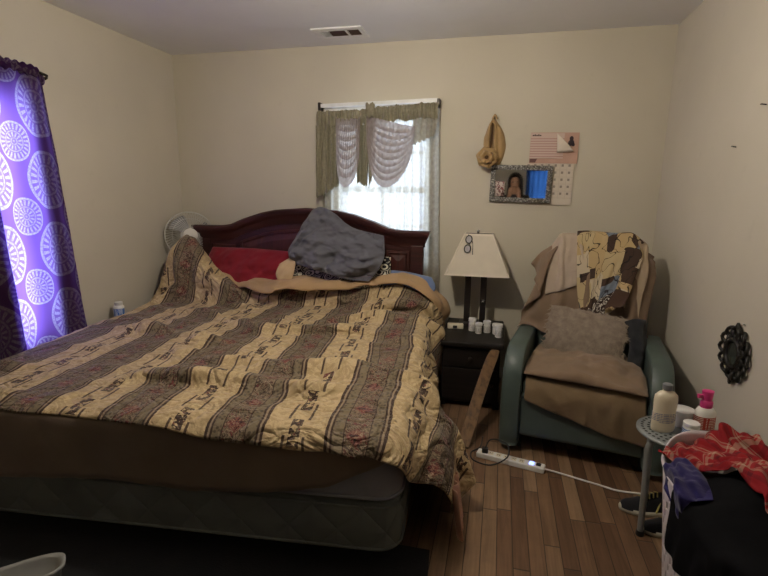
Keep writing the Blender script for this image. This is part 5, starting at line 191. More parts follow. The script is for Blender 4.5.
6,229,28,5,4,-3,-5,-1,-5,6,3,5,-2,-1,8,-4,0,2,7,-1,-7,-6,-1,-8,6,0,5,-1,2,5,-6,-1,5,7,-1,-4,1,-3,-5,-3,3,-5,2,0,7,1,-1,0,-1,1,3,-11,5,2,11,-4,-2,-1,-8,-10,2,7,9,-8,4,1,5,-3,1,2,-8,-7,-5,-1,-4,7,6,9,-8,6,4,8,-7,-4,-6,1,-11,6,1,4,-8,5,12,8,-5,-9,-13,-4,-7,5,-2,1,
0,236,21,2,4,7,4,0,-10,-6,-1,-5,5,2,6,1,0,4,-4,0,5,3,-1,-6,-2,0,-8,4,0,4,-1,0,4,-2,0,6,3,-2,-4,1,-1,-3,-5,3,-7,4,-2,5,1,0,-1,0,0,5,-11,7,1,12,-8,-2,-3,-4,-6,2,4,6,-7,6,2,5,-3,1,1,-7,-5,-5,0,-7,5,6,12,-6,2,4,8,-2,-10,-11,-7,-7,9,9,8,-2,1,5,0,-8,-12,-6,-1,0])
BAKES['shawl'] = (28, 26, 0.0016, [-0.1373, 0.464, 0.4879], [
0,263,327,11,-1,-2,0,1,1,0,4,0,-1,-4,-1,0,-5,-2,1,7,1,1,-1,0,0,2,1,-2,-5,1,1,2,-1,0,-2,2,0,0,-2,0,2,1,1,0,2,0,2,-1,-1,-2,-1,1,3,0,-21,5,2,4,4,1,14,-4,-3,2,-13,-6,-5,-5,0,2,4,0,-9,-2,0,10,4,0,
4,254,349,12,2,0,-1,-1,-1,0,0,-2,-1,-2,0,0,3,0,0,-1,-1,1,-1,1,-4,8,0,5,-7,2,-1,-2,0,1,-1,1,-1,0,0,0,-1,0,1,3,0,-1,3,0,-1,-6,-2,2,3,1,-20,10,2,10,2,1,8,-10,-7,-1,-7,-2,-3,-2,0,-8,-1,0,11,5,0,0,1,1,
11,248,373,10,4,-1,0,-4,-2,0,1,-1,0,-2,0,1,2,1,-1,1,0,-6,7,0,6,-4,1,1,-2,0,1,-3,2,-1,-2,0,1,-1,0,-1,0,1,1,0,-1,-1,4,-1,-2,-7,-1,2,6,1,-16,11,2,13,-1,-1,3,-11,-5,-4,-6,-2,-10,0,-1,11,7,2,2,-1,0,-1,-1,0,
13,246,397,11,4,-3,-1,-3,-1,-1,0,0,1,-1,1,0,-4,-1,-4,12,1,3,-3,0,1,-4,0,1,-1,0,-1,-3,-1,1,2,4,0,1,1,-1,2,1,2,-2,-1,0,0,-1,-1,-2,-2,-4,-7,0,-3,20,2,4,-1,-1,3,-12,-4,-15,-7,-2,13,7,2,0,2,-1,0,-2,0,1,1,0,
13,229,405,11,3,0,-1,1,-1,0,0,0,-1,-1,0,0,0,-1,0,1,-2,0,-7,-3,1,1,4,1,1,1,-1,1,1,0,3,1,0,0,1,0,-7,-3,1,3,1,1,3,2,-3,4,2,3,-4,-5,-2,-7,-2,-2,15,5,-5,-19,-9,-1,1,0,8,6,4,0,1,-1,0,3,1,0,-2,-4,
14,210,411,10,3,0,1,1,-1,-1,0,1,-1,0,-1,1,0,0,-1,-1,0,2,-2,1,-1,-1,0,0,0,-1,-1,1,0,0,1,-1,0,-2,2,2,-2,-1,-1,2,0,1,1,1,0,3,0,-1,1,0,1,-2,0,-6,-8,-10,0,-2,4,8,5,4,-2,-2,-2,-2,1,-2,-4,1,-3,3,2,-1,
16,190,417,10,4,-1,0,0,1,1,1,0,-2,-1,-1,1,-1,1,0,-2,-1,0,-2,1,0,2,-1,-1,0,0,-1,1,-1,1,1,1,0,-2,-1,1,-3,2,1,0,0,0,4,0,-1,2,0,1,2,1,1,-4,-1,-2,-2,0,-1,-3,-5,-1,-3,-1,-1,-2,0,2,4,-1,1,5,-1,-1,2,0,
16,172,421,10,2,0,1,3,0,-1,0,0,0,-1,0,0,-1,-1,-1,-2,0,1,0,1,0,-1,-1,-1,-1,0,0,1,0,0,3,0,0,-2,-1,1,-3,2,0,2,0,0,2,0,1,2,-1,0,2,2,0,-2,-1,-1,-4,0,-8,-4,-10,4,-3,2,1,-1,0,1,5,0,1,6,0,0,0,0,
16,154,424,11,1,1,0,5,0,-1,-1,-1,0,-1,0,-1,-1,-1,0,-1,0,1,-2,0,0,-1,1,-1,1,-1,0,1,0,0,-1,0,1,-2,1,0,1,-1,0,3,1,0,1,-1,0,2,2,1,1,-1,-1,-3,0,1,-4,0,-8,-8,-9,5,2,3,0,4,-1,-1,1,-1,0,4,-2,-1,0,0,
16,136,420,12,0,-7,-2,4,16,0,1,-9,-1,-1,0,0,0,0,1,0,0,0,-4,1,0,-1,-1,-1,1,-1,0,0,1,1,-2,0,-1,0,0,1,3,-1,0,0,1,0,2,1,1,4,0,0,-2,0,-1,-4,0,1,-4,-1,-1,-3,-3,0,4,-2,-2,2,0,0,0,-2,-1,5,-1,-1,-1,-2,
18,128,395,11,0,-3,-1,2,6,-1,1,0,0,1,-1,1,-4,4,-2,0,6,2,3,-11,0,-2,-1,-1,0,-1,0,-3,1,1,-2,1,-2,4,-11,2,1,9,1,-2,3,-1,2,7,0,4,-8,2,2,0,-1,-6,1,0,-5,-2,-4,0,-7,2,1,2,-9,8,-4,3,2,1,8,-9,6,1,2,-1,
20,119,371,10,0,-1,-1,2,2,0,0,2,1,0,0,-1,0,2,-1,0,3,1,1,-3,1,-2,-3,-1,0,-1,0,-3,-1,0,-2,-2,0,4,-1,0,1,2,0,-1,2,1,-2,1,0,6,0,2,2,3,0,-3,-1,-2,-7,-4,-2,6,-6,1,-8,3,1,3,-2,-15,6,-4,3,7,2,12,-3,6,
22,109,348,9,1,1,-1,-1,1,1,2,1,1,0,1,-1,1,2,0,0,-1,0,-2,-2,0,1,-2,0,-2,-1,0,-1,0,0,-2,-2,-1,3,2,0,2,1,1,-2,0,0,-1,0,1,3,-1,0,3,5,3,-2,2,-3,-5,-3,-1,4,-7,0,-3,1,0,-7,-1,4,8,-2,-11,8,-2,-13,-10,3,
23,104,323,9,0,2,0,0,0,0,1,2,1,0,1,-1,0,1,0,0,-2,-1,0,-2,0,-1,-1,1,0,-1,0,0,0,1,1,1,-2,-1,-1,-1,1,2,1,-1,-1,0,0,0,2,1,0,1,1,3,-1,3,3,0,-3,-2,0,-1,-5,0,-1,-1,2,-2,-3,-1,-7,1,-1,12,-2,-8,6,0,
26,98,298,9,1,3,0,0,1,0,0,0,0,-1,0,0,1,0,-2,0,-1,1,-1,-1,0,0,0,0,1,-1,0,-1,0,1,0,-1,0,0,1,-1,0,0,0,1,1,0,-3,1,2,4,-3,0,0,5,-1,0,3,1,-1,-3,0,0,-4,-1,-1,-2,3,-1,-2,-1,1,-2,-4,-7,4,0,12,-3,
28,93,275,9,1,3,1,0,0,-1,0,0,-1,-1,1,0,1,0,0,0,-1,-1,-1,-1,1,1,0,-1,-1,-1,0,0,0,0,0,0,1,0,0,1,1,1,0,-4,2,1,2,-2,-3,7,-2,2,-6,6,1,0,4,0,2,-8,-1,-1,-1,2,-4,0,1,3,-4,-2,-3,1,-2,7,-3,-3,-12,5,
30,86,251,10,1,3,-1,2,1,1,-2,-1,-2,-1,0,0,1,0,-1,-1,0,0,-2,0,-2,7,-2,1,-8,1,1,5,-1,0,-1,1,2,-1,0,2,-1,0,-3,-6,3,-1,14,-4,1,-4,0,1,-2,6,-1,-5,2,1,10,-7,1,-5,-1,-3,-8,3,7,9,-8,-5,-9,4,-1,11,-5,1,-2,1,
32,79,226,10,2,4,0,2,-1,-1,-3,1,0,-1,-2,-2,1,1,-1,-5,0,1,4,0,-3,7,-2,1,-11,2,2,8,-1,1,-4,0,2,0,0,-3,-9,3,3,12,-3,-4,5,0,2,-7,1,-2,-5,6,4,5,-5,-3,5,-3,3,-7,2,-8,-8,4,8,13,-10,2,-9,2,0,0,-1,-5,11,-3,
35,73,203,9,3,2,1,1,1,-1,-4,0,0,1,-1,-2,-1,0,-2,-5,2,3,4,0,-8,10,-3,7,-12,3,0,7,-2,1,-4,0,0,-5,3,2,0,0,-5,13,-3,2,-3,-1,0,-9,6,1,2,0,-1,9,-4,3,-5,-1,-2,-7,3,-8,-2,2,10,10,-10,2,-9,2,0,1,-1,-3,10,-4,
40,67,179,8,4,3,1,-1,-1,-1,-2,0,0,-1,0,1,1,0,-7,-8,1,6,6,1,-8,10,-2,7,-9,2,0,2,-1,0,-4,2,0,-3,1,2,6,-4,-5,10,1,3,-15,2,1,0,2,1,12,-1,1,-5,-3,-1,-6,1,-7,-4,2,0,-1,-1,10,9,-9,0,-7,3,0,3,-2,-5,9,-1,
45,60,156,6,8,3,3,-9,0,0,5,-2,-2,-7,2,1,6,-3,-6,-9,3,6,3,0,-10,14,-2,9,-11,3,-1,-2,2,0,-1,1,3,2,-3,-6,12,0,5,-13,0,-1,-4,3,0,13,-2,5,-2,1,-2,-7,-1,-6,-4,1,-2,-1,-1,2,-1,-1,7,9,-9,-1,-7,5,0,5,-3,-1,4,-1,
56,52,132,-3,4,6,12,-3,-4,-1,1,0,-1,1,0,-3,-9,-1,2,5,-8,-5,-6,15,2,14,-5,5,6,2,-5,-19,3,5,5,-2,-4,13,-1,5,-14,0,-3,-4,2,1,12,-3,2,-1,2,1,-7,0,-2,-2,0,-6,-3,1,-2,-1,-1,10,5,-8,-1,-2,2,0,6,-3,-1,-4,1,2,3,-1,
53,51,77,3,-1,14,-2,9,-3,5,-8,-7,5,1,-11,-2,-20,-14,-9,33,-17,6,-22,15,-4,24,76,0,-31,14,7,23,-59,-4,2,-3,2,-9,-1,-2,-6,3,2,9,-5,1,-1,4,2,-4,1,-1,-1,-1,-5,-4,1,-6,0,1,3,-1,-1,10,2,-9,-1,6,-2,0,-3,2,0,-1,0,-1,-1,2,
54,52,29,1,2,8,2,8,12,9,-14,-37,-21,10,63,25,-7,-83,-17,-20,3,7,13,25,23,13,5,-38,20,87,4,-45,-43,12,29,-32,0,-7,-4,0,-1,-1,0,0,0,0,-2,2,2,1,0,-1,-3,2,-9,-3,2,0,0,0,-1,0,0,13,6,-11,2,-3,-2,-2,-2,2,0,2,0,-3,-3,4,
28,59,37,11,0,-1,5,0,-3,-7,-2,4,-16,23,24,23,-35,24,-20,23,-114,19,-35,36,-2,18,22,7,23,31,-29,-6,47,3,-30,-47,15,28,-21,-1,-6,1,-1,0,-1,1,0,2,-1,-4,1,-7,-2,3,-2,0,1,0,-1,1,2,-1,2,10,4,-11,2,4,-7,0,-4,4,-3,-5,2,-1,3,0,
32,67,107,-8,-1,-23,16,8,17,1,-3,-16,-1,-7,31,6,-6,43,4,13,-53,4,5,-24,-16,-18,-40,12,12,87,-23,-10,32,-10,-8,-55,28,19,1,-7,-6,0,0,-2,2,-4,-1,3,-2,-1,3,1,0,0,-3,1,1,1,0,0,2,-3,2,3,2,-4,1,6,2,9,1,-5,-8,-9,-10,0,15,10,
40,63,123,-3,-7,-10,8,-5,2,0,16,10,-4,3,0,7,2,8,8,-5,-3,-3,-10,-11,-2,10,1,2,2,-3,-10,-7,19,-10,-12,-20,17,15,9,-2,1,-4,0,-4,2,1,-2,1,-3,-2,2,-2,-2,0,-2,-2,2,-2,-1,1,-7,12,4,10,-12,-12,2,1,5,1,18,6,-1,-19,-17,1,18,12,
60,69,129,-12,-2,3,3,-7,-6,10,3,7,7,2,-11,-7,16,4,8,-10,7,2,2,-1,2,-3,-3,-5,1,3,-1,-8,-6,-3,7,12,5,0,-10,-2,0,1,1,-1,0,1,0,1,0,-1,0,-2,-3,0,-1,-4,3,1,-2,-5,-7,2,10,-7,6,-2,-2,-3,-7,6,-5,0,12,-1,3,-5,4,-9])
BAKES['tan_cloth'] = (22, 16, 0.0016, [0.1249, 0.5645, 0.6804], [
19,209,197,6,-5,2,-10,-1,3,6,-2,-2,5,11,-4,-4,3,3,4,-8,-5,-5,9,6,5,-4,-5,-6,-11,3,7,5,-4,-6,-6,3,4,14,-2,2,-6,-1,-2,-3,1,-1,-2,0,
20,201,216,6,5,4,-1,-11,-1,-7,-2,1,8,4,-5,1,6,1,-3,5,1,4,-8,-3,-4,7,4,2,-9,-5,-9,-6,3,11,11,-4,-3,-6,1,2,3,0,-1,-3,0,-5,-4,2,
15,201,236,8,0,3,-1,-1,-1,1,-2,0,-9,-6,-1,9,12,-1,-2,-8,-1,0,11,4,1,-10,-6,1,5,3,-3,-5,-4,-6,-3,0,8,10,4,0,-3,-3,-11,-7,0,2,-1,1,
16,190,255,7,-5,0,-1,6,5,1,-1,-1,2,-2,-2,-7,-6,-6,6,12,6,0,-5,-3,-1,0,-1,-1,-2,-1,0,-1,0,-1,0,0,0,0,-2,-1,2,1,1,-2,-1,-2,3,-2,
17,171,273,7,-2,2,1,0,-1,0,1,0,0,0,1,-1,-2,-4,-1,1,-3,0,0,1,-10,0,-4,9,1,2,-2,-1,0,1,-1,0,0,-1,1,1,1,2,1,1,-1,-1,-2,1,
18,150,280,8,-2,2,0,1,-1,-1,0,-1,-6,-1,-7,5,0,3,0,0,-1,0,0,1,-1,-1,1,-4,1,-5,6,4,12,-8,-5,-12,8,1,7,-3,-1,-3,4,3,3,-3,4,4,
18,130,286,8,-2,2,0,1,-2,-1,1,1,-2,-2,-7,-3,-1,0,5,1,2,-1,0,0,0,0,1,1,7,5,-7,-12,-7,6,14,6,-5,-13,-5,0,2,-2,4,11,8,-2,-3,3,
19,110,292,7,-2,1,0,2,-1,0,-1,0,0,0,0,0,3,-2,0,-2,-1,0,0,1,-1,0,-1,1,0,1,-1,0,-2,0,1,0,0,-1,0,-2,0,-3,-1,1,0,-4,3,2,
19,90,295,6,-1,-1,1,0,0,-1,0,0,1,0,1,0,1,-5,0,1,2,0,0,-1,-1,0,0,-1,0,-1,0,1,-1,0,-1,0,-1,2,1,3,-8,5,-10,8,-9,11,-4,11,
26,77,278,-1,6,-4,9,-6,2,-6,-8,5,5,10,-6,-1,-6,3,-1,7,-5,2,-3,1,-1,-3,3,-3,8,-5,2,-3,1,-2,1,-1,4,-7,6,-2,-1,2,2,4,-5,0,1,-1,
20,66,260,7,-3,2,-8,10,-9,8,-12,7,0,5,-1,-1,2,-2,-1,-8,4,-3,11,-8,4,-10,7,1,5,-2,-1,2,-2,0,1,0,-1,1,-2,0,-11,7,1,12,-6,0,-2,1,
19,51,246,-2,8,-2,9,-10,-2,-1,5,1,-1,-7,3,1,6,-4,1,-4,3,-1,-2,0,-2,8,-6,2,-8,7,1,2,-2,-2,6,-3,3,-5,3,-1,3,-2,1,-3,3,-3,5,-5,
12,51,225,6,-5,1,-4,12,-7,4,-12,6,1,8,-4,-1,-7,3,0,6,-3,0,-6,3,2,2,-1,-3,8,-3,2,-8,4,0,-2,-1,-2,8,-2,3,-7,2,-1,6,-2,1,-5,1,
14,48,203,1,-8,2,6,11,-6,-2,2,1,-1,-12,2,1,11,-2,2,-8,1,0,4,-1,1,-3,2,-1,5,-2,-1,1,0,2,-6,1,-1,-1,0,-2,8,-3,3,-4,1,-1,2,0,
11,42,183,4,-6,0,4,4,-2,-10,10,-2,10,-11,2,-1,1,1,0,6,-2,-1,-9,2,2,5,-2,-1,-3,1,-1,6,-1,2,-1,0,-2,-7,1,2,1,0,-1,7,-3,-1,1,0,
9,30,165,5,7,-4,-2,-15,4,3,11,-4,-2,3,0,3,-9,3,1,0,0,-2,7,-3,-1,-9,3,3,2,-2,-2,7,0,1,-2,0,0,-6,2,0,5,-2,-2,-8,0,3,10,-2,
11,25,145,-4,7,-3,12,-6,0,-3,-8,1,2,9,-1,0,2,-1,-2,-11,4,1,12,-3,2,-4,0,-3,-7,2,2,11,-2,0,-4,0,-1,-5,1,1,6,-1,1,-4,0,-4,-6,0,
3,23,125,6,-3,-2,-4,11,-3,4,-15,4,0,12,-3,1,-8,2,1,1,0,0,2,1,-3,5,-3,2,-10,3,0,5,-1,-1,5,-3,0,-6,3,-1,-6,1,-1,14,-3,3,-9,1,
6,27,104,-3,-9,-2,11,8,0,-1,2,-2,-3,5,1,4,-8,1,-1,-2,1,2,6,-1,-1,-5,1,-2,8,-3,-1,-13,3,-3,16,-4,4,-16,5,0,9,-4,0,3,-1,2,-5,1,
0,24,83,7,-4,-2,-3,-3,0,0,14,0,3,-13,0,-1,10,-1,3,-2,1,-2,-7,1,0,8,-2,-2,-9,2,1,12,-2,-3,-14,0,3,13,-1,2,-5,0,-1,-4,0,-2,8,-1,
0,19,63,7,1,-3,-5,-10,2,6,8,0,-1,5,-1,1,-10,1,-4,13,-3,4,-5,2,-5,-10,1,2,13,-2,2,-4,-1,-2,-8,1,3,7,-1,-3,5,-1,0,-11,1,2,9,0,
2,9,45,4,6,-4,4,-7,3,-3,-6,1,3,3,0,-3,8,-4,3,-7,3,-9,10,-4,8,-10,2,0,0,1,-4,9,-3,4,-7,1,0,-4,1,0,6,-2,1,1,0,-5,-10,2])
BAKES['under_blanket'] = (26, 28, 0.0018, [-0.2845, -0.0461, 0.176], [
38,303,152,7,9,2,-2,-6,9,1,8,-7,6,-8,-6,0,-3,1,-1,0,-2,0,-5,3,0,8,-3,2,-6,2,-6,-6,-5,-6,22,8,11,-14,-1,-6,-9,5,0,18,-17,1,-13,2,4,9,9,-2,-3,5,2,-1,-7,-3,2,11,-2,-4,1,7,1,-8,-5,-1,-12,-15,-3,1,16,9,4,1,0,9,0,-3,2,1,-1,-8,
24,311,156,7,10,3,4,-4,-8,2,-7,3,-2,-1,1,-1,-4,4,1,8,-7,1,-3,1,-1,-5,5,1,2,1,-13,12,-13,13,-7,9,0,-1,2,-12,-10,7,14,10,-7,-2,1,-1,-6,-2,-10,6,4,11,-5,-5,8,5,3,-5,0,2,-2,-9,-9,9,8,5,-17,-14,-3,-5,11,7,3,3,2,7,-1,0,1,-6,-11,9,
15,322,146,12,-2,-3,1,-1,2,-1,0,1,-1,1,0,0,-1,0,1,-1,0,-1,1,3,-4,0,8,-2,3,-22,6,1,7,2,0,4,-1,-1,0,1,0,1,-12,-9,9,12,9,-9,-6,1,-9,4,1,5,1,-1,4,-3,-2,7,3,4,-9,-10,-9,12,10,4,-6,-11,-1,-17,8,6,6,0,1,0,2,1,6,0,0,0,
13,305,142,11,-2,-1,1,0,1,-1,1,5,1,-1,-3,-1,-3,-5,1,1,2,0,0,0,-5,1,12,5,4,-15,-4,-1,-4,4,1,8,1,-1,2,-1,0,-3,1,0,1,-12,-8,10,10,10,-10,-2,-1,-7,1,1,3,1,1,3,2,-3,3,-7,-5,9,-2,-1,1,8,10,-14,-2,-1,-5,-1,1,1,-3,-5,-3,5,6,9,
10,288,142,12,-1,0,-1,0,1,0,1,-2,0,-3,4,0,-1,4,2,0,-7,-2,0,0,1,-1,-3,1,5,6,-6,-1,-13,6,2,10,0,0,0,-1,-2,3,-1,2,-7,0,-1,6,-7,-6,7,7,8,-7,-1,2,-5,-3,-3,-6,6,0,9,-1,-3,5,-13,-6,6,15,10,-10,-2,2,0,-7,-2,-12,6,0,10,0,1,-5,
8,271,142,11,0,0,-1,0,-1,1,-1,2,2,-2,-1,-3,-1,8,2,0,-4,0,1,-3,1,-1,1,-3,2,-10,3,2,8,0,0,-1,-2,0,-5,1,-1,6,-1,2,3,1,-1,-6,0,-1,3,-5,-2,8,4,6,-5,-6,-2,-12,6,1,6,3,-3,4,-7,-3,10,-1,3,1,3,3,-20,-2,0,0,3,1,1,2,-1,7,
4,255,141,11,0,1,0,0,-1,1,-1,-1,0,-1,1,1,0,1,-1,1,2,1,0,-7,1,-1,4,-5,-7,6,2,8,0,1,0,-12,0,0,4,0,0,2,-1,2,-3,2,-2,3,-2,1,1,1,0,-2,-6,-1,10,5,3,-11,-3,-1,-6,5,-2,8,-11,-2,14,11,3,-12,-1,1,1,-4,2,-12,-3,-1,0,8,0,9,
8,256,163,11,1,-3,-1,-3,0,1,-1,1,-1,-1,-2,-1,-3,-4,4,5,9,-1,2,2,0,-1,-2,-2,-8,-10,0,7,23,5,0,-21,-1,-1,5,-2,0,0,0,1,2,-1,-1,2,1,0,1,-3,0,-9,0,-1,12,2,2,-10,1,-2,2,2,-1,3,-12,1,12,10,2,-16,1,0,6,0,1,-7,-9,0,-6,7,0,11,
7,244,150,10,-4,2,0,2,1,1,0,-2,0,-2,-1,0,3,-1,2,-2,-1,-1,1,0,-2,2,-5,-1,-6,15,4,-1,-7,0,3,-7,1,1,2,-2,0,3,0,2,1,0,-2,-1,-1,-1,6,1,1,-5,-1,-1,-5,-2,0,12,3,0,-10,0,0,0,-7,0,15,8,3,-9,-4,-1,-12,4,0,12,-7,1,-12,5,1,8,
6,228,144,11,-2,-3,-1,2,4,1,-1,-1,0,-1,0,0,0,0,1,-2,0,0,0,0,1,0,0,-1,-1,0,-4,-3,9,6,4,-13,-1,1,0,-1,1,3,0,0,1,-1,0,0,2,-1,0,-2,-2,6,0,-1,-12,-1,1,12,2,3,-10,-1,-2,4,-4,1,11,6,2,-9,-6,0,-12,4,-1,14,-3,1,-13,3,1,9,
4,213,142,12,-3,0,-1,2,0,0,0,0,0,-1,0,0,-1,0,1,-1,0,1,-1,0,-1,1,0,1,0,0,-1,0,0,-1,-3,8,1,4,-14,0,1,4,0,0,2,0,-1,0,-1,1,-1,1,-3,6,0,1,-4,-2,2,-7,-1,-3,12,3,0,-8,-4,2,13,5,2,-10,-8,-1,-11,6,1,14,-1,-1,-11,3,2,7,
3,199,141,11,-3,1,1,1,-1,-1,0,0,0,-1,0,1,1,0,0,-2,0,1,-3,0,0,2,0,-1,2,0,1,-1,0,1,1,0,-3,-1,8,-2,0,-16,3,2,8,0,-1,0,-1,2,-1,2,-3,2,-2,0,4,-2,3,-10,3,-3,4,-4,-3,10,3,3,-2,2,2,-7,-8,1,-11,6,0,9,0,0,8,-2,-1,-15,
1,183,140,12,-2,2,-1,0,-2,1,-1,0,0,0,0,0,0,0,0,-2,0,1,0,0,-1,0,0,2,0,0,-2,2,0,1,0,0,1,1,1,-3,-2,5,-3,0,-14,4,3,9,-1,-1,-1,1,-2,0,-1,0,5,-1,2,-10,2,-1,5,1,-3,3,-6,1,7,5,3,-9,-5,0,-10,4,2,4,1,-2,9,0,2,-6,
0,167,140,12,-3,2,0,1,-2,0,-1,0,0,0,0,0,-2,0,0,1,0,1,-1,0,-1,1,0,1,-1,0,0,2,0,0,0,0,0,1,0,0,-1,2,-2,0,2,-2,-1,-11,3,1,8,-1,1,-2,-1,-1,6,0,1,-9,2,-1,3,1,-3,3,-5,1,8,4,2,-7,-2,2,-10,-1,0,-1,3,0,9,1,0,0,
0,150,140,12,-2,2,0,-1,-2,0,0,0,0,-2,0,1,1,0,-1,0,0,0,-1,0,0,1,0,1,0,0,-1,1,0,0,1,0,2,0,0,-1,-1,0,-3,0,7,1,-3,-13,1,3,5,-1,1,1,0,1,0,0,-2,4,0,0,-9,1,-1,5,-4,-2,10,5,2,-7,-6,4,-13,5,-2,8,1,1,2,0,1,0,
0,133,140,12,-2,3,0,-1,-4,0,-1,1,0,0,0,0,-1,0,0,2,0,1,-3,0,0,2,0,-1,1,0,0,0,0,0,1,0,1,0,0,0,-1,0,0,-1,5,0,-1,-4,-4,0,-7,2,4,6,1,-1,0,-1,-3,4,0,3,-9,0,0,5,-3,-3,9,4,3,-8,-5,2,-10,6,-3,10,0,1,-1,-1,2,-2,
0,117,140,12,-3,4,1,-1,-6,-1,-1,2,0,1,0,0,1,0,0,-1,0,0,-2,0,1,2,0,-1,1,0,0,1,0,0,0,0,1,0,0,0,-1,0,0,-1,4,0,0,-7,-2,-2,7,-1,3,-9,2,1,5,-1,-2,4,0,0,-8,-2,3,10,2,-2,-5,0,1,-2,-4,3,-7,6,-4,8,-1,1,0,0,1,-1,
0,100,140,12,-3,5,1,-2,-8,0,-2,3,-1,2,0,-1,3,0,2,-2,0,-1,-1,0,1,2,0,-1,0,1,-1,2,-2,1,-1,1,1,0,0,-1,0,3,1,-1,-6,-1,-1,3,0,-2,2,0,0,-1,-1,4,-2,1,-1,0,-1,-1,1,-1,8,-6,0,-10,8,0,7,-6,0,-5,5,3,3,-5,-1,1,1,-1,0,1,
0,83,140,12,-3,6,1,-2,-10,0,-1,4,-1,1,0,0,2,0,0,-2,1,0,1,-2,1,1,2,-1,0,-1,0,2,-1,-1,-1,1,2,0,0,0,-1,0,0,1,-1,-1,-2,-1,0,-1,0,0,3,-1,0,1,-1,-1,-5,6,0,4,-4,-1,5,-4,0,-9,9,2,6,-7,-3,4,-1,3,-4,2,0,-1,0,-1,1,1,
0,66,140,12,-3,5,1,-1,-8,-1,-1,4,0,0,-1,0,0,-1,1,0,0,-1,2,0,0,0,0,0,0,0,0,2,-1,0,0,1,1,-1,0,0,1,-1,0,-1,0,-1,-1,-1,1,0,-1,-1,3,-1,-1,-7,5,2,4,-2,-3,7,-3,1,-10,5,-3,14,-3,4,-12,1,0,3,0,-2,7,-2,2,-7,3,0,2,-2,
0,49,143,13,-5,0,0,1,-1,-2,1,-1,2,-2,0,-1,1,0,0,0,-1,0,2,1,-1,1,-1,2,-1,0,-2,1,1,1,1,0,2,-1,1,-1,1,-1,-1,-1,-1,1,0,-1,0,-5,1,-1,2,0,1,2,0,-2,10,1,-1,-16,0,2,9,0,-3,6,-1,3,-5,0,-1,-7,1,1,6,0,-1,1,-1,1,-2,1,
1,32,139,13,-4,-3,-1,1,0,-1,2,1,1,-2,-1,0,0,-1,1,1,-1,-1,-2,3,-1,7,-3,1,-5,3,0,0,0,0,1,0,2,0,2,-1,3,-2,-2,0,-1,2,-3,-1,0,-1,0,-1,0,1,1,0,-1,-1,6,1,-2,-13,1,2,11,0,-3,6,-1,3,-8,1,0,-1,-1,0,-2,1,0,7,0,0,-6,0,
1,21,125,13,-3,-3,-2,2,0,1,1,1,0,-3,-2,0,-2,1,1,-1,0,0,6,-1,-3,5,-1,3,-6,3,-1,2,0,0,-1,-1,1,4,2,-1,-4,-2,0,-2,0,0,3,-1,0,-1,1,0,0,-1,0,0,0,1,-2,1,-2,-7,1,2,11,0,-3,6,-1,3,-7,2,-2,-4,-2,1,3,0,1,2,2,-1,-5,-1,
2,18,109,11,-6,-1,1,7,-2,0,0,0,-1,-2,0,2,-1,-1,-1,-3,-1,1,1,1,0,4,1,-2,3,0,1,-1,0,-1,2,1,2,-4,0,-1,-1,-1,0,-1,0,-1,5,-1,1,-3,1,0,0,-1,0,0,0,1,-5,1,-1,0,0,1,6,1,-1,6,0,1,-6,0,-2,-3,0,2,2,0,0,1,0,-1,-4,1,
1,12,93,12,0,-2,0,0,-1,0,-1,0,-1,-3,1,0,8,-3,3,-4,1,-2,-6,-1,1,6,2,-1,1,0,-1,4,1,1,-5,-1,0,-1,0,0,0,0,-1,-3,0,0,10,-1,2,-6,1,-1,0,0,0,-1,-1,0,-2,0,0,0,1,1,3,1,1,4,0,-1,-3,1,-1,-2,-1,1,2,0,0,-2,1,0,-2,-1,
1,10,77,12,0,-3,0,0,0,0,-1,1,-2,-6,0,0,12,-3,3,-2,0,0,-2,1,0,-1,1,0,0,0,-1,0,0,0,0,0,0,-1,0,-1,-3,0,1,1,0,-3,11,-1,4,-8,1,-1,-1,-1,0,1,0,0,-2,1,1,1,0,2,0,1,-1,2,1,0,-1,0,-1,0,-1,-1,0,0,1,-1,0,0,-2,1])

# ----------------------------------------------------------------- helpers
def obj(name, bm, mat=None, parent=None, smooth=False, mats=None):
    me = bpy.data.meshes.new(name)
    if isinstance(bm, bmesh.types.BMesh):
        bm.to_mesh(me); bm.free()
    else:
        me.from_pydata(*bm)
    me.update()
    for m in (mats or ([mat] if mat else [])):
        me.materials.append(m)
    if smooth:
        for p in me.polygons: p.use_smooth = True
    o = bpy.data.objects.new(name, me)
    C.objects.link(o)
    if parent: o.parent = parent
    return o

def tag(o, label=None, cat=None, group=None, kind=None):
    if label: o['label'] = label
    if cat: o['category'] = cat
    if group: o['group'] = group
    if kind: o['kind'] = kind
    return o

def thing(name, label, cat, loc=(0, 0, 0), rotz=0, group=None, rot=None):
    o = bpy.data.objects.new(name, None)
    o.empty_display_size = .05
    C.objects.link(o)
    o.location = loc
    o.rotation_euler = rot if rot else (0, 0, rotz)
    return tag(o, label, cat, group)

def copy_tree(o, parent=None):
    c = o.copy(); C.objects.link(c)
    if parent: c.parent = parent
    for ch in list(o.children): copy_tree(ch, c)
    return c

def bevel(o, w=.004, seg=2, angle=.6):
    m = o.modifiers.new('bevel', 'BEVEL'); m.width = w; m.segments = seg
    m.limit_method = 'ANGLE'; m.angle_limit = angle
    return o

def subsurf(o, n=1):
    m = o.modifiers.new('subsurf', 'SUBSURF'); m.levels = n; m.render_levels = n
    return o

def solid(o, t=.004, off=-1):
    m = o.modifiers.new('solid', 'SOLIDIFY'); m.thickness = t; m.offset = off
    return o

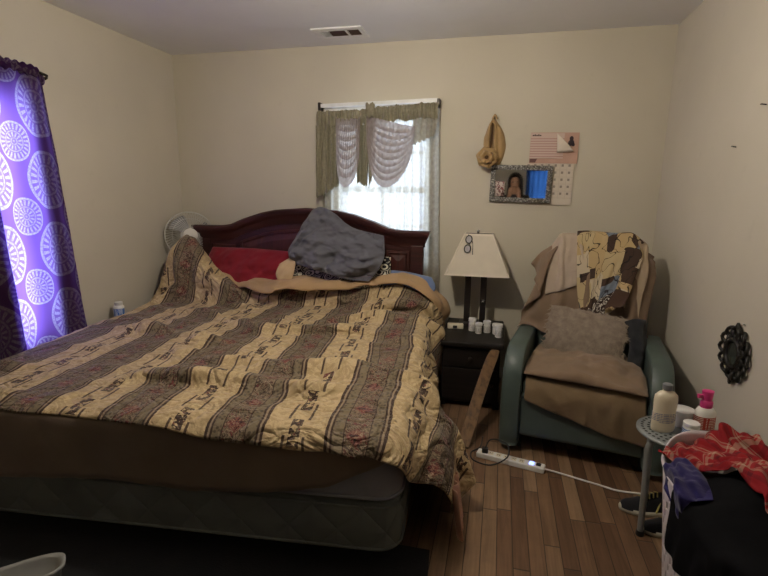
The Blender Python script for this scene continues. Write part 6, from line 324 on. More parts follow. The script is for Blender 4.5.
def box(bm, x0, x1, y0, y1, z0, z1, M=None, mi=0):
    vs = [bm.verts.new(p) for p in ((x0,y0,z0),(x1,y0,z0),(x1,y1,z0),(x0,y1,z0),(x0,y0,z1),(x1,y0,z1),(x1,y1,z1),(x0,y1,z1))]
    if M is not None:
        for v in vs: v.co = M @ v.co
    for f in ((0,3,2,1),(4,5,6,7),(0,1,5,4),(1,2,6,5),(2,3,7,6),(3,0,4,7)):
        bm.faces.new([vs[i] for i in f]).material_index = mi
    return vs

def boxo(name, x0, x1, y0, y1, z0, z1, mat, parent=None, bv=.004, M=None):
    bm = bmesh.new(); box(bm, x0, x1, y0, y1, z0, z1, M)
    o = obj(name, bm, mat, parent)
    if bv: bevel(o, bv)
    return o

def frame_of(d):
    d = Vector(d).normalized()
    a = Vector((0, 0, 1)) if abs(d.z) < .9 else Vector((1, 0, 0))
    x = a.cross(d).normalized(); y = d.cross(x)
    return x, y

def tube(bm, pts, r, n=8, closed=False, cap=True):
    pts = [Vector(p) for p in pts]
    N = len(pts)
    rr = r if isinstance(r, (list, tuple)) else [r]*N
    rings = []; px = None
    for i, p in enumerate(pts):
        if closed: d = pts[(i+1) % N]-pts[i-1]
        else: d = pts[min(i+1, N-1)]-pts[max(i-1, 0)]
        d.normalize()
        if px is None: x, y = frame_of(d)
        else:
            x = (px - d*px.dot(d)).normalized(); y = d.cross(x)
        px = x
        rings.append([bm.verts.new(p + (x*math.cos(a)+y*math.sin(a))*rr[i]) for a in [2*PI*k/n for k in range(n)]])
    for i in range(N if closed else N-1):
        A, B = rings[i], rings[(i+1) % N]
        for k in range(n):
            bm.faces.new((A[k], A[(k+1) % n], B[(k+1) % n], B[k]))
    if cap and not closed:
        bm.faces.new(rings[0][::-1]); bm.faces.new(rings[-1])

def spline(pts, n=8, closed=False):
    P = [Vector(p) for p in pts]; out = []; N = len(P)
    g = (lambda i: P[i % N]) if closed else (lambda i: P[min(max(i, 0), N-1)])
    for i in range(N if closed else N-1):
        a, b, c, d = g(i-1), g(i), g(i+1), g(i+2)
        for k in range(n):
            t = k/n
            out.append(.5*((2*b)+(c-a)*t+(2*a-5*b+4*c-d)*t*t+(3*b-a-3*c+d)*t**3))
    if not closed: out.append(P[-1])
    return out

def lathe(bm, prof, n=24, M=None, sx=1, sy=1, capb=True, capt=True):
    rings = []
    for r, z in prof:
        ring = []
        for k in range(n):
            a = 2*PI*k/n
            v = Vector((r*math.cos(a)*sx, r*math.sin(a)*sy, z))
            ring.append(bm.verts.new(M @ v if M is not None else v))
        rings.append(ring)
    for A, B in zip(rings, rings[1:]):
        for k in range(n): bm.faces.new((A[k], A[(k+1) % n], B[(k+1) % n], B[k]))
    if capb: bm.faces.new(rings[0][::-1])
    if capt: bm.faces.new(rings[-1])

def lathe_o(name, prof, mat, parent=None, n=24, M=None, sx=1, sy=1, **k):
    bm = bmesh.new(); lathe(bm, prof, n, M, sx, sy, **k)
    o = obj(name, bm, mat, parent, smooth=True)
    autosmooth(o)
    return o

def autosmooth(o, ang=.7):
    me = o.data
    bm = bmesh.new(); bm.from_mesh(me)
    for e in bm.edges:
        if len(e.link_faces) == 2 and e.calc_face_angle(0) > ang: e.smooth = False
    bm.to_mesh(me); bm.free()
    return o

def grid(name, P, mat=None, parent=None, uv=None, wrapu=False, smooth=True, mats=None, mi=None, flip=False):
    """P: rows x cols of points."""
    nv, nu = len(P), len(P[0])
    verts = [tuple(p) for row in P for p in row]
    faces = []; mis = []
    for j in range(nv-1):
        for i in range(nu if wrapu else nu-1):
            i2 = (i+1) % nu
            f = (j*nu+i, j*nu+i2, (j+1)*nu+i2, (j+1)*nu+i)
            faces.append(f[::-1] if flip else f)
            mis.append(mi(i, j) if mi else 0)
    o = obj(name, (verts, [], faces), mat, parent, smooth, mats)
    me = o.data
    if mi:
        for p, k in zip(me.polygons, mis): p.material_index = k
    if uv is not None:
        lay = me.uv_layers.new(name='UVMap')
        fu = [c for row in uv for c in row]
        for l in me.loops: lay.data[l.index].uv = fu[l.vertex_index]
    return o

def nz(x, y, z=0., s=1.): return mnoise.noise(Vector((x*s, y*s, z*s)))
def fbm(x, y, z=0., s=1., o=3): return mnoise.fractal(Vector((x*s, y*s, z*s)), 1., 2., o)
def sstep(a, b, x):
    t = min(1, max(0, (x-a)/(b-a))); return t*t*(3-2*t)
def lerp(a, b, t): return a+(b-a)*t
def interp(xs, ys, x):
    return float(np.interp(x, xs, ys))

def unbake(key):
    nv, nu, step, lo, d = BAKES[key]
    q = np.array(d).reshape(nv, nu, 3)      # second differences along each row
    q[:, 1:] = np.cumsum(q[:, 1:], axis=1)
    return np.array(lo)+step*np.cumsum(q, axis=1)

# ----------------------------------------------------------------- materials
class NT:
    def __init__(self, name):
        self.m = bpy.data.materials.new(name); self.m.use_nodes = True
        self.t = self.m.node_tree; self.n = self.t.nodes; self.l = self.t.links
        self.bsdf = self.n['Principled BSDF']; self.out = self.n['Material Output']
    def set(self, sock, v):
        if hasattr(v, 'is_output') or isinstance(v, bpy.types.NodeSocket): self.l.new(v, sock)
        else:
            if isinstance(v, (tuple, list)) and len(v) == 3 and sock.type == 'RGBA': v = (*v, 1)
            sock.default_value = v
    def math(self, op, a, b=None, c=None, clamp=False):
        nd = self.n.new('ShaderNodeMath'); nd.operation = op; nd.use_clamp = clamp
        self.set(nd.inputs[0], a)
        if b is not None: self.set(nd.inputs[1], b)
        if c is not None: self.set(nd.inputs[2], c)
        return nd.outputs[0]
    def mix(self, fac, a, b, mode='MIX'):
        nd = self.n.new('ShaderNodeMix'); nd.data_type = 'RGBA'; nd.blend_type = mode
        self.set(nd.inputs[0], fac); self.set(nd.inputs[6], a); self.set(nd.inputs[7], b)
        return nd.outputs[2]
    def ramp(self, fac, stops, interp='LINEAR'):
        nd = self.n.new('ShaderNodeValToRGB'); cr = nd.color_ramp; cr.interpolation = interp
        while len(cr.elements) < len(stops): cr.elements.new(.5)
        for e, (p, c) in zip(cr.elements, stops):
            e.position = p
            e.color = (c, c, c, 1) if isinstance(c, (int, float)) else (*c, 1)
        self.set(nd.inputs[0], fac)
        return nd.outputs[0]
    def noise(self, scale=5, detail=3, vec=None, rough=.5, dist=0):
        nd = self.n.new('ShaderNodeTexNoise')
        nd.inputs['Scale'].default_value = scale; nd.inputs['Detail'].default_value = detail
        nd.inputs['Roughness'].default_value = rough; nd.inputs['Distortion'].default_value = dist
        if vec is not None: self.l.new(vec, nd.inputs['Vector'])
        return nd.outputs[0]
    def voronoi(self, scale=5, vec=None, feature='F1', out='Distance'):
        nd = self.n.new('ShaderNodeTexVoronoi'); nd.feature = feature
        nd.inputs['Scale'].default_value = scale
        if vec is not None: self.l.new(vec, nd.inputs['Vector'])
        return nd.outputs[out]
    def coord(self, which='Object'):
        for nd in self.n:
            if nd.type == 'TEX_COORD': return nd.outputs[which]
        return self.n.new('ShaderNodeTexCoord').outputs[which]
    def sep(self, vec):
        nd = self.n.new('ShaderNodeSeparateXYZ'); self.l.new(vec, nd.inputs[0]); return nd.outputs
    def comb(self, x, y, z=0.):
        nd = self.n.new('ShaderNodeCombineXYZ')
        for s, v in zip(nd.inputs, (x, y, z)): self.set(s, v)
        return nd.outputs[0]
    def bump(self, h, strength=.3, dist=.005, normal=None):
        nd = self.n.new('ShaderNodeBump'); nd.inputs['Strength'].default_value = strength
        nd.inputs['Distance'].default_value = dist
        self.l.new(h, nd.inputs['Height'])
        if normal is not None: self.l.new(normal, nd.inputs['Normal'])
        return nd.outputs[0]
    def base(self, col=None, rough=None, normal=None, metal=None, spec=None, sheen=None, coat=None):
        b = self.bsdf
        if col is not None: self.set(b.inputs['Base Color'], col)
        if rough is not None: self.set(b.inputs['Roughness'], rough)
        if normal is not None: self.l.new(normal, b.inputs['Normal'])
        if metal is not None: b.inputs['Metallic'].default_value = metal
        if spec is not None: b.inputs['Specular IOR Level'].default_value = spec
        if sheen is not None:
            b.inputs['Sheen Weight'].default_value = sheen
        if coat is not None: b.inputs['Coat Weight'].default_value = coat
        return self.m

def sc(c, k): return tuple(min(1, x*k) for x in c)

def fabric(name, col, var=.18, vs=9, weave=420, wb=.25, wrinkle=0, ws=14, rough=.9, sheen=.15):
    t = NT(name); v = t.coord('Object')
    n1 = t.noise(vs, 4, v)
    c = t.ramp(n1, [(.25, sc(col, 1-var)), (.75, sc(col, 1+var))])
    n2 = t.noise(weave, 2, v)
    nr = t.bump(n2, wb, .002)
    if wrinkle:
        n3 = t.noise(ws, 3, v, dist=1.2)
        nr = t.bump(n3, wrinkle, .02, nr)
    return t.base(c, rough, nr, spec=.15, sheen=sheen)

def plain(name, col, rough=.5, metal=0, var=.08, vs=12, bump=0, bs=60, spec=.5, coat=None):
    t = NT(name); v = t.coord('Object')
    c = t.ramp(t.noise(vs, 4, v), [(.3, sc(col, 1-var)), (.7, sc(col, 1+var))])
    nr = t.bump(t.noise(bs, 3, v), bump, .003) if bump else None
    return t.base(c, rough, nr, metal=metal, spec=spec, coat=coat)

def wood(name, col, dark, axis=0, scale=6, rough=.4, spec=.4, coat=None):
    t = NT(name); v = t.coord('Object')
    mp = t.n.new('ShaderNodeMapping'); t.l.new(v, mp.inputs[0])
    s = [scale*6]*3; s[axis] = scale*.5
    mp.inputs['Scale'].default_value = s
    n = t.noise(1, 5, mp.outputs[0], .6, .6)
    c = t.ramp(n, [(.3, dark), (.55, col), (.8, sc(col, 1.25))])
    return t.base(c, rough, t.bump(n, .1, .002), spec=spec, coat=coat)

def emission(name, col, s):
    t = NT(name); e = t.n.new('ShaderNodeEmission'); e.inputs[0].default_value = (*col, 1); e.inputs[1].default_value = s
    t.l.new(e.outputs[0], t.out.inputs[0]); return t.m

MAT = {}
def build_mats():
    M = MAT
    # painted plaster walls
    def wall(name, col):
        t = NT(name); v = t.coord('Object')
        n1 = t.noise(1.3, 4, v); n2 = t.noise(9, 5, v, .65)
        c = t.ramp(n1, [(.3, sc(col, .94)), (.7, sc(col, 1.05))])
        st = t.ramp(n2, [(.62, 0.), (.78, 1.)])
        c = t.mix(t.math('MULTIPLY', st, .16), c, sc(col, .62))
        nr = t.bump(t.noise(70, 4, v), .12, .004)
        nr = t.bump(t.noise(3, 3, v), .15, .03, nr)
        return t.base(c, .62, nr, spec=.25)
    M['wall'] = wall('wall_paint', (.57, .525, .425))
    M['wall_side'] = wall('wall_paint_side', (.57, .525, .445))
    M['ceil'] = wall('ceiling_paint', (.78, .78, .80))
    # floor planks running away from the camera
    t = NT('floor_planks'); v = t.coord('Object'); x, y, z = t.sep(v)
    pw = .062
    ix = t.math('FLOOR', t.math('DIVIDE', x, pw))
    wn = t.n.new('ShaderNodeTexWhiteNoise'); wn.noise_dimensions = '1D'; t.l.new(ix, wn.inputs['W'])
    off = t.math('MULTIPLY', wn.outputs['Value'], 7.3)
    yy = t.math('DIVIDE', t.math('ADD', y, off), .62)
    iy = t.math('FLOOR', yy)
    wn2 = t.n.new('ShaderNodeTexWhiteNoise'); wn2.noise_dimensions = '2D'; t.l.new(t.comb(ix, iy), wn2.inputs['Vector'])
    plank = wn2.outputs['Value']
    fx = t.math('FRACT', t.math('DIVIDE', x, pw)); fy = t.math('FRACT', yy)
    gx = t.math('ABSOLUTE', t.math('SUBTRACT', fx, .5)); gy = t.math('ABSOLUTE', t.math('SUBTRACT', fy, .5))
    gap = t.math('MAXIMUM', t.ramp(gx, [(.465, 0.), (.49, 1.)]), t.ramp(gy, [(.494, 0.), (.499, 1.)]))
    gv = t.comb(t.math('MULTIPLY', x, 42.), t.math('ADD', t.math('MULTIPLY', y, 2.2), t.math('MULTIPLY', plank, 30.)), 0.)
    g = t.noise(1, 6, gv, .62, .9)
    col = t.ramp(plank, [(0., (.12, .062, .033)), (.35, (.19, .105, .058)), (.7, (.25, .15, .085)), (1., (.34, .22, .13))])
    col = t.mix(.75, col, t.ramp(g, [(.3, .42), (.7, 1.)]), 'MULTIPLY')
    dirt = t.ramp(t.noise(3.5, 5, v, .7), [(.4, 0.), (.7, 1.)])
    col = t.mix(t.math('MULTIPLY', dirt, .35), col, (.05, .03, .018))
    col = t.mix(gap, col, (.012, .008, .005))
    h = t.math('SUBTRACT', t.math('MULTIPLY', g, .25), gap)
    M['floor'] = t.base(col, t.ramp(g, [(.2, .55), (.8, .38)]), t.bump(h, .35, .003), spec=.35)
    M['white_paint'] = plain('white_paint', (.75, .73, .68), .45)
    M['white_plastic'] = plain('white_plastic', (.78, .78, .76), .35)
    M['cream_plastic'] = plain('cream_plastic', (.72, .66, .52), .4)
    M['vent'] = plain('vent_enamel', (.74, .74, .74), .45)
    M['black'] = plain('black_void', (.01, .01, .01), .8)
    M['duct'] = plain('dark_duct', (.09, .055, .045), .8)
    # glass pane
    t = NT('window_glass'); tr = t.n.new('ShaderNodeBsdfTransparent'); gl = t.n.new('ShaderNodeBsdfGlossy'); gl.inputs['Roughness'].default_value = .02
    mx = t.n.new('ShaderNodeMixShader'); mx.inputs[0].default_value = .06
    t.l.new(tr.outputs[0], mx.inputs[1]); t.l.new(gl.outputs[0], mx.inputs[2]); t.l.new(mx.outputs[0], t.out.inputs[0])
    M['glass'] = t.m
    # sheer curtain
    def sheer(name, col, transp, transl, vs=40):
        t = NT(name); v = t.coord('Object')
        n = t.noise(vs, 4, v)
        c = t.ramp(n, [(.3, sc(col, .85)), (.7, sc(col, 1.1))])
        df = t.n.new('ShaderNodeBsdfDiffuse'); tl = t.n.new('ShaderNodeBsdfTranslucent'); tp = t.n.new('ShaderNodeBsdfTransparent')
        t.l.new(c, df.inputs[0]); t.l.new(c, tl.inputs[0])
        m1 = t.n.new('ShaderNodeMixShader'); m1.inputs[0].default_value = transl
        m2 = t.n.new('ShaderNodeMixShader'); m2.inputs[0].default_value = transp
        t.l.new(df.outputs[0], m1.inputs[1]); t.l.new(tl.outputs[0], m1.inputs[2])
        t.l.new(m1.outputs[0], m2.inputs[1]); t.l.new(tp.outputs[0], m2.inputs[2])
        t.l.new(m2.outputs[0], t.out.inputs[0])
        return t.m
    M['sheer'] = sheer('sheer_voile', (.42, .39, .32), .035, .36)
    M['swag'] = sheer('swag_voile', (.44, .38, .37), .10, .50)
    M['valance'] = sheer('valance_brocade', (.27, .245, .175), .0, .15, 60)
    # purple medallion curtain (uv in metres)
    t = NT('purple_medallion_cloth'); uv = t.coord('UV'); u, v, _ = t.sep(uv)
    def medal(cu, cv, R, ou, ov):
        a = t.math('SUBTRACT', t.math('FRACT', t.math('ADD', t.math('DIVIDE', u, cu), ou)), .5)
        b = t.math('SUBTRACT', t.math('FRACT', t.math('ADD', t.math('DIVIDE', v, cv), ov)), .5)
        a = t.math('MULTIPLY', a, cu); b = t.math('MULTIPLY', b, cv)
        r = t.math('DIVIDE', t.math('SQRT', t.math('ADD', t.math('MULTIPLY', a, a), t.math('MULTIPLY', b, b))), R)
        th = t.math('ARCTAN2', b, a)
        sp = t.math('MULTIPLY', t.math('ADD', t.math('SINE', t.math('MULTIPLY', th, 22.)), 1.), .5)
        sp2 = t.math('MULTIPLY', t.math('ADD', t.math('SINE', t.math('MULTIPLY', th, 12.)), 1.), .5)
        rings = t.ramp(r, [(0., .9), (.10, .1), (.16, .8), (.22, .2), (.44, .15), (.50, .9), (.56, .15), (.86, .1), (.92, 1.), (.985, .9), (1., 0.)])
        petals = t.math('MULTIPLY', t.ramp(r, [(.2, 0.), (.24, 1.), (.42, 1.), (.46, 0.)]), t.ramp(sp2, [(.45, 0.), (.6, .9)]))
        spokes = t.math('MULTIPLY', t.ramp(r, [(.56, 0.), (.6, 1.), (.85, 1.), (.88, 0.)]), t.ramp(sp, [(.4, 0.), (.6, .9)]))
        return t.math('MAXIMUM', rings, t.math('MAXIMUM', petals, spokes))
    m = t.math('MAXIMUM', medal(.42, .40, .165, .15, .0), medal(.42, .40, .105, .65, .5))
    n = t.noise(90, 3, uv, .7)
    m = t.math('MULTIPLY', m, t.ramp(n, [(.35, .35), (.6, 1.)]))
    m = t.math('MULTIPLY', m, .75)
    dcol = t.mix(m, (.055, .022, .06), (.22, .17, .20))
    tcol = t.mix(m, (.18, .085, .42), (.48, .46, .70))
    df = t.n.new('ShaderNodeBsdfDiffuse'); tl = t.n.new('ShaderNodeBsdfTranslucent')
    t.l.new(dcol, df.inputs[0]); t.l.new(tcol, tl.inputs[0])
    mx = t.n.new('ShaderNodeMixShader'); mx.inputs[0].default_value = .5
    t.l.new(df.outputs[0], mx.inputs[1]); t.l.new(tl.outputs[0], mx.inputs[2]); t.l.new(mx.outputs[0], t.out.inputs[0])
    M['purple'] = t.m
    M['purple_light_block'] = fabric('purple_light_block', (.05, .025, .07), .1)
    # furniture woods
    M['cherry'] = wood('cherry_wood', (.044, .012, .011), (.017, .006, .006), 0, 4, .45, .35)
    M['cherry_panel'] = wood('cherry_panel', (.060, .016, .013), (.026, .008, .007), 2, 4, .45, .35)
    M['black_wood'] = wood('black_wood', (.014, .011, .010), (.007, .006, .005), 0, 4, .45, .22)
    M['brown_wood'] = wood('brown_wood', (.16, .085, .034), (.06, .03, .012), 2, 5, .4, .45)
    M['dark_metal'] = plain('dark_metal', (.035, .028, .025), .4, .6)
    M['steel'] = plain('brushed_steel', (.55, .56, .55), .35, .9)
    M['chrome'] = plain('chrome', (.8, .8, .8), .12, 1)
    # grey stool enamel
    M['grey_enamel'] = plain('grey_enamel', (.26, .28, .28), .42, .35)
    # textiles
    M['mattress'] = fabric('mattress_ticking', (.23, .23, .25), .1, 6, 300, .2, .25, 9)
    # quilted box spring
    t = NT('quilted_box_spring'); v = t.coord('Object'); x, y, z = t.sep(v)
    d1 = t.math('ABSOLUTE', t.math('SINE', t.math('MULTIPLY', t.math('ADD', t.math('ADD', x, y), z), 17.)))
    d2 = t.math('ABSOLUTE', t.math('SINE', t.math('MULTIPLY', t.math('SUBTRACT', t.math('ADD', x, y), z), 17.)))
    q = t.math('POWER', t.math('MINIMUM', d1, d2), .5)
    c = t.ramp(t.noise(5, 3, v), [(.3, (.12, .13, .12)), (.7, (.165, .175, .16))])
    M['boxspring'] = t.base(c, .85, t.bump(q, .6, .012, t.bump(t.noise(300, 2, v), .2, .002)), spec=.2)
    M['brown_sheet'] = fabric('brown_sheet', (.16, .118, .082), .15, 5, 420, .2, .25, 6)
    M['blue_sheet'] = fabric('blue_sheet', (.16, .22, .38), .1, 6, 420, .2, .2, 8)
    M['peach'] = fabric('peach_sheet', (.50, .28, .20), .1)
    M['red'] = fabric('red_pillowcase', (.20, .012, .022), .15, 8, 420, .2, .35, 10)
    M['tan'] = fabric('tan_pillowcase', (.55, .40, .24), .12, 8, 420, .2, .2, 12)
    M['grey_case'] = fabric('grey_jersey', (.105, .105, .125), .10, 7, 500, .2, .15, 7)
    M['lining'] = fabric('tan_lining', (.43, .285, .155), .12, 6, 420, .25, .3, 8)
    # black and white scroll pillow
    t = NT('scroll_print'); v = t.coord('UV')
    n = t.noise(3.5, 1, v, .4, .3)
    w = t.n.new('ShaderNodeTexWave'); w.wave_type = 'RINGS'; w.rings_direction = 'SPHERICAL'
    vv = t.n.new('ShaderNodeTexVoronoi'); vv.feature = 'F1'; vv.inputs['Scale'].default_value = 11.; t.l.new(v, vv.inputs['Vector'])
    ds = vv.outputs['Distance']
    ring = t.ramp(t.math('FRACT', t.math('ADD', t.math('MULTIPLY', ds, 2.3), t.math('MULTIPLY', n, .9))), [(0., .0), (.22, 0.), (.27, 1.), (.55, 1.), (.60, 0.), (.86, 0.), (.9, 1.)])
    ed = t.voronoi(11, v, 'DISTANCE_TO_EDGE')
    ring = t.math('MULTIPLY', ring, t.ramp(ed, [(.005, 0.), (.02, 1.)]))
    M['scroll'] = t.base(t.mix(ring, (.012, .012, .016), (.70, .66, .56)), .8, t.bump(t.noise(300, 2, v), .15, .002), spec=.2)
    # ---- comforter: uv in metres, u across the stripes, v along them
    t = NT('striped_tapestry'); uv = t.coord('UV'); u, v, _ = t.sep(uv)
    wob = t.math('MULTIPLY', t.math('SUBTRACT', t.noise(26, 2, uv), .5), .008)
    uu = t.math('ADD', u, wob)
    s = t.math('FRACT', t.math('ADD', t.math('DIVIDE', uu, .39), .5))
    d = t.math('MULTIPLY', t.math('ABSOLUTE', t.math('SUBTRACT', s, .5)), 2.)      # 0 stripe centre .. 1 gold centre (x .25 m)
    gold, gold2 = (.62, .475, .27), (.42, .30, .155)
    brown, olive, olive2 = (.055, .030, .021), (.205, .160, .098), (.095, .070, .045)
    red, pale = (.16, .035, .032), (.33, .25, .165)
    dam = t.ramp(t.noise(24, 3, uv, .5, 1.8), [(.47, gold), (.53, gold2)])
    dam = t.mix(.6, gold, dam)
    lace = t.ramp(t.voronoi(75, uv), [(.25, olive2), (.5, olive)])
    # flower band
    fv = t.comb(uu, t.math('MULTIPLY', v, 1.))
    fl = t.noise(38, 3, uv, .55, 2.2)
    flower = t.ramp(fl, [(.0, brown), (.41, olive), (.45, olive2), (.49, pale), (.53, (.20, .13, .085)), (.57, brown), (.62, red)], 'CONSTANT')
    vv_ = t.math('ABSOLUTE', t.math('SUBTRACT', t.math('FRACT', t.math('DIVIDE', v, .17)), .5))
    diamond = t.math('ADD', t.math('MULTIPLY', vv_, 2.2), t.math('MULTIPLY', d, 2.6))
    core = t.ramp(diamond, [(.38, 1.), (.52, 0.)])
    redflower = t.ramp(fl, [(.0, (.05, .02, .02)), (.43, red), (.50, pale), (.52, (.19, .04, .038)), (.60, pale)], 'CONSTANT')
    center = t.mix(core, flower, redflower)
    zone = lambda a, b: t.math('MULTIPLY', t.math('GREATER_THAN', d, a), t.math('LESS_THAN', d, b))
    col = t.mix(zone(.0, .19), dam, center)
    col = t.mix(zone(.185, .205), col, brown)
    col = t.mix(zone(.205, .37), col, lace)
    col = t.mix(zone(.365, .405), col, brown)
    col = t.mix(zone(.40, .435), col, pale)
    col = t.mix(zone(.435, .485), col, brown)
    # broken dashes down the gold band
    blk = t.math('FRACT', t.math('DIVIDE', v, .19))
    brk = t.math('GREATER_THAN', t.noise(45, 2, uv, .6), .45)
    dash = t.math('MULTIPLY', zone(.90, 1.1), t.math('MULTIPLY', brk, t.math('LESS_THAN', blk, .62)))
    dcol = t.ramp(t.noise(60, 2, uv, .5, 1.), [(.45, brown), (.55, olive), (.62, red)], 'CONSTANT')
    dash2 = t.math('MULTIPLY', zone(.80, .845), t.math('GREATER_THAN', t.math('FRACT', t.math('DIVIDE', v, .19)), .40))
    col = t.mix(dash, col, dcol); col = t.mix(dash2, col, (.085, .052, .034))
    col = t.mix(.35, col, t.ramp(t.noise(260, 2, uv), [(.3, .45), (.7, 1.)]), 'MULTIPLY')
    hb = t.bump(t.noise(340, 2, uv), .25, .002)
    hb = t.bump(t.noise(24, 3, uv, .5, 1.8), .12, .006, hb)
    rid = t.math('ABSOLUTE', t.math('SUBTRACT', t.noise(6.5, 3, uv, .5, 1.1), .5))
    hb = t.bump(t.ramp(rid, [(0., 0.), (.10, .8), (.3, 1.)]), .55, .03, hb)
    hb = t.bump(t.noise(13, 3, uv, .55, .8), .45, .03, hb)
    M['comforter'] = t.base(col, .72, hb, spec=.3, sheen=.1)
    # chair
    M['leather'] = plain('green_leather', (.066, .092, .084), .42, 0, .12, 6, .12, 180, .45)
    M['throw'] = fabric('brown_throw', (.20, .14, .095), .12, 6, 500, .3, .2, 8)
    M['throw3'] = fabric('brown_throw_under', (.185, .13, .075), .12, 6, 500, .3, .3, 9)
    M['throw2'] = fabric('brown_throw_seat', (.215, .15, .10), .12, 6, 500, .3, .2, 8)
    M['shag'] = fabric('shaggy_pile', (.29, .235, .185), .25, 30, 300, .2)
    M['beige'] = fabric('beige_blouse', (.42, .34, .27), .1, 8, 420, .25, .3, 16)
    M['grey_dark'] = fabric('charcoal_cloth', (.022, .023, .026), .12, 8)
    M['tan_cloth'] = fabric('tan_cloth', (.40, .31, .22), .12, 8)
    # patchwork shawl (uv metres)
    t = NT('patchwork_shawl'); uv = t.coord('UV'); u, v, _ = t.sep(uv)
    vo = t.n.new('ShaderNodeTexVoronoi'); vo.inputs['Scale'].default_value = 9.5; vo.distance = 'CHEBYCHEV'; vo.inputs['Randomness'].default_value = .85
    t.l.new(uv, vo.inputs['Vector'])
    cr = t.sep(vo.outputs['Color'])[0]
    pc = t.ramp(cr, [(0., (.45, .33, .17)), (.24, (.055, .032, .022)), (.40, (.50, .42, .30)), (.55, (.17, .20, .25)), (.70, (.46, .36, .20)), (.86, (.05, .03, .022))], 'CONSTANT')
    lines = t.math('LESS_THAN', t.math('ABSOLUTE', t.math('SUBTRACT', t.noise(14, 1, uv, .3, .8), .5)), .014)
    pc = t.mix(t.math('MULTIPLY', lines, .9), pc, (.018, .013, .012))
    band = t.math('MULTIPLY', t.math('GREATER_THAN', v, .66), t.math('LESS_THAN', v, .80))
    sq = t.math('LESS_THAN', t.math('ABSOLUTE', t.math('SUBTRACT', t.noise(17, 2, uv, .4, 2.5), .5)), .035)
    bandc = t.mix(sq, (.035, .02, .016), (.62, .58, .50))
    side = t.math('GREATER_THAN', t.math('ABSOLUTE', t.math('SUBTRACT', u, .22)), .13)
    bandc = t.mix(side, bandc, (.06, .033, .022))
    pc = t.mix(band, pc, bandc)
    M['shawl'] = t.base(pc, .8, t.bump(t.noise(400, 2, uv), .2, .002), spec=.2)
    # red plaid (uv metres)
    t = NT('red_plaid'); uv = t.coord('UV'); u, v, _ = t.sep(uv)
    def stripes(x, per, prof): return t.ramp(t.math('FRACT', t.math('DIVIDE', x, per)), prof, 'CONSTANT')
    prof = [(0., (.23, .010, .014)), (.30, (.10, .008, .012)), (.42, (.23, .010, .014)), (.55, (.38, .26, .19)), (.66, (.32, .03, .03)), (.72, (.38, .26, .19)), (.76, (.23, .010, .014))]
    pc = t.mix(.5, stripes(u, .19, prof), stripes(v, .19, prof))
    M['plaid'] = t.base(pc, .85, t.bump(t.noise(420, 2, uv), .2, .002), spec=.2)
    M['black_cloth'] = fabric('black_cloth', (.007, .007, .008), .2, 8, 420, .3, .2, 9, .95, 0)
    M['black_cloth'].node_tree.nodes['Principled BSDF'].inputs['Specular IOR Level'].default_value = .03
    M['indigo'] = fabric('indigo_cloth', (.022, .018, .085), .2, 10, 420, .2, .3, 16)
    M['lilac'] = plain('white_basket_plastic', (.72, .66, .70), .35)
    M['shade'] = fabric('linen_lamp_shade', (.66, .60, .49), .05, 12, 500, .25, 0, 1, .85, 0)
    M['shade_trim'] = fabric('lamp_shade_trim', (.74, .67, .56), .05)
    M['pill_white'] = plain('white_bottle_plastic', (.80, .79, .75), .35)
    def label(name, bg, ink, s=120, thr=.56):
        t = NT(name); v = t.coord('Object'); x, y, z = t.sep(v)
        ln = t.math('GREATER_THAN', t.math('SINE', t.math('MULTIPLY', z, 900.)), .1)
        n = t.math('GREATER_THAN', t.noise(s, 1, t.comb(t.math('MULTIPLY', x, 3.), y, t.math('MULTIPLY', z, .2))), thr-.08)
        return t.base(t.mix(t.math('MULTIPLY', ln, n), bg, ink), .5, spec=.3)
    M['label_white'] = label('printed_label', (.72, .70, .66), (.22, .22, .24))
    M['label_blue'] = label('blue_label', (.05, .14, .42), (.65, .7, .75), 70)
    M['label_red'] = label('red_label', (.42, .05, .035), (.75, .6, .5), 60)
    M['label_cream'] = label('cream_label', (.66, .57, .44), (.20, .24, .34), 90, .52)
    M['lotion'] = plain('cream_lotion_plastic', (.74, .67, .50), .35)
    M['grey_cap'] = plain('grey_cap', (.16, .17, .18), .45)
    M['pink'] = plain('pink_plastic', (.62, .045, .22), .35)
    M['clear_white'] = plain('milky_plastic', (.76, .73, .72), .3)
    M['amber'] = plain('amber_plastic', (.45, .16, .03), .3)
    M['rubber'] = plain('black_rubber', (.015, .015, .016), .55)
    M['led'] = emission('blue_power_light', (.22, .30, 1.), 3.5)
    M['navy_shoe'] = fabric('navy_shoe_mesh', (.012, .012, .015), .2, 20, 260, .4)
    M['yellow'] = plain('yellow_stripe', (.42, .36, .10), .5)
    M['sole'] = plain('pale_sole', (.50, .48, .40), .6)
    M['lace'] = fabric('yellow_lace', (.40, .34, .12), .2)
    M['floor_sheet'] = fabric('black_floor_sheet', (.012, .012, .014), .2, 12, 160, .5)
    M['bag'] = fabric('tan_satin_cloth', (.38, .25, .115), .2, 14, 300, .2, .35, 22, .55)
    M['bag_dark'] = fabric('brown_satin_cloth', (.09, .05, .025), .2, 14)
    M['mirror'] = plain('mirror_silver', (.86, .86, .86), .03, 1, 0)
    t = NT('mosaic_frame'); v = t.coord('Object')
    vo = t.voronoi(150, v, out='Color'); ed = t.voronoi(150, v, 'DISTANCE_TO_EDGE')
    c = t.ramp(t.sep(vo)[0], [(.2, (.045, .038, .032)), (.6, (.14, .125, .11)), (.9, (.42, .40, .37))])
    M['mosaic'] = t.base(t.mix(t.math('LESS_THAN', ed, .06), c, (.02, .018, .016)), .35, t.bump(ed, .5, .004), spec=.5)
    t = NT('calendar_grid'); uv = t.coord('UV'); u, v, _ = t.sep(uv)
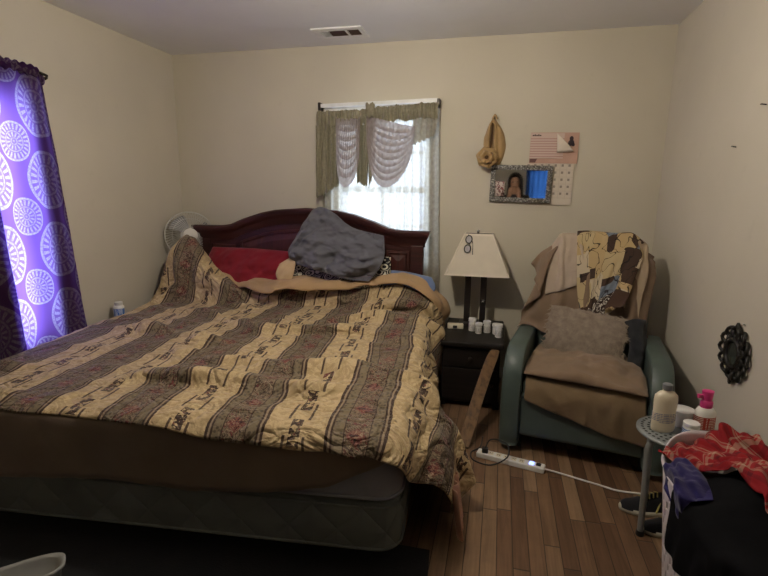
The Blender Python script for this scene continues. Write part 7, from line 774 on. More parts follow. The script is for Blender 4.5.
    gu = t.math('ABSOLUTE', t.math('SUBTRACT', t.math('FRACT', t.math('MULTIPLY', u, 7.)), .5)); gvv = t.math('ABSOLUTE', t.math('SUBTRACT', t.math('FRACT', t.math('MULTIPLY', v, 6.)), .5))
    line = t.math('MAXIMUM', t.math('GREATER_THAN', gu, .475), t.math('GREATER_THAN', gvv, .475))
    fu = t.math('FRACT', t.math('MULTIPLY', u, 7.)); fv_ = t.math('FRACT', t.math('MULTIPLY', v, 6.))
    dot = t.math('MULTIPLY', t.math('LESS_THAN', t.math('ABSOLUTE', t.math('SUBTRACT', fu, .35)), .17), t.math('LESS_THAN', t.math('ABSOLUTE', t.math('SUBTRACT', fv_, .62)), .17))
    inside = t.math('GREATER_THAN', v, .14)
    c = t.mix(t.math('MULTIPLY', t.math('MULTIPLY', line, inside), .5), (.62, .55, .46), (.40, .33, .28))
    c = t.mix(t.math('MULTIPLY', t.math('MULTIPLY', dot, inside), .7), c, (.15, .12, .11))
    M['cal_grid'] = t.base(c, .7, spec=.2)
    t = NT('pink_note_page'); uv = t.coord('UV'); u, v, _ = t.sep(uv)
    ln = t.math('GREATER_THAN', t.math('FRACT', t.math('MULTIPLY', v, 10.)), .62)
    c = t.mix(t.math('MULTIPLY', ln, t.ramp(v, [(0., .9), (.85, .8), (.86, 0.)], 'LINEAR')), (.60, .46, .40), (.42, .24, .22))
    M['cal_note'] = t.base(c, .7, spec=.2)
    M['blue_curtain'] = sheer('blue_voile', (.012, .034, .085), .0, .6)
    M['cal_pink'] = plain('pink_calendar_page', (.52, .33, .26), .7, spec=.2)
    M['paper'] = plain('cream_paper', (.66, .58, .48), .7, spec=.2)
    t = NT('photo_print'); uv = t.coord('UV')
    c = t.ramp(t.noise(4.5, 2, uv, .5, .6), [(.40, (.55, .46, .42)), (.50, (.10, .05, .05)), (.58, (.30, .09, .09)), (.66, (.5, .42, .4))], 'CONSTANT')
    M['photo'] = t.base(c, .4, spec=.4)
    M['ink'] = plain('dark_print', (.05, .03, .04), .6)
    M['iron'] = plain('cast_black_iron', (.014, .013, .012), .38, .3, .2, 30, .3, 60, .5)
    M['lens'] = plain('spectacle_lens', (.42, .40, .40), .08, 0, 0, spec=.8)
    M['fan_white'] = plain('fan_white_plastic', (.62, .60, .54), .4)
    M['fan_wire'] = plain('fan_wire_enamel', (.55, .54, .50), .4)
    M['fan_blade'] = plain('fan_blade_plastic', (.22, .22, .22), .35)
    M['tray'] = plain('pale_grey_plastic', (.36, .36, .34), .35)
    M['rod_black'] = plain('black_rod', (.02, .017, .016), .4, .5)
    M['skin'] = plain('skin', (.34, .19, .12), .5)
    M['hair'] = fabric('dark_hair', (.02, .014, .012), .3, 40)
    M['bulb'] = emission('warm_bulb', (1., .895, .73), 600.)
    M['shirt'] = fabric('dark_shirt', (.045, .04, .036), .1)
    M['jeans'] = fabric('dark_trousers', (.02, .022, .03), .1)

# ----------------------------------------------------------------- room
def wall_with_hole(name, axis, pos, thick, a0, a1, z1, hole, mat):
    bm = bmesh.new()
    segs = [(a0, a1, 0, z1)] if not hole else [(a0, hole[0], 0, z1), (hole[1], a1, 0, z1), (hole[0], hole[1], 0, hole[2]), (hole[0], hole[1], hole[3], z1)]
    for s0, s1, z0, zz in segs:
        if axis == 'y': box(bm, s0, s1, pos, pos+thick, z0, zz)
        else: box(bm, pos, pos+thick, s0, s1, z0, zz)
    bmesh.ops.remove_doubles(bm, verts=bm.verts, dist=1e-5)
    o = obj(name, bm, mat); o['kind'] = 'structure'
    return o

BW = (1.34, 2.09, .86, 1.955)      # back window opening
LW = (-2.45, -1.36, .52, 1.89)
FW = (2.85, 3.5, .95, 1.9)         # window behind the camera     # side window opening

def window(name, axis, op, out, nx, nz_, base=0.):
    a0, a1, z0, z1 = op
    g = bpy.data.objects.new(name, None); C.objects.link(g); g['kind'] = 'structure'
    def bx(bm, p0, p1, d0, d1, q0, q1):
        if axis == 'y': box(bm, p0, p1, d0, d1, q0, q1)
        else: box(bm, d0, d1, p0, p1, q0, q1)
    bm = bmesh.new(); w = .045
    lo, hi = sorted((out*.05, out*.10))
    bx(bm, a0, a0+w, lo, hi, z0, z1); bx(bm, a1-w, a1, lo, hi, z0, z1)
    bx(bm, a0+w, a1-w, lo, hi, z0, z0+w); bx(bm, a0+w, a1-w, lo, hi, z1-w, z1)
    zm = (z0+z1)/2
    bx(bm, a0+w, a1-w, lo, hi, zm-.022, zm+.022)
    bevel(obj('window_frame', bm, MAT['white_paint'], g), .003)
    bm = bmesh.new(); l2, h2 = sorted((out*.07, out*.085))
    for k in range(1, nx):
        p = lerp(a0+w, a1-w, k/nx); bx(bm, p-.009, p+.009, l2, h2, z0+w, z1-w)
    for k in (1, 3):
        q = lerp(z0, z1, k/4); bx(bm, a0+w, a1-w, l2, h2, q-.009, q+.009)
    obj('window_muntins', bm, MAT['white_paint'], g)
    bm = bmesh.new(); l3, h3 = sorted((out*.076, out*.079)); bx(bm, a0+w, a1-w, l3, h3, z0+w, z1-w)
    obj('window_pane', bm, MAT['glass'], g)
    # casing boards on the room side
    bm = bmesh.new(); c = .06; t0, t1 = sorted((-out*.016, 0))
    bx(bm, a0-c, a0, t0, t1, z0-c, z1+c); bx(bm, a1, a1+c, t0, t1, z0-c, z1+c)
    bx(bm, a0, a1, t0, t1, z1, z1+c); bx(bm, a0, a1, t0, t1, z0-c, z0)
    bevel(obj('window_casing', bm, MAT['white_paint'], g), .003)
    g.location = (0, base, 0) if axis == 'y' else (base, 0, 0)
    return g

def build_room():
    M = MAT
    T = .12
    wall_with_hole('wall_back', 'y', 0, T, -T, W+T, H, BW, M['wall'])
    wall_with_hole('wall_left', 'x', -T, T, FRONT, 0, H, LW, M['wall_side'])
    wall_with_hole('wall_right', 'x', W, T, FRONT, 0, H, None, M['wall_side'])
    wall_with_hole('wall_front', 'y', FRONT-T, T, -T, W+T, H, FW, M['wall'])
    for nm, z0, z1, m in (('floor', -.1, 0, M['floor']), ('ceiling', H, H+.1, M['ceil'])):
        bm = bmesh.new(); box(bm, -T, W+T, FRONT-T, T, z0, z1)
        o = obj(nm, bm, m); o['kind'] = 'structure'
    for nm, a in (('baseboard_back', (0, W, -.014, 0)), ('baseboard_left', (0, .014, FRONT, -.014)), ('baseboard_right', (W-.014, W, FRONT, -.014))):
        bm = bmesh.new(); box(bm, a[0], a[1], a[2], a[3], 0, .085)
        o = bevel(obj(nm, bm, M['white_paint']), .004); o['kind'] = 'structure'
    window('window_1', 'y', BW, 1, 2, 4)
    window('window_2', 'x', LW, -1, 3, 4)
    window('window_3', 'y', FW, -1, 2, 4, FRONT)
    # ceiling register
    t = thing('ceiling_vent', 'white metal air register set in the ceiling above the headboard', 'vent', (1.497, -.275, H))
    bm = bmesh.new()
    X0, X1, Y0, Y1, z = -.175, .175, -.112, .112, -.012
    for a in ((X0, X1, Y0, -.060), (X0, X1, .060, Y1), (X0, -.125, -.06, .06), (.140, X1, -.06, .06), (.045, .062, -.06, .06)):
        box(bm, a[0], a[1], a[2], a[3], z, 0)
    bevel(obj('vent_frame', bm, M['vent'], t), .004)
    boxo('duct_opening', -.125, .14, -.06, .06, -.003, -.0005, M['duct'], t, 0)
    for k in range(5):
        y = -.048+.024*k
        Mx = Matrix.Translation((-.095, y, -.007)) @ Matrix.Rotation(.5, 4, 'X')
        boxo('vent_slat', -.03, .028, -.013, .013, -.001, .001, M['vent'], t, 0, Mx)
    for k in range(4):
        y = -.042+.028*k
        Mx = Matrix.Translation((.038, y, -.006)) @ Matrix.Rotation(1.25, 4, 'X')
        boxo('vent_slat', -.105, .1, -.005, .005, -.0007, .0007, M['duct'], t, 0, Mx)
    # bare bulb fixture that lights the room
    t = thing('ceiling_light', 'bare warm bulb in a white socket hanging from the ceiling above the bed', 'ceiling light', (2.0, -1.88, H))
    lathe_o('canopy', [(.075, 0), (.075, -.008), (.06, -.025), (.016, -.035), (.010, -.16), (.022, -.165), (.022, -.20)][::-1], M['white_plastic'], t)
    lathe_o('bulb', [(.004, -.32), (.025, -.316), (.037, -.298), (.042, -.275), (.036, -.25), (.022, -.22), (.016, -.201)], M['bulb'], t, 20)

# ----------------------------------------------------------------- curtains
def build_curtains():
    M = MAT
    # rod over the back window
    t = thing('curtain_rod', 'white flat curtain rod mounted above the olive valance', 'curtain rod', (1.7, -.06, 2.0))
    bm = bmesh.new()
    Mx = Matrix.Translation((0, 0, .018)) @ Matrix.Rotation(-.018, 4, 'Y')
    box(bm, -.43, .44, -.008, .006, -.014, .014, Mx)
    bevel(obj('rod', bm, M['white_plastic'], t), .003)
    for s in (-.44, .445):
        b = bmesh.new(); box(b, s-.01, s+.01, -.012, .058, -.02, .035)
        bevel(obj('bracket', b, M['dark_metal'], t), .003)
    # sheer panel
    nu, nv = 150, 26
    P = []
    for j in range(nv):
        v = j/(nv-1); row = []
        for i in range(nu):
            u = i/(nu-1)
            x = lerp(1.268, 2.150, u)+.045*v*sstep(.2, 1, u)
            z = lerp(1.965, .33, v)
            amp = .017+.006*v
            y = -.050+amp*math.sin(u*74+3*math.sin(u*9)+.8*v)+.006*math.sin(u*31+1.3)
            row.append((x, y, z))
        P.append(row)
    o = grid('sheer_curtain', P, M['sheer'])
    tag(o, 'cream sheer curtain hanging over the window behind the headboard', 'curtain')
    # valance
    t = thing('valance', 'olive gold valance with two mauve swags gathered on a white rod', 'valance', (1.7, -.085, 1.98))
    def part(name, fn, nu, nv, mat):
        o = grid(name, [[fn(i/(nu-1), j/(nv-1)) for i in range(nu)] for j in range(nv)], mat, t)
        return o
    # shirred heading in two pieces
    def header(x0, x1, s, zt0, zt1):
        def f(u, v):
            x = lerp(x0, x1, u); top = lerp(zt0, zt1, u)+.014*nz(u*13, s, 0)+.006*nz(u*50, s, 2)
            z = top-.105*v-(.012*nz(u*9, 3+s) if v > .8 else 0)
            y = -.016-.012*math.sin(v*PI)+.008*math.sin(u*(x1-x0)*210+s+2*nz(u*8, v, s))+.009*nz(u*45, v*2.2, s)
            return (x-1.7, y, z-1.98)
        return f
    part('heading', header(1.250, 1.70, 1, 1.965, 1.975), 140, 9, M['valance'])
    part('heading', header(1.70, 2.150, 5, 1.985, 2.005), 140, 9, M['valance'])
    def ruffle(u, v):
        a = u*2*PI
        return (-.035+.035*math.cos(a)*(1-.2*v), -.035+.02*math.sin(a), .025-.09*v+.01*math.sin(5*a))
    part('ruffle', ruffle, 28, 8, M['valance'])
    def tail(x0, x1, ztop, zb0, zb1, s, fr, taper=0., amp=.012):
        def f(u, v):
            zb = lerp(zb0, zb1, u)
            z = lerp(ztop, zb, v)-(.018*abs(math.sin(u*16)) if v > .97 else 0)
            xc = (x0+x1)/2
            x = xc+(lerp(x0, x1, u)-xc)*(1-taper*v)
            y = -.014-.012*v+amp*(.7+.9*nz(u*5, v*1.5, s+4))*math.sin(u*fr+s+1.1*nz(u*4, v*2, s))+.009*nz(u*16, v*7, s)
            return (x-1.7, y, z-1.98)
        return f
    part('cascade', tail(1.240, 1.425, 1.87, 1.345, 1.45, .4, 34, 0, .018), 90, 20, M['valance'])
    part('cascade', tail(1.545, 1.66, 1.87, 1.47, 1.44, 2.1, 24, .3, .018), 60, 20, M['valance'])
    part('cascade', tail(1.645, 1.70, 1.87, 1.42, 1.55, 1.2, 14, .2), 30, 20, M['valance'])
    part('cascade', tail(1.97, 2.148, 1.90, 1.73, 1.80, .7, 24, .1), 50, 14, M['sheer'])
    def swag(xa, xb, za, zb, depth, lean, pw, nb, over=1.5):
        """nested U-shaped folds that lap over each other like shingles"""
        vs, fs = [], []; nu_, nj = 48, 4
        for k in range(nb):
            base = len(vs)
            for j in range(nj):
                v = (k+over*j/(nj-1))/(nb+over-1)
                for i in range(nu_):
                    u = i/(nu_-1); e = 1-(2*u-1)**2
                    z = lerp(za, zb, u)-(.03+.97*v)*depth*e**pw-.05*v*(1-e)
                    y = -.028-.030*math.sin(v*PI*.5)*e-.016*math.sin(j/(nj-1)*PI*.6)*(.3+e)-.003*k/nb+.004*math.sin(u*70+k)*(1-v)
                    vs.append((lerp(xa, xb, u)+lean*e*v*.5-1.7, y, z-1.98))
            for j in range(nj-1):
                for i in range(nu_-1):
                    q = base+j*nu_+i; fs.append((q, q+1, q+nu_+1, q+nu_))
        return obj('swag', (vs, [], fs), M['swag'], t, True)
    swag(1.405, 1.590, 1.925, 1.925, .505, -.02, .33, 7)
    swag(1.635, 1.990, 1.94, 1.85, .47, -.08, .55, 9)
    # purple curtains on the side window
    def purple(name, y0, y1, s, label, ztop, zbot, flare, npl, amp=.014, xo=.062, ret_=True):
        nu, nv = 130, 40
        P, UV = [], []
        L = abs(y1-y0)*1.35
        for j in range(nv):
            v = j/(nv-1); row, ur = [], []
            for i in range(nu):
                u = i/(nu-1)
                y = lerp(y0, y1, u)
                # far edge swings towards the back wall lower down
                y += flare*v*(1-u)
                ret = sstep(.10, 0, u) if ret_ else 0     # return of the rod to the wall
                x = max(.012, xo-.045*ret*(1-.5*v)-.02*(1-ret_))+.02*(1-ret_)+amp*(.5+.6*v)*math.sin(u*npl*2*PI+s+.5*math.sin(v*3))+.008*nz(u*7, v*5, s)
                z = lerp(ztop, zbot, v)+(.010*math.sin(u*90) if j == 0 else 0)-.03*ret*(1-v)
                row.append((x, y, z)); ur.append((u*L, v*(ztop-zbot)))
            P.append(row); UV.append(ur)
        o = grid(name, P, M['purple'], None, UV)
        tag(o, label, 'curtain', 'purple window curtains')
        # rod sleeve ruffle
        o2 = grid('rod_sleeve', [[(xo+.018*math.cos(a)-.035*(sstep(.1, 0, i/89.) if ret_ else 0), lerp(y0, y1, i/89.), ztop-.01+.028*math.sin(a)+.006*math.sin(i*1.3)-.03*(sstep(.1, 0, i/89.) if ret_ else 0)) for i in range(90)] for a in [2*PI*k/10 for k in range(11)]], M['purple'], o,
             [[(i/89.*L, k*.015) for i in range(90)] for k in range(11)])
        if not ret_:
            solid(grid('lining', [[(p[0]-.022, p[1]-.004, p[2]-.002) for p in row] for row in P], M['purple_light_block'], o), .002)  # added opaque backing, unseen, blocks window light to darken this panel
        return o
    purple('purple_curtain', -1.225, -2.02, .3, 'sheer purple curtain with pale medallions glowing in front of the side window', 2.035, .50, .10, 4.5)
    purple('purple_curtain', -1.69, -2.75, 1.9, 'dark purple curtain panel nearest the camera, gathered past the bright panel', 2.035, .42, .07, 6, .022, .125, False)
    t = tag(obj('side_curtain_rod', *(lambda bm: (tube(bm, [(.004, -1.205, 2.0), (.035, -1.205, 2.01), (.055, -1.22, 2.018), (.065, -1.27, 2.022), (.065, -2.9, 2.03)], .008, 8), (bm, M['rod_black']))[1])(bmesh.new())), 'thin black rod carrying the purple curtains along the side wall', 'curtain rod')

# ----------------------------------------------------------------- bed
BED = Matrix.Translation((1.175, -.214, 0)) @ Matrix.Rotation(math.radians(5.6), 4, 'Z')

def patch(bot, right, top, left, thick, n=30, m=24, wr=0., ws=6., seed=0., pw=.45, normal=(0, -1, 0), back=.5, bow=0.):
    """Puffed closed cushion spanned between four boundary polylines (world points)."""
    def samp(pl, t):
        pl = [Vector(p) for p in pl]; ls = [0]
        for a, b in zip(pl, pl[1:]): ls.append(ls[-1]+(b-a).length)
        d = t*ls[-1]
        for k in range(len(pl)-1):
            if d <= ls[k+1] or k == len(pl)-2: return pl[k].lerp(pl[k+1], (d-ls[k])/max(1e-9, ls[k+1]-ls[k]))
    bot, right, top, left = [spline(x, 6) for x in (bot, right, top, left)]
    nr = Vector(normal).normalized()
    c00, c10, c01, c11 = bot[0], bot[-1], top[0], top[-1]
    F, B, UV = [], [], []
    for j in range(m+1):
        v = j/m; rf, rb, ru = [], [], []
        for i in range(n+1):
            u = i/n
            p = samp(bot, u)*(1-v)+samp(top, u)*v+samp(left, v)*(1-u)+samp(right, v)*u-(c00*(1-u)*(1-v)+c10*u*(1-v)+c01*(1-u)*v+c11*u*v)
            e = (4*u*(1-u))**pw*(4*v*(1-v))**pw
            a = .8*p.x+.6*p.z; b = -.6*p.x+.8*p.z
            q = nz(p.x, p.z, seed, ws*.5)
            w = wr*(.9*fbm(p.x, p.y, p.z*1.6+seed, ws, 4)-.9*max(0, .35-abs(nz(a*.55+q*.2, b*1.6+seed, seed, ws*1.4)))-.5*max(0, .3-abs(nz(a*1.5, b*.5+seed+q*.2, seed, ws*1.6))))*min(1, e*2.2+.15)
            rf.append(p+nr*(thick*e+w+bow*e)); rb.append(p-nr*(thick*back*e)); ru.append((u, v))
        F.append(rf); B.append(rb); UV.append(ru)
    verts, faces, uvs = [], [], []
    idx = {}
    def vid(side, i, j):
        edge = i in (0, n) or j in (0, m)
        k = (0 if edge else side, i, j)
        if k not in idx:
            idx[k] = len(verts); verts.append(tuple((F if side == 0 else B)[j][i])); uvs.append(UV[j][i])
        return idx[k]
    for j in range(m):
        for i in range(n):
            faces.append((vid(0, i, j), vid(0, i+1, j), vid(0, i+1, j+1), vid(0, i, j+1)))
            faces.append((vid(1, i, j), vid(1, i, j+1), vid(1, i+1, j+1), vid(1, i+1, j)))
    return verts, faces, uvs

def patch_obj(name, data, mat, parent=None, us=1., vs=1.):
    verts, faces, uvs = data
    o = obj(name, (verts, [], faces), mat, parent, True)
    lay = o.data.uv_layers.new(name='UVMap')
    for l in o.data.loops:
        a = uvs[l.vertex_index]; lay.data[l.index].uv = (a[0]*us, a[1]*vs)
    return subsurf(o, 1)

def build_bed():
    M = MAT
    # headboard against the wall
    t = thing('headboard', 'dark cherry arched headboard with raised panels standing against the back wall', 'headboard', (1.166, -.135, 0))
    def topz(x):
        a = abs(x-.02)
        return interp([0, .25, .36, .52, .63, .70, .75, 1.2], [1.225, 1.207, 1.185, 1.135, 1.09, 1.078, 1.075, 1.075], a)
    xs = [lerp(-.905, .905, i/80) for i in range(81)]
    bm = bmesh.new()
    fr, bk = [], []
    for x in xs:
        z = topz(x)
        fr.append((bm.verts.new((x, -.012, .25)), bm.verts.new((x, -.012, z))))
        bk.append((bm.verts.new((x, .014, .25)), bm.verts.new((x, .014, z))))
    for a, b, c, d in zip(fr, fr[1:], bk, bk[1:]):
        bm.faces.new((a[0], b[0], b[1], a[1])); bm.faces.new((c[0], c[1], d[1], d[0]))
        bm.faces.new((a[1], b[1], d[1], c[1])); bm.faces.new((a[0], c[0], d[0], b[0]))
    bm.faces.new((fr[0][0], fr[0][1], bk[0][1], bk[0][0])); bm.faces.new((fr[-1][0], bk[-1][0], bk[-1][1], fr[-1][1]))
    obj('panel_board', bm, M['cherry'], t)
    # cornice moulding swept along the top
    prof = [(.016, -.075), (-.018, -.075), (-.022, -.06), (-.030, -.045), (-.034, -.025), (-.048, -.008), (-.058, .008), (-.060, .030), (-.052, .042), (.016, .042)]
    P = []
    xs2 = [lerp(-.96, .96, i/110) for i in range(111)]
    for py, pz in prof:
        row = []
        for x in xs2:
            row.append((x*(1 if abs(x) < .9 else 1-.0*(pz)) - (0.045 if x > .93 else -.045 if x < -.93 else 0)*(1-sstep(-.06, .03, pz)), py-.004, topz(x)+pz))
        P.append(row)
    o = grid('cornice', P, M['cherry'], t, flip=True); autosmooth(o, .5)
    for k in (0, -1):
        bm = bmesh.new(); bm.faces.new([bm.verts.new(P[r][k]) for r in range(len(prof))])
        obj('cornice_end', bm, M['cherry'], t)
    for s in (-1, 1):
        boxo('post', s*.865-.047, s*.865+.047, -.026, .03, 0, 1.01, M['cherry'], t, .006)
    boxo('bottom_rail', -.82, .82, -.018, .016, .25, .40, M['cherry'], t, .004)
    # raised panels
    def raised(name, x0, x1, z0, zt):
        bm = bmesh.new(); n = 26
        rings = []
        for d, y in ((0, -.013), (.006, -.022), (.020, -.024), (.030, -.016), (.038, -.016), (.075, -.026)):
            ring = []
            for i in range(n+1):
                x = lerp(x0+d, x1-d, i/n); ring.append(bm.verts.new((x, y, zt(x)-d)))
            for i in range(n+1):
                x = lerp(x1-d, x0+d, i/n); ring.append(bm.verts.new((x, y, z0+d)))
            rings.append(ring)
        for A, B in zip(rings, rings[1:]):
            L = len(A)
            for k in range(L): bm.faces.new((A[k], B[k], B[(k+1) % L], A[(k+1) % L]))
        L = rings[-1]
        for i in range(n): bm.faces.new((L[i], L[2*n+1-i], L[2*n-i], L[i+1]))
        bmesh.ops.recalc_face_normals(bm, faces=bm.faces)
        o = obj(name, bm, M['cherry_panel'], t); return o
    raised('raised_panel', -.56, -.02, .45, lambda x: topz(x)-.115)
    raised('raised_panel', .02, .60, .45, lambda x: topz(x)-.115)
    raised('raised_panel', -.80, -.60, .45, lambda x: .97)
    raised('raised_panel', .635, .815, .45, lambda x: .97)
    # box spring, mattress (bed frame of reference)
    def soft_box(name, x0, x1, y0, y1, z0, z1, mat, r, puff, label, cat):
        bm = bmesh.new(); bmesh.ops.create_cube(bm, size=1)
        for v in bm.verts: v.co = Vector((lerp(x0, x1, v.co.x+.5), lerp(y0, y1, v.co.y+.5), lerp(z0, z1, v.co.z+.5)))
        vert_e = [e for e in bm.edges if abs(e.verts[0].co.z-e.verts[1].co.z) > .05]
        bmesh.ops.bevel(bm, geom=vert_e, offset=.09, segments=5, affect='EDGES', profile=.5)
        hz = [e for e in bm.edges if len(e.link_faces) == 2 and e.calc_face_angle(0) > 1.2 and abs(e.verts[0].co.z-e.verts[1].co.z) < .01]
        bmesh.ops.bevel(bm, geom=hz, offset=r, segments=4, affect='EDGES', profile=.5)
        o = obj(name, bm, mat, None, True); o.matrix_world = BED
        tag(o, label, cat)
        # piping along the seams
        for z in (z0+r*.6, z1-r*.6):
            b = bmesh.new(); pts = []
            for cx, cy, a0 in ((x1-.09, y1-.09, 0), (x0+.09, y1-.09, PI/2), (x0+.09, y0+.09, PI), (x1-.09, y0+.09, 3*PI/2)):
                for k in range(7):
                    a = a0+k/6*PI/2; pts.append((cx+math.cos(a)*.091, cy+math.sin(a)*.091, z))
            tube(b, pts, .006, 6, True)
            obj('piping', b, mat, o, True)
        return o
    soft_box('box_spring', -.955, .955, -2.02, -.085, .105, .30, M['boxspring'], .022, 0, 'dark grey quilted box spring under the mattress at the foot of the bed', 'box spring')
    soft_box('mattress', -.955, .955, -2.03, -.085, .302, .548, M['mattress'], .045, 0, 'grey mattress resting on the quilted box spring', 'mattress')
    # steel frame under it
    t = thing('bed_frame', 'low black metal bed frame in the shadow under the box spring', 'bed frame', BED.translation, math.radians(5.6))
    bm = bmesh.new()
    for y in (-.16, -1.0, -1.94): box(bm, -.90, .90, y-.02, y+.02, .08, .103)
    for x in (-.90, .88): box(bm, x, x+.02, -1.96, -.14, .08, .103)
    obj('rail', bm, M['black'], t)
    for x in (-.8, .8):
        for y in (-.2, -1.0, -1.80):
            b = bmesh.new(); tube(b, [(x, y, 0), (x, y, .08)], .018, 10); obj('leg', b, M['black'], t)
    # brown sheet hanging over the foot of the mattress
    nu, nv = 110, 22; P = []
    for j in range(nv):
        v = j/(nv-1); row = []
        for i in range(nu):
            u = i/(nu-1); x = lerp(-.99, .955, u)
            drop = interp([-1, -.62, -.35, -.15, .2, .5, .70, .86, .96], [.29, .285, .262, .25, .265, .24, .20, .115, .07], x)
            s = v*(.25+drop)
            wv = .012*fbm(x*4, v*2, 2)+.006*math.sin(x*23+4*v)*v
            if s < .25: y = -2.03+.25-s; z = .553+.002*math.sin(x*9)
            else:
                q = s-.25
                a = min(q/.05, PI/2)
                y = -2.03-.002-.006*math.sin(a)-.008*q/.2-abs(wv)*min(1, q/.08)*.8; z = .553-.03*(1-math.cos(a))-max(0, q-.05)
            # round the corner of the mattress
            k = sstep(.86, .96, x); y += .045*k*k
            row.append((x, y, z-.0+.0*wv))
        P.append(row)
    o = grid('brown_bed_sheet', P, M['brown_sheet']); o.matrix_world = BED; solid(o, .004)
    tag(o, 'plain brown sheet hanging over the foot end of the mattress below the comforter', 'bed sheet')
    # peach hem peeping out at the floor by the corner
    P = []
    for j in range(10):
        v = j/9; P.append([(1.15+.03*v+.015*math.sin(i*.9), -1.66-.15*i/15.-.02*v, .24-.20*v+.01*math.sin(i*.8)*v) for i in range(16)])
    o = grid('peach_sheet', P, M['peach']); o.matrix_world = BED; solid(o, .004); subsurf(o)
    tag(o, 'corner of a peach sheet hanging to the floor below the comforter', 'bed sheet')
    # comforter
    A = unbake('comforter'); nv, nu = A.shape[:2]
    UV = [[(lerp(-1.24, 1.40, i/(nu-1))+COMF_SHIFT, j/(nv-1)*2.02) for i in range(nu)] for j in range(nv)]
    o = grid('comforter', A.tolist(), M['comforter'], None, UV); o.matrix_world = BED
    solid(o, .012, 0); subsurf(o, 1)
    tag(o, 'gold and brown striped tapestry comforter rumpled over the bed', 'comforter')
    cf = o
    # tan lining folded back along the head end
    i0 = int(nu*.255); i1 = max(i for i in range(nu) if A[1, i][0] < 1.03)+1; rows = []
    n = 15
    for k in range(n):
        a = k/(n-1)
        row = []
        for i in range(i0, nu):
            p = Vector(A[1, i]); q = Vector(A[5, i])
            d = (q-p); d.z = 0; d = d.normalized() if d.length > 1e-6 else Vector((0, -1, 0))
            side = sstep(1.0, 1.09, p.x)
            up = Vector((side*1.0, 0, 1-side*.8)).normalized()
            uu = (i-i0)/(i1-1-i0)
            wd = (.135+.05*math.sin(uu*5+.5)+.02*nz(uu*9, 1.))*sstep(0, .3, uu)+.015
            th = (.064+.012*math.sin(uu*7)+.012*nz(uu*6, 7.))*sstep(0, .3, uu)*(1-.6*sstep(.9, 1, uu))+.005
            # D-shaped roll: under, round the head side, over the top, down to the pattern
            ang = PI*1.0*(1-a)
            if a < .35:
                b = a/.35; off = -d*(.035*math.sin(b*PI*.5)+.0)+up*(th*(1-math.cos(b*PI*.5))-.004)
            else:
                b = (a-.35)/.65; off = d*(-.035+(wd+.035)*b)+up*(th*(1-.55*b**2.5)+.022*nz(uu*11, b*2.2, 4.)+.012*nz(uu*26, b*4, 9.)+.005*math.sin(uu*40+5*b)-(.02 if k == n-1 else 0))
            row.append(p+off)
        rows.append(row)
    o = grid('folded_lining', rows, M['lining'], cf); subsurf(o, 1); o.matrix_parent_inverse.identity()
    solid(o, .008, 0)
    # pillows
    Z = lambda *p: Vector(p)
    o = patch_obj('red_pillow', patch(
        [Z(.40, -.34, .66), Z(.75, -.37, .66), Z(1.10, -.36, .665)], [Z(1.10, -.36, .665), Z(1.13, -.30, .78), Z(1.14, -.24, .94)],
        [Z(.40, -.22, .955), Z(.78, -.21, .955), Z(1.14, -.24, .94)], [Z(.40, -.34, .66), Z(.37, -.29, .80), Z(.40, -.22, .955)], .085, 40, 24, wr=.03, ws=7, seed=1), M['red'])
    tag(o, 'dark red pillow leaning on the headboard behind the rolled lining', 'pillow')
    f = patch_obj('pillowcase_lining', patch(
        [Z(1.095, -.43, .70), Z(1.12, -.43, .70), Z(1.15, -.42, .71)], [Z(1.15, -.42, .71), Z(1.185, -.41, .83), Z(1.188, -.36, .945)],
        [Z(1.07, -.42, .875), Z(1.13, -.38, .915), Z(1.188, -.36, .945)], [Z(1.095, -.43, .70), Z(1.05, -.45, .79), Z(1.07, -.42, .875)], .018, 16, 14, wr=.014, ws=14, seed=8), M['tan'], o)
    f['label'] = 'tan inside of the open pillowcase end'
    o = patch_obj('scroll_pillow', patch(
        [Z(1.10, -.34, .70), Z(1.45, -.35, .70), Z(1.80, -.34, .71)], [Z(1.80, -.34, .71), Z(1.87, -.30, .79), Z(1.86, -.22, .93)],
        [Z(1.12, -.22, .90), Z(1.45, -.20, .93), Z(1.86, -.22, .93)], [Z(1.10, -.34, .70), Z(1.12, -.30, .79), Z(1.12, -.22, .90)], .07, wr=.008, seed=3), M['scroll'], None, 1.05, .45)
    tag(o, 'black pillow printed with cream scrolls under the grey pillow', 'pillow')
    o = patch_obj('grey_pillow', patch(
        [Z(1.12, -.36, .87), Z(1.32, -.42, .845), Z(1.55, -.44, .79), Z(1.74, -.42, .77)], [Z(1.74, -.42, .77), Z(1.81, -.40, .86), Z(1.835, -.34, .95), Z(1.81, -.26, 1.085)],
        [Z(1.24, -.20, 1.255), Z(1.31, -.18, 1.28), Z(1.42, -.20, 1.235), Z(1.56, -.21, 1.135), Z(1.81, -.26, 1.085)], [Z(1.12, -.36, .87), Z(1.11, -.33, .98), Z(1.17, -.26, 1.12), Z(1.24, -.20, 1.255)], .10, 64, 52, wr=.085, ws=5., seed=5.3, pw=.5), M['grey_case'])
    tag(o, 'crumpled grey jersey pillow slumped high against the headboard', 'pillow')
    o = patch_obj('blue_pillow', patch(
        [Z(1.74, -.33, .66), Z(1.95, -.33, .66), Z(2.16, -.31, .66)], [Z(2.16, -.31, .66), Z(2.20, -.29, .73), Z(2.16, -.25, .80)],
        [Z(1.72, -.23, .835), Z(1.95, -.22, .83), Z(2.16, -.25, .80)], [Z(1.74, -.33, .66), Z(1.71, -.29, .74), Z(1.72, -.23, .835)], .05, wr=.01, seed=9), M['blue_sheet'])
    tag(o, 'plain blue pillow at the bed end nearest the window curtain', 'pillow')
COMF_SHIFT = .063

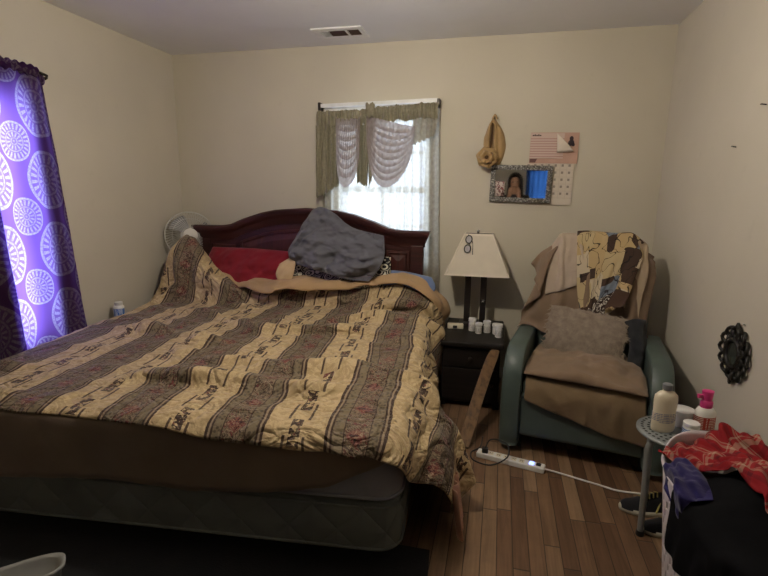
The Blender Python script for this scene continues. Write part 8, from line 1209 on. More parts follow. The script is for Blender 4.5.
# ----------------------------------------------------------------- nightstand corner
def build_nightstand():
    M = MAT
    t = thing('nightstand', 'black wooden nightstand between the bed and the green armchair', 'nightstand', (2.472, -.33, 0))
    boxo('body', -.185, .185, -.27, .27, .04, .425, M['black_wood'], t, .004)
    boxo('table_top', -.205, .205, -.315, .295, .425, .46, M['black_wood'], t, .010)
    d = boxo('drawer', -.175, .175, -.290, -.271, .285, .41, M['black_wood'], t, .004)
    lathe_o('knob', [(.006, 0), (.006, .012), (.014, .018), (.014, .026), (.004, .03)], M['dark_metal'], d, 14, Matrix.Translation((0, -.29, .35)) @ Matrix.Rotation(PI/2, 4, 'X'))
    d = boxo('door', -.175, .175, -.286, -.271, .06, .275, M['black_wood'], t, .004)
    lathe_o('knob', [(.006, 0), (.006, .012), (.012, .018), (.012, .024), (.004, .027)], M['dark_metal'], d, 14, Matrix.Translation((.14, -.286, .18)) @ Matrix.Rotation(PI/2, 4, 'X'))
    for x in (-.175, .175):
        for y in (-.24, .24): boxo('foot', x-.02, x+.02, y-.02, y+.02, 0, .04, M['black_wood'], t, .003)
    # lamp
    t = thing('table_lamp', 'table lamp with two dark square posts and a tapered linen shade', 'lamp', (2.475, -.185, .46))
    boxo('base', -.115, .105, -.062, .062, 0, .022, M['dark_metal'], t, .004)
    boxo('post', -.085, -.043, -.020, .020, .022, .44, M['dark_metal'], t, .003)
    boxo('post', .025, .067, -.020, .020, .022, .44, M['dark_metal'], t, .003)
    bm = bmesh.new(); tube(bm, [(-.009, 0, .43), (-.009, 0, .66)], .008, 8); box(bm, -.085, .067, -.012, .012, .43, .447)
    obj('neck', bm, M['dark_metal'], t)
    lathe_o('finial', [(.004, .655), (.010, .662), (.012, .668), (.009, .676), (.002, .681)], M['chrome'], t, 12, Matrix.Translation((-.009, 0, 0)))
    lathe_o('switch', [(.004, 0), (.009, .004), (.009, .014), (.002, .018)], M['chrome'], t, 12, Matrix.Translation((.046, -.020, .175)) @ Matrix.Rotation(PI/2, 4, 'X'))
    # tapered shade, rectangular plan
    zb, zt = .372, .655; bx_, by_, tx, ty = .212, .145, .092, .062; cx = -.002
    def ring(zv, off=0.):
        k = (zv-zb)/(zt-zb); a, b = lerp(bx_, tx, k)+off, lerp(by_, ty, k)+off
        return [(cx-a, -b, zv), (cx+a, -b, zv), (cx+a, b, zv), (cx-a, b, zv)]
    bm = bmesh.new()
    R = [[bm.verts.new(p) for p in ring(zv)] for zv in (zb, zt)]
    for k in range(4): bm.faces.new((R[0][k], R[0][(k+1) % 4], R[1][(k+1) % 4], R[1][k]))
    sh = obj('shade', bm, M['shade'], t); solid(sh, .003, 0)
    bm = bmesh.new()
    for zv in (zb, zt):
        a = ring(zv, .001); b = ring(zv+(.013 if zv == zb else -.013), .0015)
        o_ = [bm.verts.new((p[0]*1.0+(.003 if p[0] > cx else -.003), p[1]+(.003 if p[1] > 0 else -.003), p[2])) for p in a]
        q_ = [bm.verts.new((p[0]+(.003 if p[0] > cx else -.003), p[1]+(.003 if p[1] > 0 else -.003), p[2])) for p in b]
        for k in range(4): bm.faces.new((o_[k], o_[(k+1) % 4], q_[(k+1) % 4], q_[k]))
    for k in range(4):
        a, b = ring(zb, .002)[k], ring(zt, .002)[k]; tube(bm, [a, b], .005, 6)
    obj('shade_trim', bm, M['shade_trim'], sh)
    bm = bmesh.new()
    for k in range(4):
        a = ring(zt-.006)[k]; tube(bm, [a, (-.009, 0, zt-.002)], .0025, 6)
    obj('shade_spider', bm, M['dark_metal'], sh)
    # reading glasses hooked on the top edge of the shade
    t = thing('reading_glasses', 'dark rimmed reading glasses hooked over the top of the lamp shade', 'glasses', (2.412, -.256, 1.110), 0, None, (-.30, .10, 0))
    def lens(cz):
        return [(.021*math.cos(a), -.003, cz+.027*math.sin(a)) for a in [2*PI*k/20 for k in range(20)]]
    for cz in (-.035, -.100):
        bm = bmesh.new(); tube(bm, lens(cz), .004, 6, True); r = obj('rim', bm, M['rod_black'], t, True)
        bm = bmesh.new(); vs = [bm.verts.new((p[0]*.92, -.003, cz+(p[2]-cz)*.92)) for p in lens(cz)]
        bm.faces.new(vs); obj('lens', bm, M['lens'], t)
    bm = bmesh.new(); tube(bm, [(.004, 0, -.060), (.010, -.004, -.068), (.004, 0, -.076)], .003, 6); obj('bridge', bm, M['rod_black'], t)
    bm = bmesh.new(); tube(bm, spline([(.016, .002, -.03), (.030, .008, -.06), (.036, .006, -.11), (.040, .004, -.135)]), .003, 6); obj('temple', bm, M['rod_black'], t)
    bm = bmesh.new(); tube(bm, spline([(-.010, .002, -.015), (-.006, .010, .008), (0, .03, .008), (.004, .035, -.03)]), .003, 6); obj('temple', bm, M['rod_black'], t)
    # white clock-like box with a dark plug
    t = thing('adapter_box', 'small cream adapter box with a black plug beside the lamp base', 'adapter', (2.345, -.33, .46), .1)
    boxo('case', -.055, .055, -.022, .022, 0, .034, M['cream_plastic'], t, .005)
    boxo('plug', -.018, .012, -.030, -.022, .008, .026, M['rubber'], t, .003)
    # pill bottles
    def bottle(loc, r, h, label, lab=True, rz=0):
        r *= 1.12; h *= 1.15
        t = thing('pill_bottle', label, 'pill bottle', loc, rz, 'pill bottles on the nightstand')
        lathe_o('body', [(r*.94, 0), (r, .003), (r, h*.62), (r*.78, h*.70), (r*.78, h*.76)], M['pill_white'], t, 20)
        lathe_o('cap', [(r*1.05, h*.73), (r*1.13, h*.75), (r*1.13, h*.97), (r*1.04, h)], M['white_plastic'], t, 24)
        if lab: lathe_o('label', [(r*1.012, h*.10), (r*1.012, h*.56)], M['label_white'], t, 20, capb=False, capt=False)
    bottle((2.462, -.36, .46), .021, .078, 'taller white pill bottle standing next to the cream adapter box')
    bottle((2.508, -.41, .46), .020, .062, 'short white pill bottle second in the row from the adapter box')
    bottle((2.562, -.375, .46), .021, .070, 'white pill bottle with a printed label in the middle of the row')
    bottle((2.628, -.40, .46), .026, .062, 'wide white pill bottle standing behind the front bottle', False)
    bottle((2.640, -.470, .46), .021, .078, 'white pill bottle at the front corner of the nightstand nearest the armchair')
    # leaning board
    t = tag(bpy.data.objects.new('wooden_board', None), 'worn curved brown wooden board leaning between the nightstand and the armchair', 'board')
    C.objects.link(t)
    pts = spline([(2.475, -1.13, .012), (2.515, -.98, .135), (2.560, -.82, .265), (2.598, -.70, .365), (2.628, -.63, .420)], 6)
    P = []
    for i, p in enumerate(pts):
        k = i/(len(pts)-1); w = .033*(1-.35*max(0, k-.8)/.2)
        d = (pts[min(i+1, len(pts)-1)]-pts[max(i-1, 0)]).normalized()
        sx = Vector((.93, -.12, -.33)); sx = (sx-d*sx.dot(d)).normalized(); nn = sx.cross(d)
        P.append([p+sx*w*a+nn*b for a, b in ((-1, -.012), (-.8, -.018), (.8, -.018), (1, -.012), (1, .010), (-1, .010))])
    o = grid('plank', P, M['brown_wood'], t, wrapu=True)
    bm = bmesh.new(); bm.from_mesh(o.data)
    bm.verts.ensure_lookup_table(); n = len(P)
    bm.faces.new([bm.verts[k] for k in range(6)]); bm.faces.new([bm.verts[(n-1)*6+k] for k in range(6)][::-1])
    bm.to_mesh(o.data); bm.free(); autosmooth(o, .6)
    # unite: the board is one mesh
    o.parent = None; bpy.data.objects.remove(t)
    o.name = 'wooden_board'
    tag(o, 'worn curved brown wooden board leaning between the nightstand and the armchair', 'board')

# ----------------------------------------------------------------- wall pieces
def build_wall_things():
    M = MAT
    # tan cloth bag with a rosette
    t = thing('hanging_bag', 'tan satin cloth bag with a rosette hanging on the back wall', 'bag', (2.535, -.03, 1.74))
    n, m = 72, 14; P = []
    for j in range(m):
        r = j/(m-1); row = []
        for i in range(n):
            a = 2*PI*i/n; z = math.cos(a); x = math.sin(a)
            wz = interp([-1, -.6, -.1, .3, .7, .92, 1], [.055, .074, .078, .070, .050, .030, .014], z)
            sx = x*wz+.012*(1-z)-.006
            px, pz = sx*r, z*r*.172+.004*math.sin(a*7)*r
            d = .046*max(0, 1-r**2.4)**.55
            fold = .009*math.sin(px*150+pz*18)*(1-r*.6)+.007*fbm(px*26, pz*14, .5)
            slit = .040*math.exp(-((px+.016-.05*pz)/.011)**2)*sstep(-.10, -.03, pz)*sstep(.16, .10, pz)
            row.append((px, .026-d-fold+slit, pz))
        P.append(row)
    grid('pouch', P, M['bag'], t, wrapu=True, flip=True)
    bm = bmesh.new(); tube(bm, spline([(-.013, -.006, .128), (-.012, -.010, .07), (-.018, -.012, .01), (-.022, -.008, -.05)]), [.003]+[.006]*23+[.003], 6)
    obj('opening', bm, M['bag_dark'], t, True)
    bm = bmesh.new(); tube(bm, spline([(-.016, -.012, .152), (0, -.010, .180), (.016, -.012, .152)]), .007, 6); obj('loop', bm, M['bag'], t, True)
    cx, cy, cz = -.040, -.040, -.108
    for k in range(11):
        lay = 0 if k < 6 else 1
        a0 = 2*PI*k/6+.3 if lay == 0 else 2*PI*(k-6)/5
        L = (.066, .040)[lay]; wd_ = (.036, .026)[lay]; lift = (.022, .040)[lay]
        P = []
        for j in range(7):
            v = j/6; row = []
            for i in range(7):
                u = i/6*2-1; w = wd_*math.sin(min(1, v*1.15+.12)*PI*.62)*1.1
                rr_ = L*v; off = u*w
                row.append((cx+rr_*math.cos(a0)-off*math.sin(a0), cy-.012*lay-lift*math.sin(v*2.2)-.010*(1-u*u)*v+.006*math.sin(u*4+k), cz+rr_*math.sin(a0)+off*math.cos(a0)))
            P.append(row)
        solid(grid('petal', P, M['bag'], t), .002)
    lathe_o('rosette_heart', [(.004, 0), (.014, .004), (.012, .020), (.003, .024)], M['bag_dark'], t, 12, Matrix.Translation((cx, cy-.034, cz)) @ Matrix.Rotation(PI/2, 4, 'X'))
    # calendar
    t = thing('wall_calendar', 'pink wall calendar with a turned page corner pinned behind the mirror', 'calendar', (2.94, -.004, 1.60), 0, None, (0, .012, 0))
    def sheet(name, x0, x1, z0, z1, y, mat, parent=t, n=8):
        P = [[(lerp(x0, x1, i/n), y-.004*math.sin(i/n*PI)-.003*(1-j/n), lerp(z0, z1, j/n)) for i in range(n+1)] for j in range(n+1)]
        UV = [[(i/n, j/n) for i in range(n+1)] for j in range(n+1)]
        return grid(name, P, mat, parent, UV)
    sheet('grid_page', -.175, .142, -.285, .0, -.003, M['cal_grid'])
    sheet('pink_page', -.158, .158, -.005, .20, -.004, M['cal_pink'])
    sheet('note_page', -.157, .062, .028, .195, -.010, M['cal_note'])
    # turned corner, curling forward
    A_, B_, C_ = Vector((.013, -.012, .195)), Vector((.020, -.014, .068)), Vector((.130, -.014, .075))
    P = [[A_.lerp(B_.lerp(C_, i/8), j/8)+Vector((0, -.030*math.sin(j/8*PI*.8)*(.3+.7*i/8), 0)) for i in range(9)] for j in range(9)]
    solid(grid('turned_corner', P, M['paper'], t), .0012)
    boxo('page_brown_bar', -.155, .02, -.0085, -.0065, .0, .026, M['ink_brown'], t, 0)  # dark brown bar below the note page
    bm = bmesh.new()
    for cx, cz, rx, rz in ((.108, .160, .013, .016), (.108, .132, .020, .020), (.096, .120, .010, .012), (.122, .120, .010, .012)):
        k0 = [bm.verts.new((cx+rx*math.cos(a), -.0125, cz+rz*math.sin(a))) for a in [2*PI*k/14 for k in range(14)]]; bm.faces.new(k0)
    obj('printed_portrait', bm, M['ink'], t)
    bm = bmesh.new()
    for k in range(5):
        x = -.147+.012*k; box(bm, x, x+.009, -.0165, -.0155, .176, .184+.003*(k % 2))
    obj('heading_print', bm, M['ink'], t)
    # mirror with a mosaic frame
    t = thing('wall_mirror', 'small rectangular mirror in a dark mosaic frame hanging over the calendar', 'mirror', (2.735, -.022, 1.455), 0, None, (.004, .022, -.021))
    X, Z, w = .208, .128, .034
    bm = bmesh.new()
    box(bm, -X, X, -.010, .008, Z-w, Z); box(bm, -X, X, -.010, .008, -Z, -Z+w)
    box(bm, -X, -X+w, -.010, .008, -Z+w, Z-w); box(bm, X-w, X, -.010, .008, -Z+w, Z-w)
    bevel(obj('mirror_frame', bm, M['mosaic'], t), .004)
    boxo('mirror_glass', -X+w, X-w, -.002, .006, -Z+w, Z-w, M['mirror'], t, 0)
    P = [[(lerp(-.172, -.105, i/3), -.012-.002*j, lerp(-.088, .015, j/3)) for i in range(4)] for j in range(4)]
    o = grid('tucked_photo', P, M['photo'], t, [[(i/3, j/3) for i in range(4)] for j in range(4)]); solid(o, .001)
    o['label'] = 'small reddish snapshot tucked into the frame'
    # ornate black medallion on the side wall
    t = thing('wall_medallion', 'oval ornate black medallion with a small dark mirror on the side wall', 'wall ornament', (W, -1.345, .722), -PI/2)
    bm = bmesh.new()
    for k in range(12):
        a = 2*PI*k/12; c = Vector((.098*math.cos(a), -.014, .092*math.sin(a)))
        ring = [c+Vector((.030*math.cos(b), -.006*math.cos(2*b), .025*math.sin(b))) for b in [2*PI*q/12 for q in range(12)]]
        tube(bm, ring, .0085, 6, True)
        b = Vector((.072*math.cos(a+.26), -.016, .070*math.sin(a+.26)))
        ring = [b+Vector((.014*math.cos(q), 0, .015*math.sin(q))) for q in [2*PI*q/10 for q in range(10)]]
        tube(bm, ring, .006, 6, True)
    for s in (-1, 1):
        tube(bm, spline([(0, -.012, s*.095), (.012, -.014, s*.112), (0, -.014, s*.132), (-.010, -.012, s*.114)]), [.010]*12+[.007]*13, 6)
    obj('filigree', bm, M['iron'], t, True)
    bm = bmesh.new()
    tube(bm, [(.060*math.cos(a), -.018, .060*math.sin(a)) for a in [2*PI*k/28 for k in range(28)]], .011, 8, True)
    obj('inner_rim', bm, M['iron'], t, True)
    lathe_o('small_mirror', [(.040, 0), (.040, .012)], M['lens_dark'], t, 28, Matrix.Translation((0, -.004, 0)) @ Matrix.Rotation(PI/2, 4, 'X') @ Matrix.Diagonal((1.42, 1.42, 1, 1)))
    bm = bmesh.new(); tube(bm, [(.03, 0, .135), (.034, -.012, .142)], .003, 6); obj('hook', bm, M['steel'], t)
    for loc, lab in (((W, -1.042, 1.606), 'small bent nail sticking out of the side wall above the medallion'), ((W, -1.262, 1.752), 'single nail high on the side wall nearest the camera')):
        bm = bmesh.new(); tube(bm, [(0.002, 0, 0), (-.018, 0, .003), (-.020, -.012 if loc[2] < 1.7 else 0, .002), (-.020, -.024 if loc[2] < 1.7 else 0, 0)], .003, 6)
        o = obj('nail', bm, M['rod_black']); o.location = loc; tag(o, lab, 'nail', 'nails in the side wall')

# ----------------------------------------------------------------- fan and the bottle beside the bed
def build_fan():
    M = MAT
    t = thing('pedestal_fan', 'white pedestal fan standing in the corner behind the bed', 'fan', (.172, -.172, 0))
    lathe_o('base', [(.12, 0), (.12, .012), (.09, .028), (.03, .045), (.02, .07)], M['fan_white'], t, 28)
    lathe_o('pole', [(.013, .06), (.013, .93)], M['fan_white'], t, 14)
    Rm = Matrix.Translation((.0, .0, 1.03)) @ Matrix.Rotation(.72, 4, 'Z') @ Matrix.Rotation(PI/2-.10, 4, 'X')   # +z of the local frame looks to the room
    lathe_o('motor', [(.02, -.12), (.05, -.115), (.062, -.09), (.062, -.03), (.045, -.015)], M['fan_white'], t, 24, Rm)
    bm = bmesh.new(); tube(bm, [(0, 0, .92), (-.006, .02, .97)], .022, 10); obj('neck', bm, M['fan_white'], t)
    bm = bmesh.new(); R = .185
    def add_ring(r, z, w): tube(bm, [Rm @ Vector((r*math.cos(a), r*math.sin(a), z)) for a in [2*PI*k/56 for k in range(56)]], w, 5, True)
    add_ring(R, .02, .0055); add_ring(R*.72, .048, .0022); add_ring(.065, .060, .003)
    for k in range(54):
        a = 2*PI*k/54
        tube(bm, [Rm @ Vector((r*math.cos(a+da), r*math.sin(a+da), z)) for r, z, da in ((.055, .060, 0), (.10, .058, .10), (.145, .046, .18), (R, .02, .24))],   .0019, 4, False, False)
    obj('front_grille', bm, M['fan_wire'], t, True)
    bm = bmesh.new()
    add_ring(R, .012, .004); add_ring(.06, -.035, .003)
    for k in range(54):
        a = 2*PI*k/54
        tube(bm, [Rm @ Vector((r*math.cos(a), r*math.sin(a), z)) for r, z in ((.055, -.035), (.12, -.034), (.165, -.022), (R, .012))],   .0019, 4, False, False)
    obj('rear_grille', bm, M['fan_wire'], t, True)
    lathe_o('grille_badge', [(.056, .056), (.054, .064), (.03, .068), (.001, .069)], M['fan_white'], t, 28, Rm)
    hub = lathe_o('hub', [(.028, -.005), (.030, .02), (.024, .035), (.001, .038)], M['fan_blade'], t, 20, Rm)
    for k in range(3):
        a0 = 2*PI*k/3; P = []
        for j in range(8):
            r = lerp(.025, .165, j/7); row = []
            for i in range(8):
                a = a0+lerp(-.55, .55, i/7)*(1 if j else .6)*(1-.1*(j == 7)); row.append(Rm @ Vector((r*math.cos(a+.25*r*5), r*math.sin(a+.25*r*5), .012+.022*(i/7-.5))))
            P.append(row)
        b = grid('blade', P, M['fan_blade'], hub); solid(b, .0015)
    # little table and bottle between the bed and the wall
    t = thing('side_table', 'small dark table squeezed between the bed and the side wall', 'table', (.115, -.90, 0))
    boxo('table_top', -.085, .035, -.12, .12, .495, .515, M['black_wood'], t, .005)
    for x in (-.07, .02):
        for y in (-.10, .10): boxo('leg', x-.012, x+.012, y-.012, y+.012, 0, .495, M['black_wood'], t, .002)
    t = thing('white_bottle', 'white capped bottle with a blue label standing beyond the bed near the purple curtain', 'bottle', (.098, -.905, .515))
    lathe_o('body', [(.031, 0), (.034, .004), (.034, .085), (.024, .097)], M['pill_white'], t, 20)
    lathe_o('cap', [(.024, .096), (.026, .099), (.026, .118), (.022, .12)], M['white_plastic'], t, 20)
    lathe_o('label', [(.0345, .020), (.0345, .076)], M['label_blue'], t, 20, capb=False, capt=False)

# ----------------------------------------------------------------- armchair
CH = Matrix.Translation((3.065, -1.14, 0)) @ Matrix.Rotation(math.radians(-10), 4, 'Z')    # origin: middle of the front, +y towards its back
def build_chair():
    M = MAT
    t = thing('armchair', 'green leather recliner armchair in the corner buried under throws', 'armchair', CH.translation, math.radians(-10))
    boxo('base', -.29, .29, .05, .72, .07, .30, M['leather'], t, .02)
    boxo('front_panel', -.315, .315, -.005, .06, .095, .345, M['leather'], t, .022)
    bm = bmesh.new(); tube(bm, [(-.31, -.006, .33), (.31, -.006, .33)], .006, 6); obj('piping', bm, M['leather'], t, True)
    o = boxo('seat_cushion', -.305, .305, .0, .60, .30, .415, M['leather'], t, .04); o.modifiers['bevel'].segments = 5
    # arms: side profile extruded with rolled edges
    prof = [(.05, .04), (-.02, .06), (-.035, .20), (-.030, .36), (-.005, .47), (.06, .545), (.16, .575), (.36, .572), (.56, .565), (.70, .54), (.72, .30), (.70, .06)]
    sp = spline([(0, a, b) for a, b in prof], 5, True)
    for s in (-1, 1):
        P = []
        for x, k in ((.300, .94), (.306, .985), (.322, 1.0), (.352, 1.008), (.384, 1.0), (.398, .98), (.404, .93)):
            c = Vector((0, .34, .30))
            P.append([Vector((s*x, 0, 0))+c+(Vector((0, p.y, p.z))-c)*k for p in sp])
        o = grid('arm', P, M['leather'], t, wrapu=True, flip=(s < 0))
        bm = bmesh.new(); bm.from_mesh(o.data); bm.verts.ensure_lookup_table(); L = len(sp)
        bm.faces.new([bm.verts[i] for i in range(L)]); bm.faces.new([bm.verts[6*L+i] for i in range(L)])
        bmesh.ops.recalc_face_normals(bm, faces=bm.faces); bm.to_mesh(o.data); bm.free(); autosmooth(o, .8)
    # backrest, tilted back
    Mx = Matrix.Translation((0, .56, .36)) @ Matrix.Rotation(-.20, 4, 'X')
    pts = [(-.325, -.10), (.325, -.10)]+[(.155+.17*math.cos(q), .555+.17*math.sin(q)) for q in [PI/2*k/8 for k in range(9)]]+[(-.155-.17*math.sin(q), .555+.17*math.cos(q)) for q in [PI/2*k/8 for k in range(9)]]
    bm = bmesh.new(); n = len(pts)
    f = [bm.verts.new(Mx @ Vector((p[0], -.02, p[1]))) for p in pts]; g = [bm.verts.new(Mx @ Vector((p[0], .15, p[1]))) for p in pts]
    bm.faces.new(f); bm.faces.new(g[::-1])
    for k in range(n): bm.faces.new((f[(k+1) % n], f[k], g[k], g[(k+1) % n]))
    bmesh.ops.recalc_face_normals(bm, faces=bm.faces)
    o = obj('backrest', bm, M['leather'], t); bevel(o, .05, 4, .9)
    for x in (-.32, .32):
        for y in (.08, .66):
            boxo('foot', x-.025, x+.025, y-.025, y+.025, 0, .07, M['black_wood'], t, .004)
    def cl(key, name, label, cat, mat, uvx, uvy, th=.005):
        A = unbake(key); nv, nu = A.shape[:2]
        UV = [[(i/(nu-1)*uvx, j/(nv-1)*uvy) for i in range(nu)] for j in range(nv)]
        o = grid(name, A.tolist(), M[mat], None, UV); o.matrix_world = CH
        solid(o, th, 0); subsurf(o, 1)
        return tag(o, label, cat)
    if 'back_throw' in BAKES:
        cl('back_throw', 'brown_throw', 'plain brown throw draped over the back of the armchair', 'throw blanket', 'throw', .8, 1.2)
        cl('under_blanket', 'seat_blanket', 'brown blanket slipping down over the front edge of the armchair seat', 'blanket', 'throw3', .7, .8, .007)
        o = patch_obj('folded_blanket', patch([(-.30, -.010, .452), (.0, -.030, .450), (.295, -.045, .440)], [(.295, -.045, .440), (.30, .20, .455), (.27, .46, .47)],
            [(-.27, .46, .475), (.0, .47, .475), (.27, .46, .47)], [(-.30, -.010, .452), (-.305, .20, .46), (-.27, .46, .475)], .055, 40, 30, wr=.035, ws=6, seed=6., pw=.22, normal=(0, -.25, 1), back=.15), M['throw2'])
        o.matrix_world = CH; tag(o, 'thick folded brown blanket laid flat across the armchair seat', 'blanket')
        cl('blouse', 'beige_blouse', 'beige blouse draped over the armchair back beside the patchwork shawl', 'clothing', 'beige', .3, .6)
        cl('shawl', 'patchwork_shawl', 'tan, black and blue patchwork shawl hanging over the armchair back', 'shawl', 'shawl', .46, .86)
        cl('tan_cloth', 'tan_cloth', 'tan cloth hanging down the armchair back beside the wall', 'clothing', 'tan_cloth', .3, .5)
    # shaggy cushion
    bx = [Vector(p) for p in ((-.235, .37, .445), (.185, .34, .42), (.205, .50, .685), (-.215, .53, .725))]
    t = thing('shaggy_cushion', 'shaggy taupe cushion leaning on the armchair back', 'cushion', (0, 0, 0)); t.matrix_world = CH
    nrm = (bx[1]-bx[0]).cross(bx[3]-bx[0]).normalized()
    data = patch([bx[0], (bx[0]+bx[1])/2, bx[1]], [bx[1], (bx[1]+bx[2])/2, bx[2]], [bx[3], (bx[2]+bx[3])/2, bx[2]], [bx[0], (bx[0]+bx[3])/2, bx[3]], .075, 20, 14, normal=nrm, back=.4)
    patch_obj('cushion_body', data, M['shag'], t)
    # pile: short curved tufts
    rr = random.Random(3); vs, fs = [], []
    ex, ez = (bx[1]-bx[0]).normalized(), (bx[3]-bx[0]).normalized()
    for k in range(5200):
        u, v = rr.uniform(.0, 1), rr.uniform(.0, 1)
        p = bx[0]*(1-u)*(1-v)+bx[1]*u*(1-v)+bx[3]*(1-u)*v+bx[2]*u*v
        e = (4*u*(1-u))**.45*(4*v*(1-v))**.45
        p = p+nrm*.075*e
        a = PI*1.5+rr.gauss(0, .75)+2.2*nz(u*4, v*4, 2.)
        L = rr.uniform(.022, .042); w = rr.uniform(.0016, .0032)
        dr = (ex*math.cos(a)+ez*math.sin(a)+nrm*rr.uniform(.35, .8)).normalized()
        sd = dr.cross(nrm).normalized()*w
        q = p+dr*L*.55; r = p+(dr*.9-nrm*.35).normalized()*L
        b = len(vs); vs += [p-sd, p+sd, q+sd*.9, q-sd*.9, r]
        fs += [(b, b+1, b+2, b+3), (b+3, b+2, b+4)]
    o = obj('shag_pile', ([tuple(v) for v in vs], [], fs), M['shag'], t, True); o['kind'] = 'stuff'
    # dark garment wedged beside the cushion
    o = patch_obj('charcoal_garment', patch([(.20, .34, .42), (.27, .32, .43), (.30, .36, .44)], [(.30, .36, .44), (.31, .44, .56), (.30, .49, .70)],
        [(.18, .48, .68), (.24, .46, .71), (.30, .49, .70)], [(.20, .34, .42), (.22, .42, .55), (.18, .48, .68)], .045, 18, 16, wr=.03, ws=12, seed=4), M['grey_dark'])
    o.matrix_world = CH; tag(o, 'charcoal garment wedged between the shaggy cushion and the armchair arm', 'clothing')

# ----------------------------------------------------------------- floor, stool, basket
def build_floor_things():
    M = MAT
    # power strip
    t = thing('power_strip', 'white power strip with a glowing blue light on the floor before the armchair', 'power strip', (2.728, -1.222, 0), math.radians(-13.4))
    boxo('case', -.175, .175, -.027, .027, 0, .030, M['white_plastic'], t, .006)
    for k in range(6):
        x = -.14+.040*k; bm = bmesh.new()
        box(bm, x-.013, x+.013, -.016, .016, .030, .0308)
        o = obj('outlet', bm, M['cream_plastic'], t)
        bm = bmesh.new(); box(bm, x-.006, x-.003, -.006, .006, .0308, .0312); box(bm, x+.003, x+.006, -.006, .006, .0308, .0312); obj('slot', bm, M['black'], o)
    boxo('switch', .132, .156, -.012, .012, .030, .036, M['rubber'], t, .002)
    boxo('power_light', .098, .122, -.014, .014, .030, .034, M['led'], t, .003)
    bm = bmesh.new()
    Mi = (Matrix.Translation((2.728, -1.222, 0)) @ Matrix.Rotation(math.radians(-13.4), 4, 'Z')).inverted()
    pts = spline([Mi @ Vector(p) for p in ((2.895, -1.262, .016), (2.95, -1.262, .008), (3.05, -1.292, .006), (3.16, -1.33, .006), (3.235, -1.352, .006), (3.40, -1.345, .006), (3.56, -1.30, .006))], 6)
    tube(bm, pts, .0045, 8); obj('cord', bm, M['white_plastic'], t, True)
    t = thing('black_plug_cord', 'black cord looping over the power strip from its plug', 'cord', (2.60, -1.20, .03))
    boxo('plug', -.018, .014, -.014, .014, .001, .030, M['rubber'], t, .005)
    bm = bmesh.new()
    tube(bm, spline([(0, 0, .028), (.02, .03, .06), (.07, .05, .055), (.115, .01, .05), (.11, -.05, .015), (.03, -.075, -.024), (-.06, -.045, -.025), (-.075, .03, -.025), (-.03, .10, -.025), (-.02, .22, -.025)], 8), .004, 8)
    obj('cable', bm, M['rubber'], t, True)
    # stool
    sx, sy, sz = 3.352, -1.60, .455
    t = thing('metal_stool', 'round grey metal stool with a perforated seat holding toiletries', 'stool', (sx, sy, 0))
    bm = bmesh.new(); R0 = .150; n = 48
    # perforated disc: rings of small quads with holes
    holes = []
    for q, r in enumerate((.055, .080, .105, .128)):
        m_ = int(2*PI*r/.021)
        for k in range(m_): holes.append((r*math.cos(2*PI*k/m_+q*.3), r*math.sin(2*PI*k/m_+q*.3)))
    boxm = bpy.data.meshes.new('tmp')
    lathe(bm, [(R0-.004, sz-.014), (R0, sz-.010), (R0, sz-.004), (R0-.006, sz), (.0005, sz+.0)], n, capt=False, capb=False)
    obj('seat', bm, M['grey_enamel'], t, True)
    bm = bmesh.new()
    for hx, hy in holes:
        vs = [bm.verts.new((hx+.0062*math.cos(a), hy+.0062*math.sin(a), sz+.0006)) for a in [2*PI*k/8 for k in range(8)]]; bm.faces.new(vs)
    obj('perforations', bm, M['black'], t)
    for a in (205, 118, 25, -65):
        a = math.radians(a); c, s = math.cos(a), math.sin(a)
        bm = bmesh.new()
        tube(bm, spline([(c*.05, s*.05, sz-.026), (c*.10, s*.10, sz-.028), (c*.128, s*.128, sz-.055), (c*.128, s*.128, sz-.12), (c*.122, s*.122, .2), (c*.118, s*.118, .012)], 6), .0125, 10)
        lg = obj('leg', bm, M['grey_enamel'], t, True)
        lathe_o('foot_cap', [(.016, 0), (.017, .004), (.015, .022)], M['rubber'], lg, 12, Matrix.Translation((c*.118, s*.118, 0)))
    # toiletries
    t = thing('lotion_bottle', 'tall cream lotion bottle with a dark grey cap on the stool', 'bottle', (3.292, -1.607, sz+.001), .25)
    pr = [(.036, 0), (.040, .004), (.042, .02), (.040, .08), (.042, .13), (.040, .15), (.028, .164), (.016, .170), (.016, .176)]
    lathe_o('body', pr, M['lotion'], t, 28, None, 1.12, .66)
    lathe_o('label', [(.0405, .022), (.0412, .080)], M['label_cream'], t, 28, None, 1.125, .67, capb=False, capt=False)
    lathe_o('cap', [(.017, .174), (.018, .177), (.018, .196), (.014, .199)], M['grey_cap'], t, 20)
    t = thing('white_tub', 'low white tub with a lid behind the blue jar on the stool', 'tub', (3.385, -1.535, sz+.001))
    lathe_o('body', [(.036, 0), (.040, .006), (.042, .055)], M['clear_white'], t, 24)
    lathe_o('lid', [(.044, .054), (.045, .058), (.045, .068), (.041, .071)], M['white_plastic'], t, 24)
    t = thing('blue_jar', 'small blue labelled jar between the lotion bottle and the pink spray bottle', 'jar', (3.382, -1.640, sz+.001))
    lathe_o('body', [(.026, 0), (.029, .004), (.029, .042), (.025, .048)], M['pill_white'], t, 22)
    lathe_o('label', [(.0295, .006), (.0295, .038)], M['label_blue'], t, 22, capb=False, capt=False)
    lathe_o('lid', [(.028, .046), (.029, .049), (.029, .060), (.026, .062)], M['white_plastic'], t, 22)
    t = thing('spray_bottle', 'white spray bottle with a pink top and red label on the stool', 'bottle', (3.449, -1.575, sz+.001), .2)
    lathe_o('body', [(.034, 0), (.037, .004), (.038, .05), (.037, .085), (.028, .10), (.018, .105)], M['pill_white'], t, 24, None, 1.05, .8)
    lathe_o('label', [(.0385, .018), (.0385, .070)], M['label_red'], t, 24, None, 1.055, .81, capb=False, capt=False)
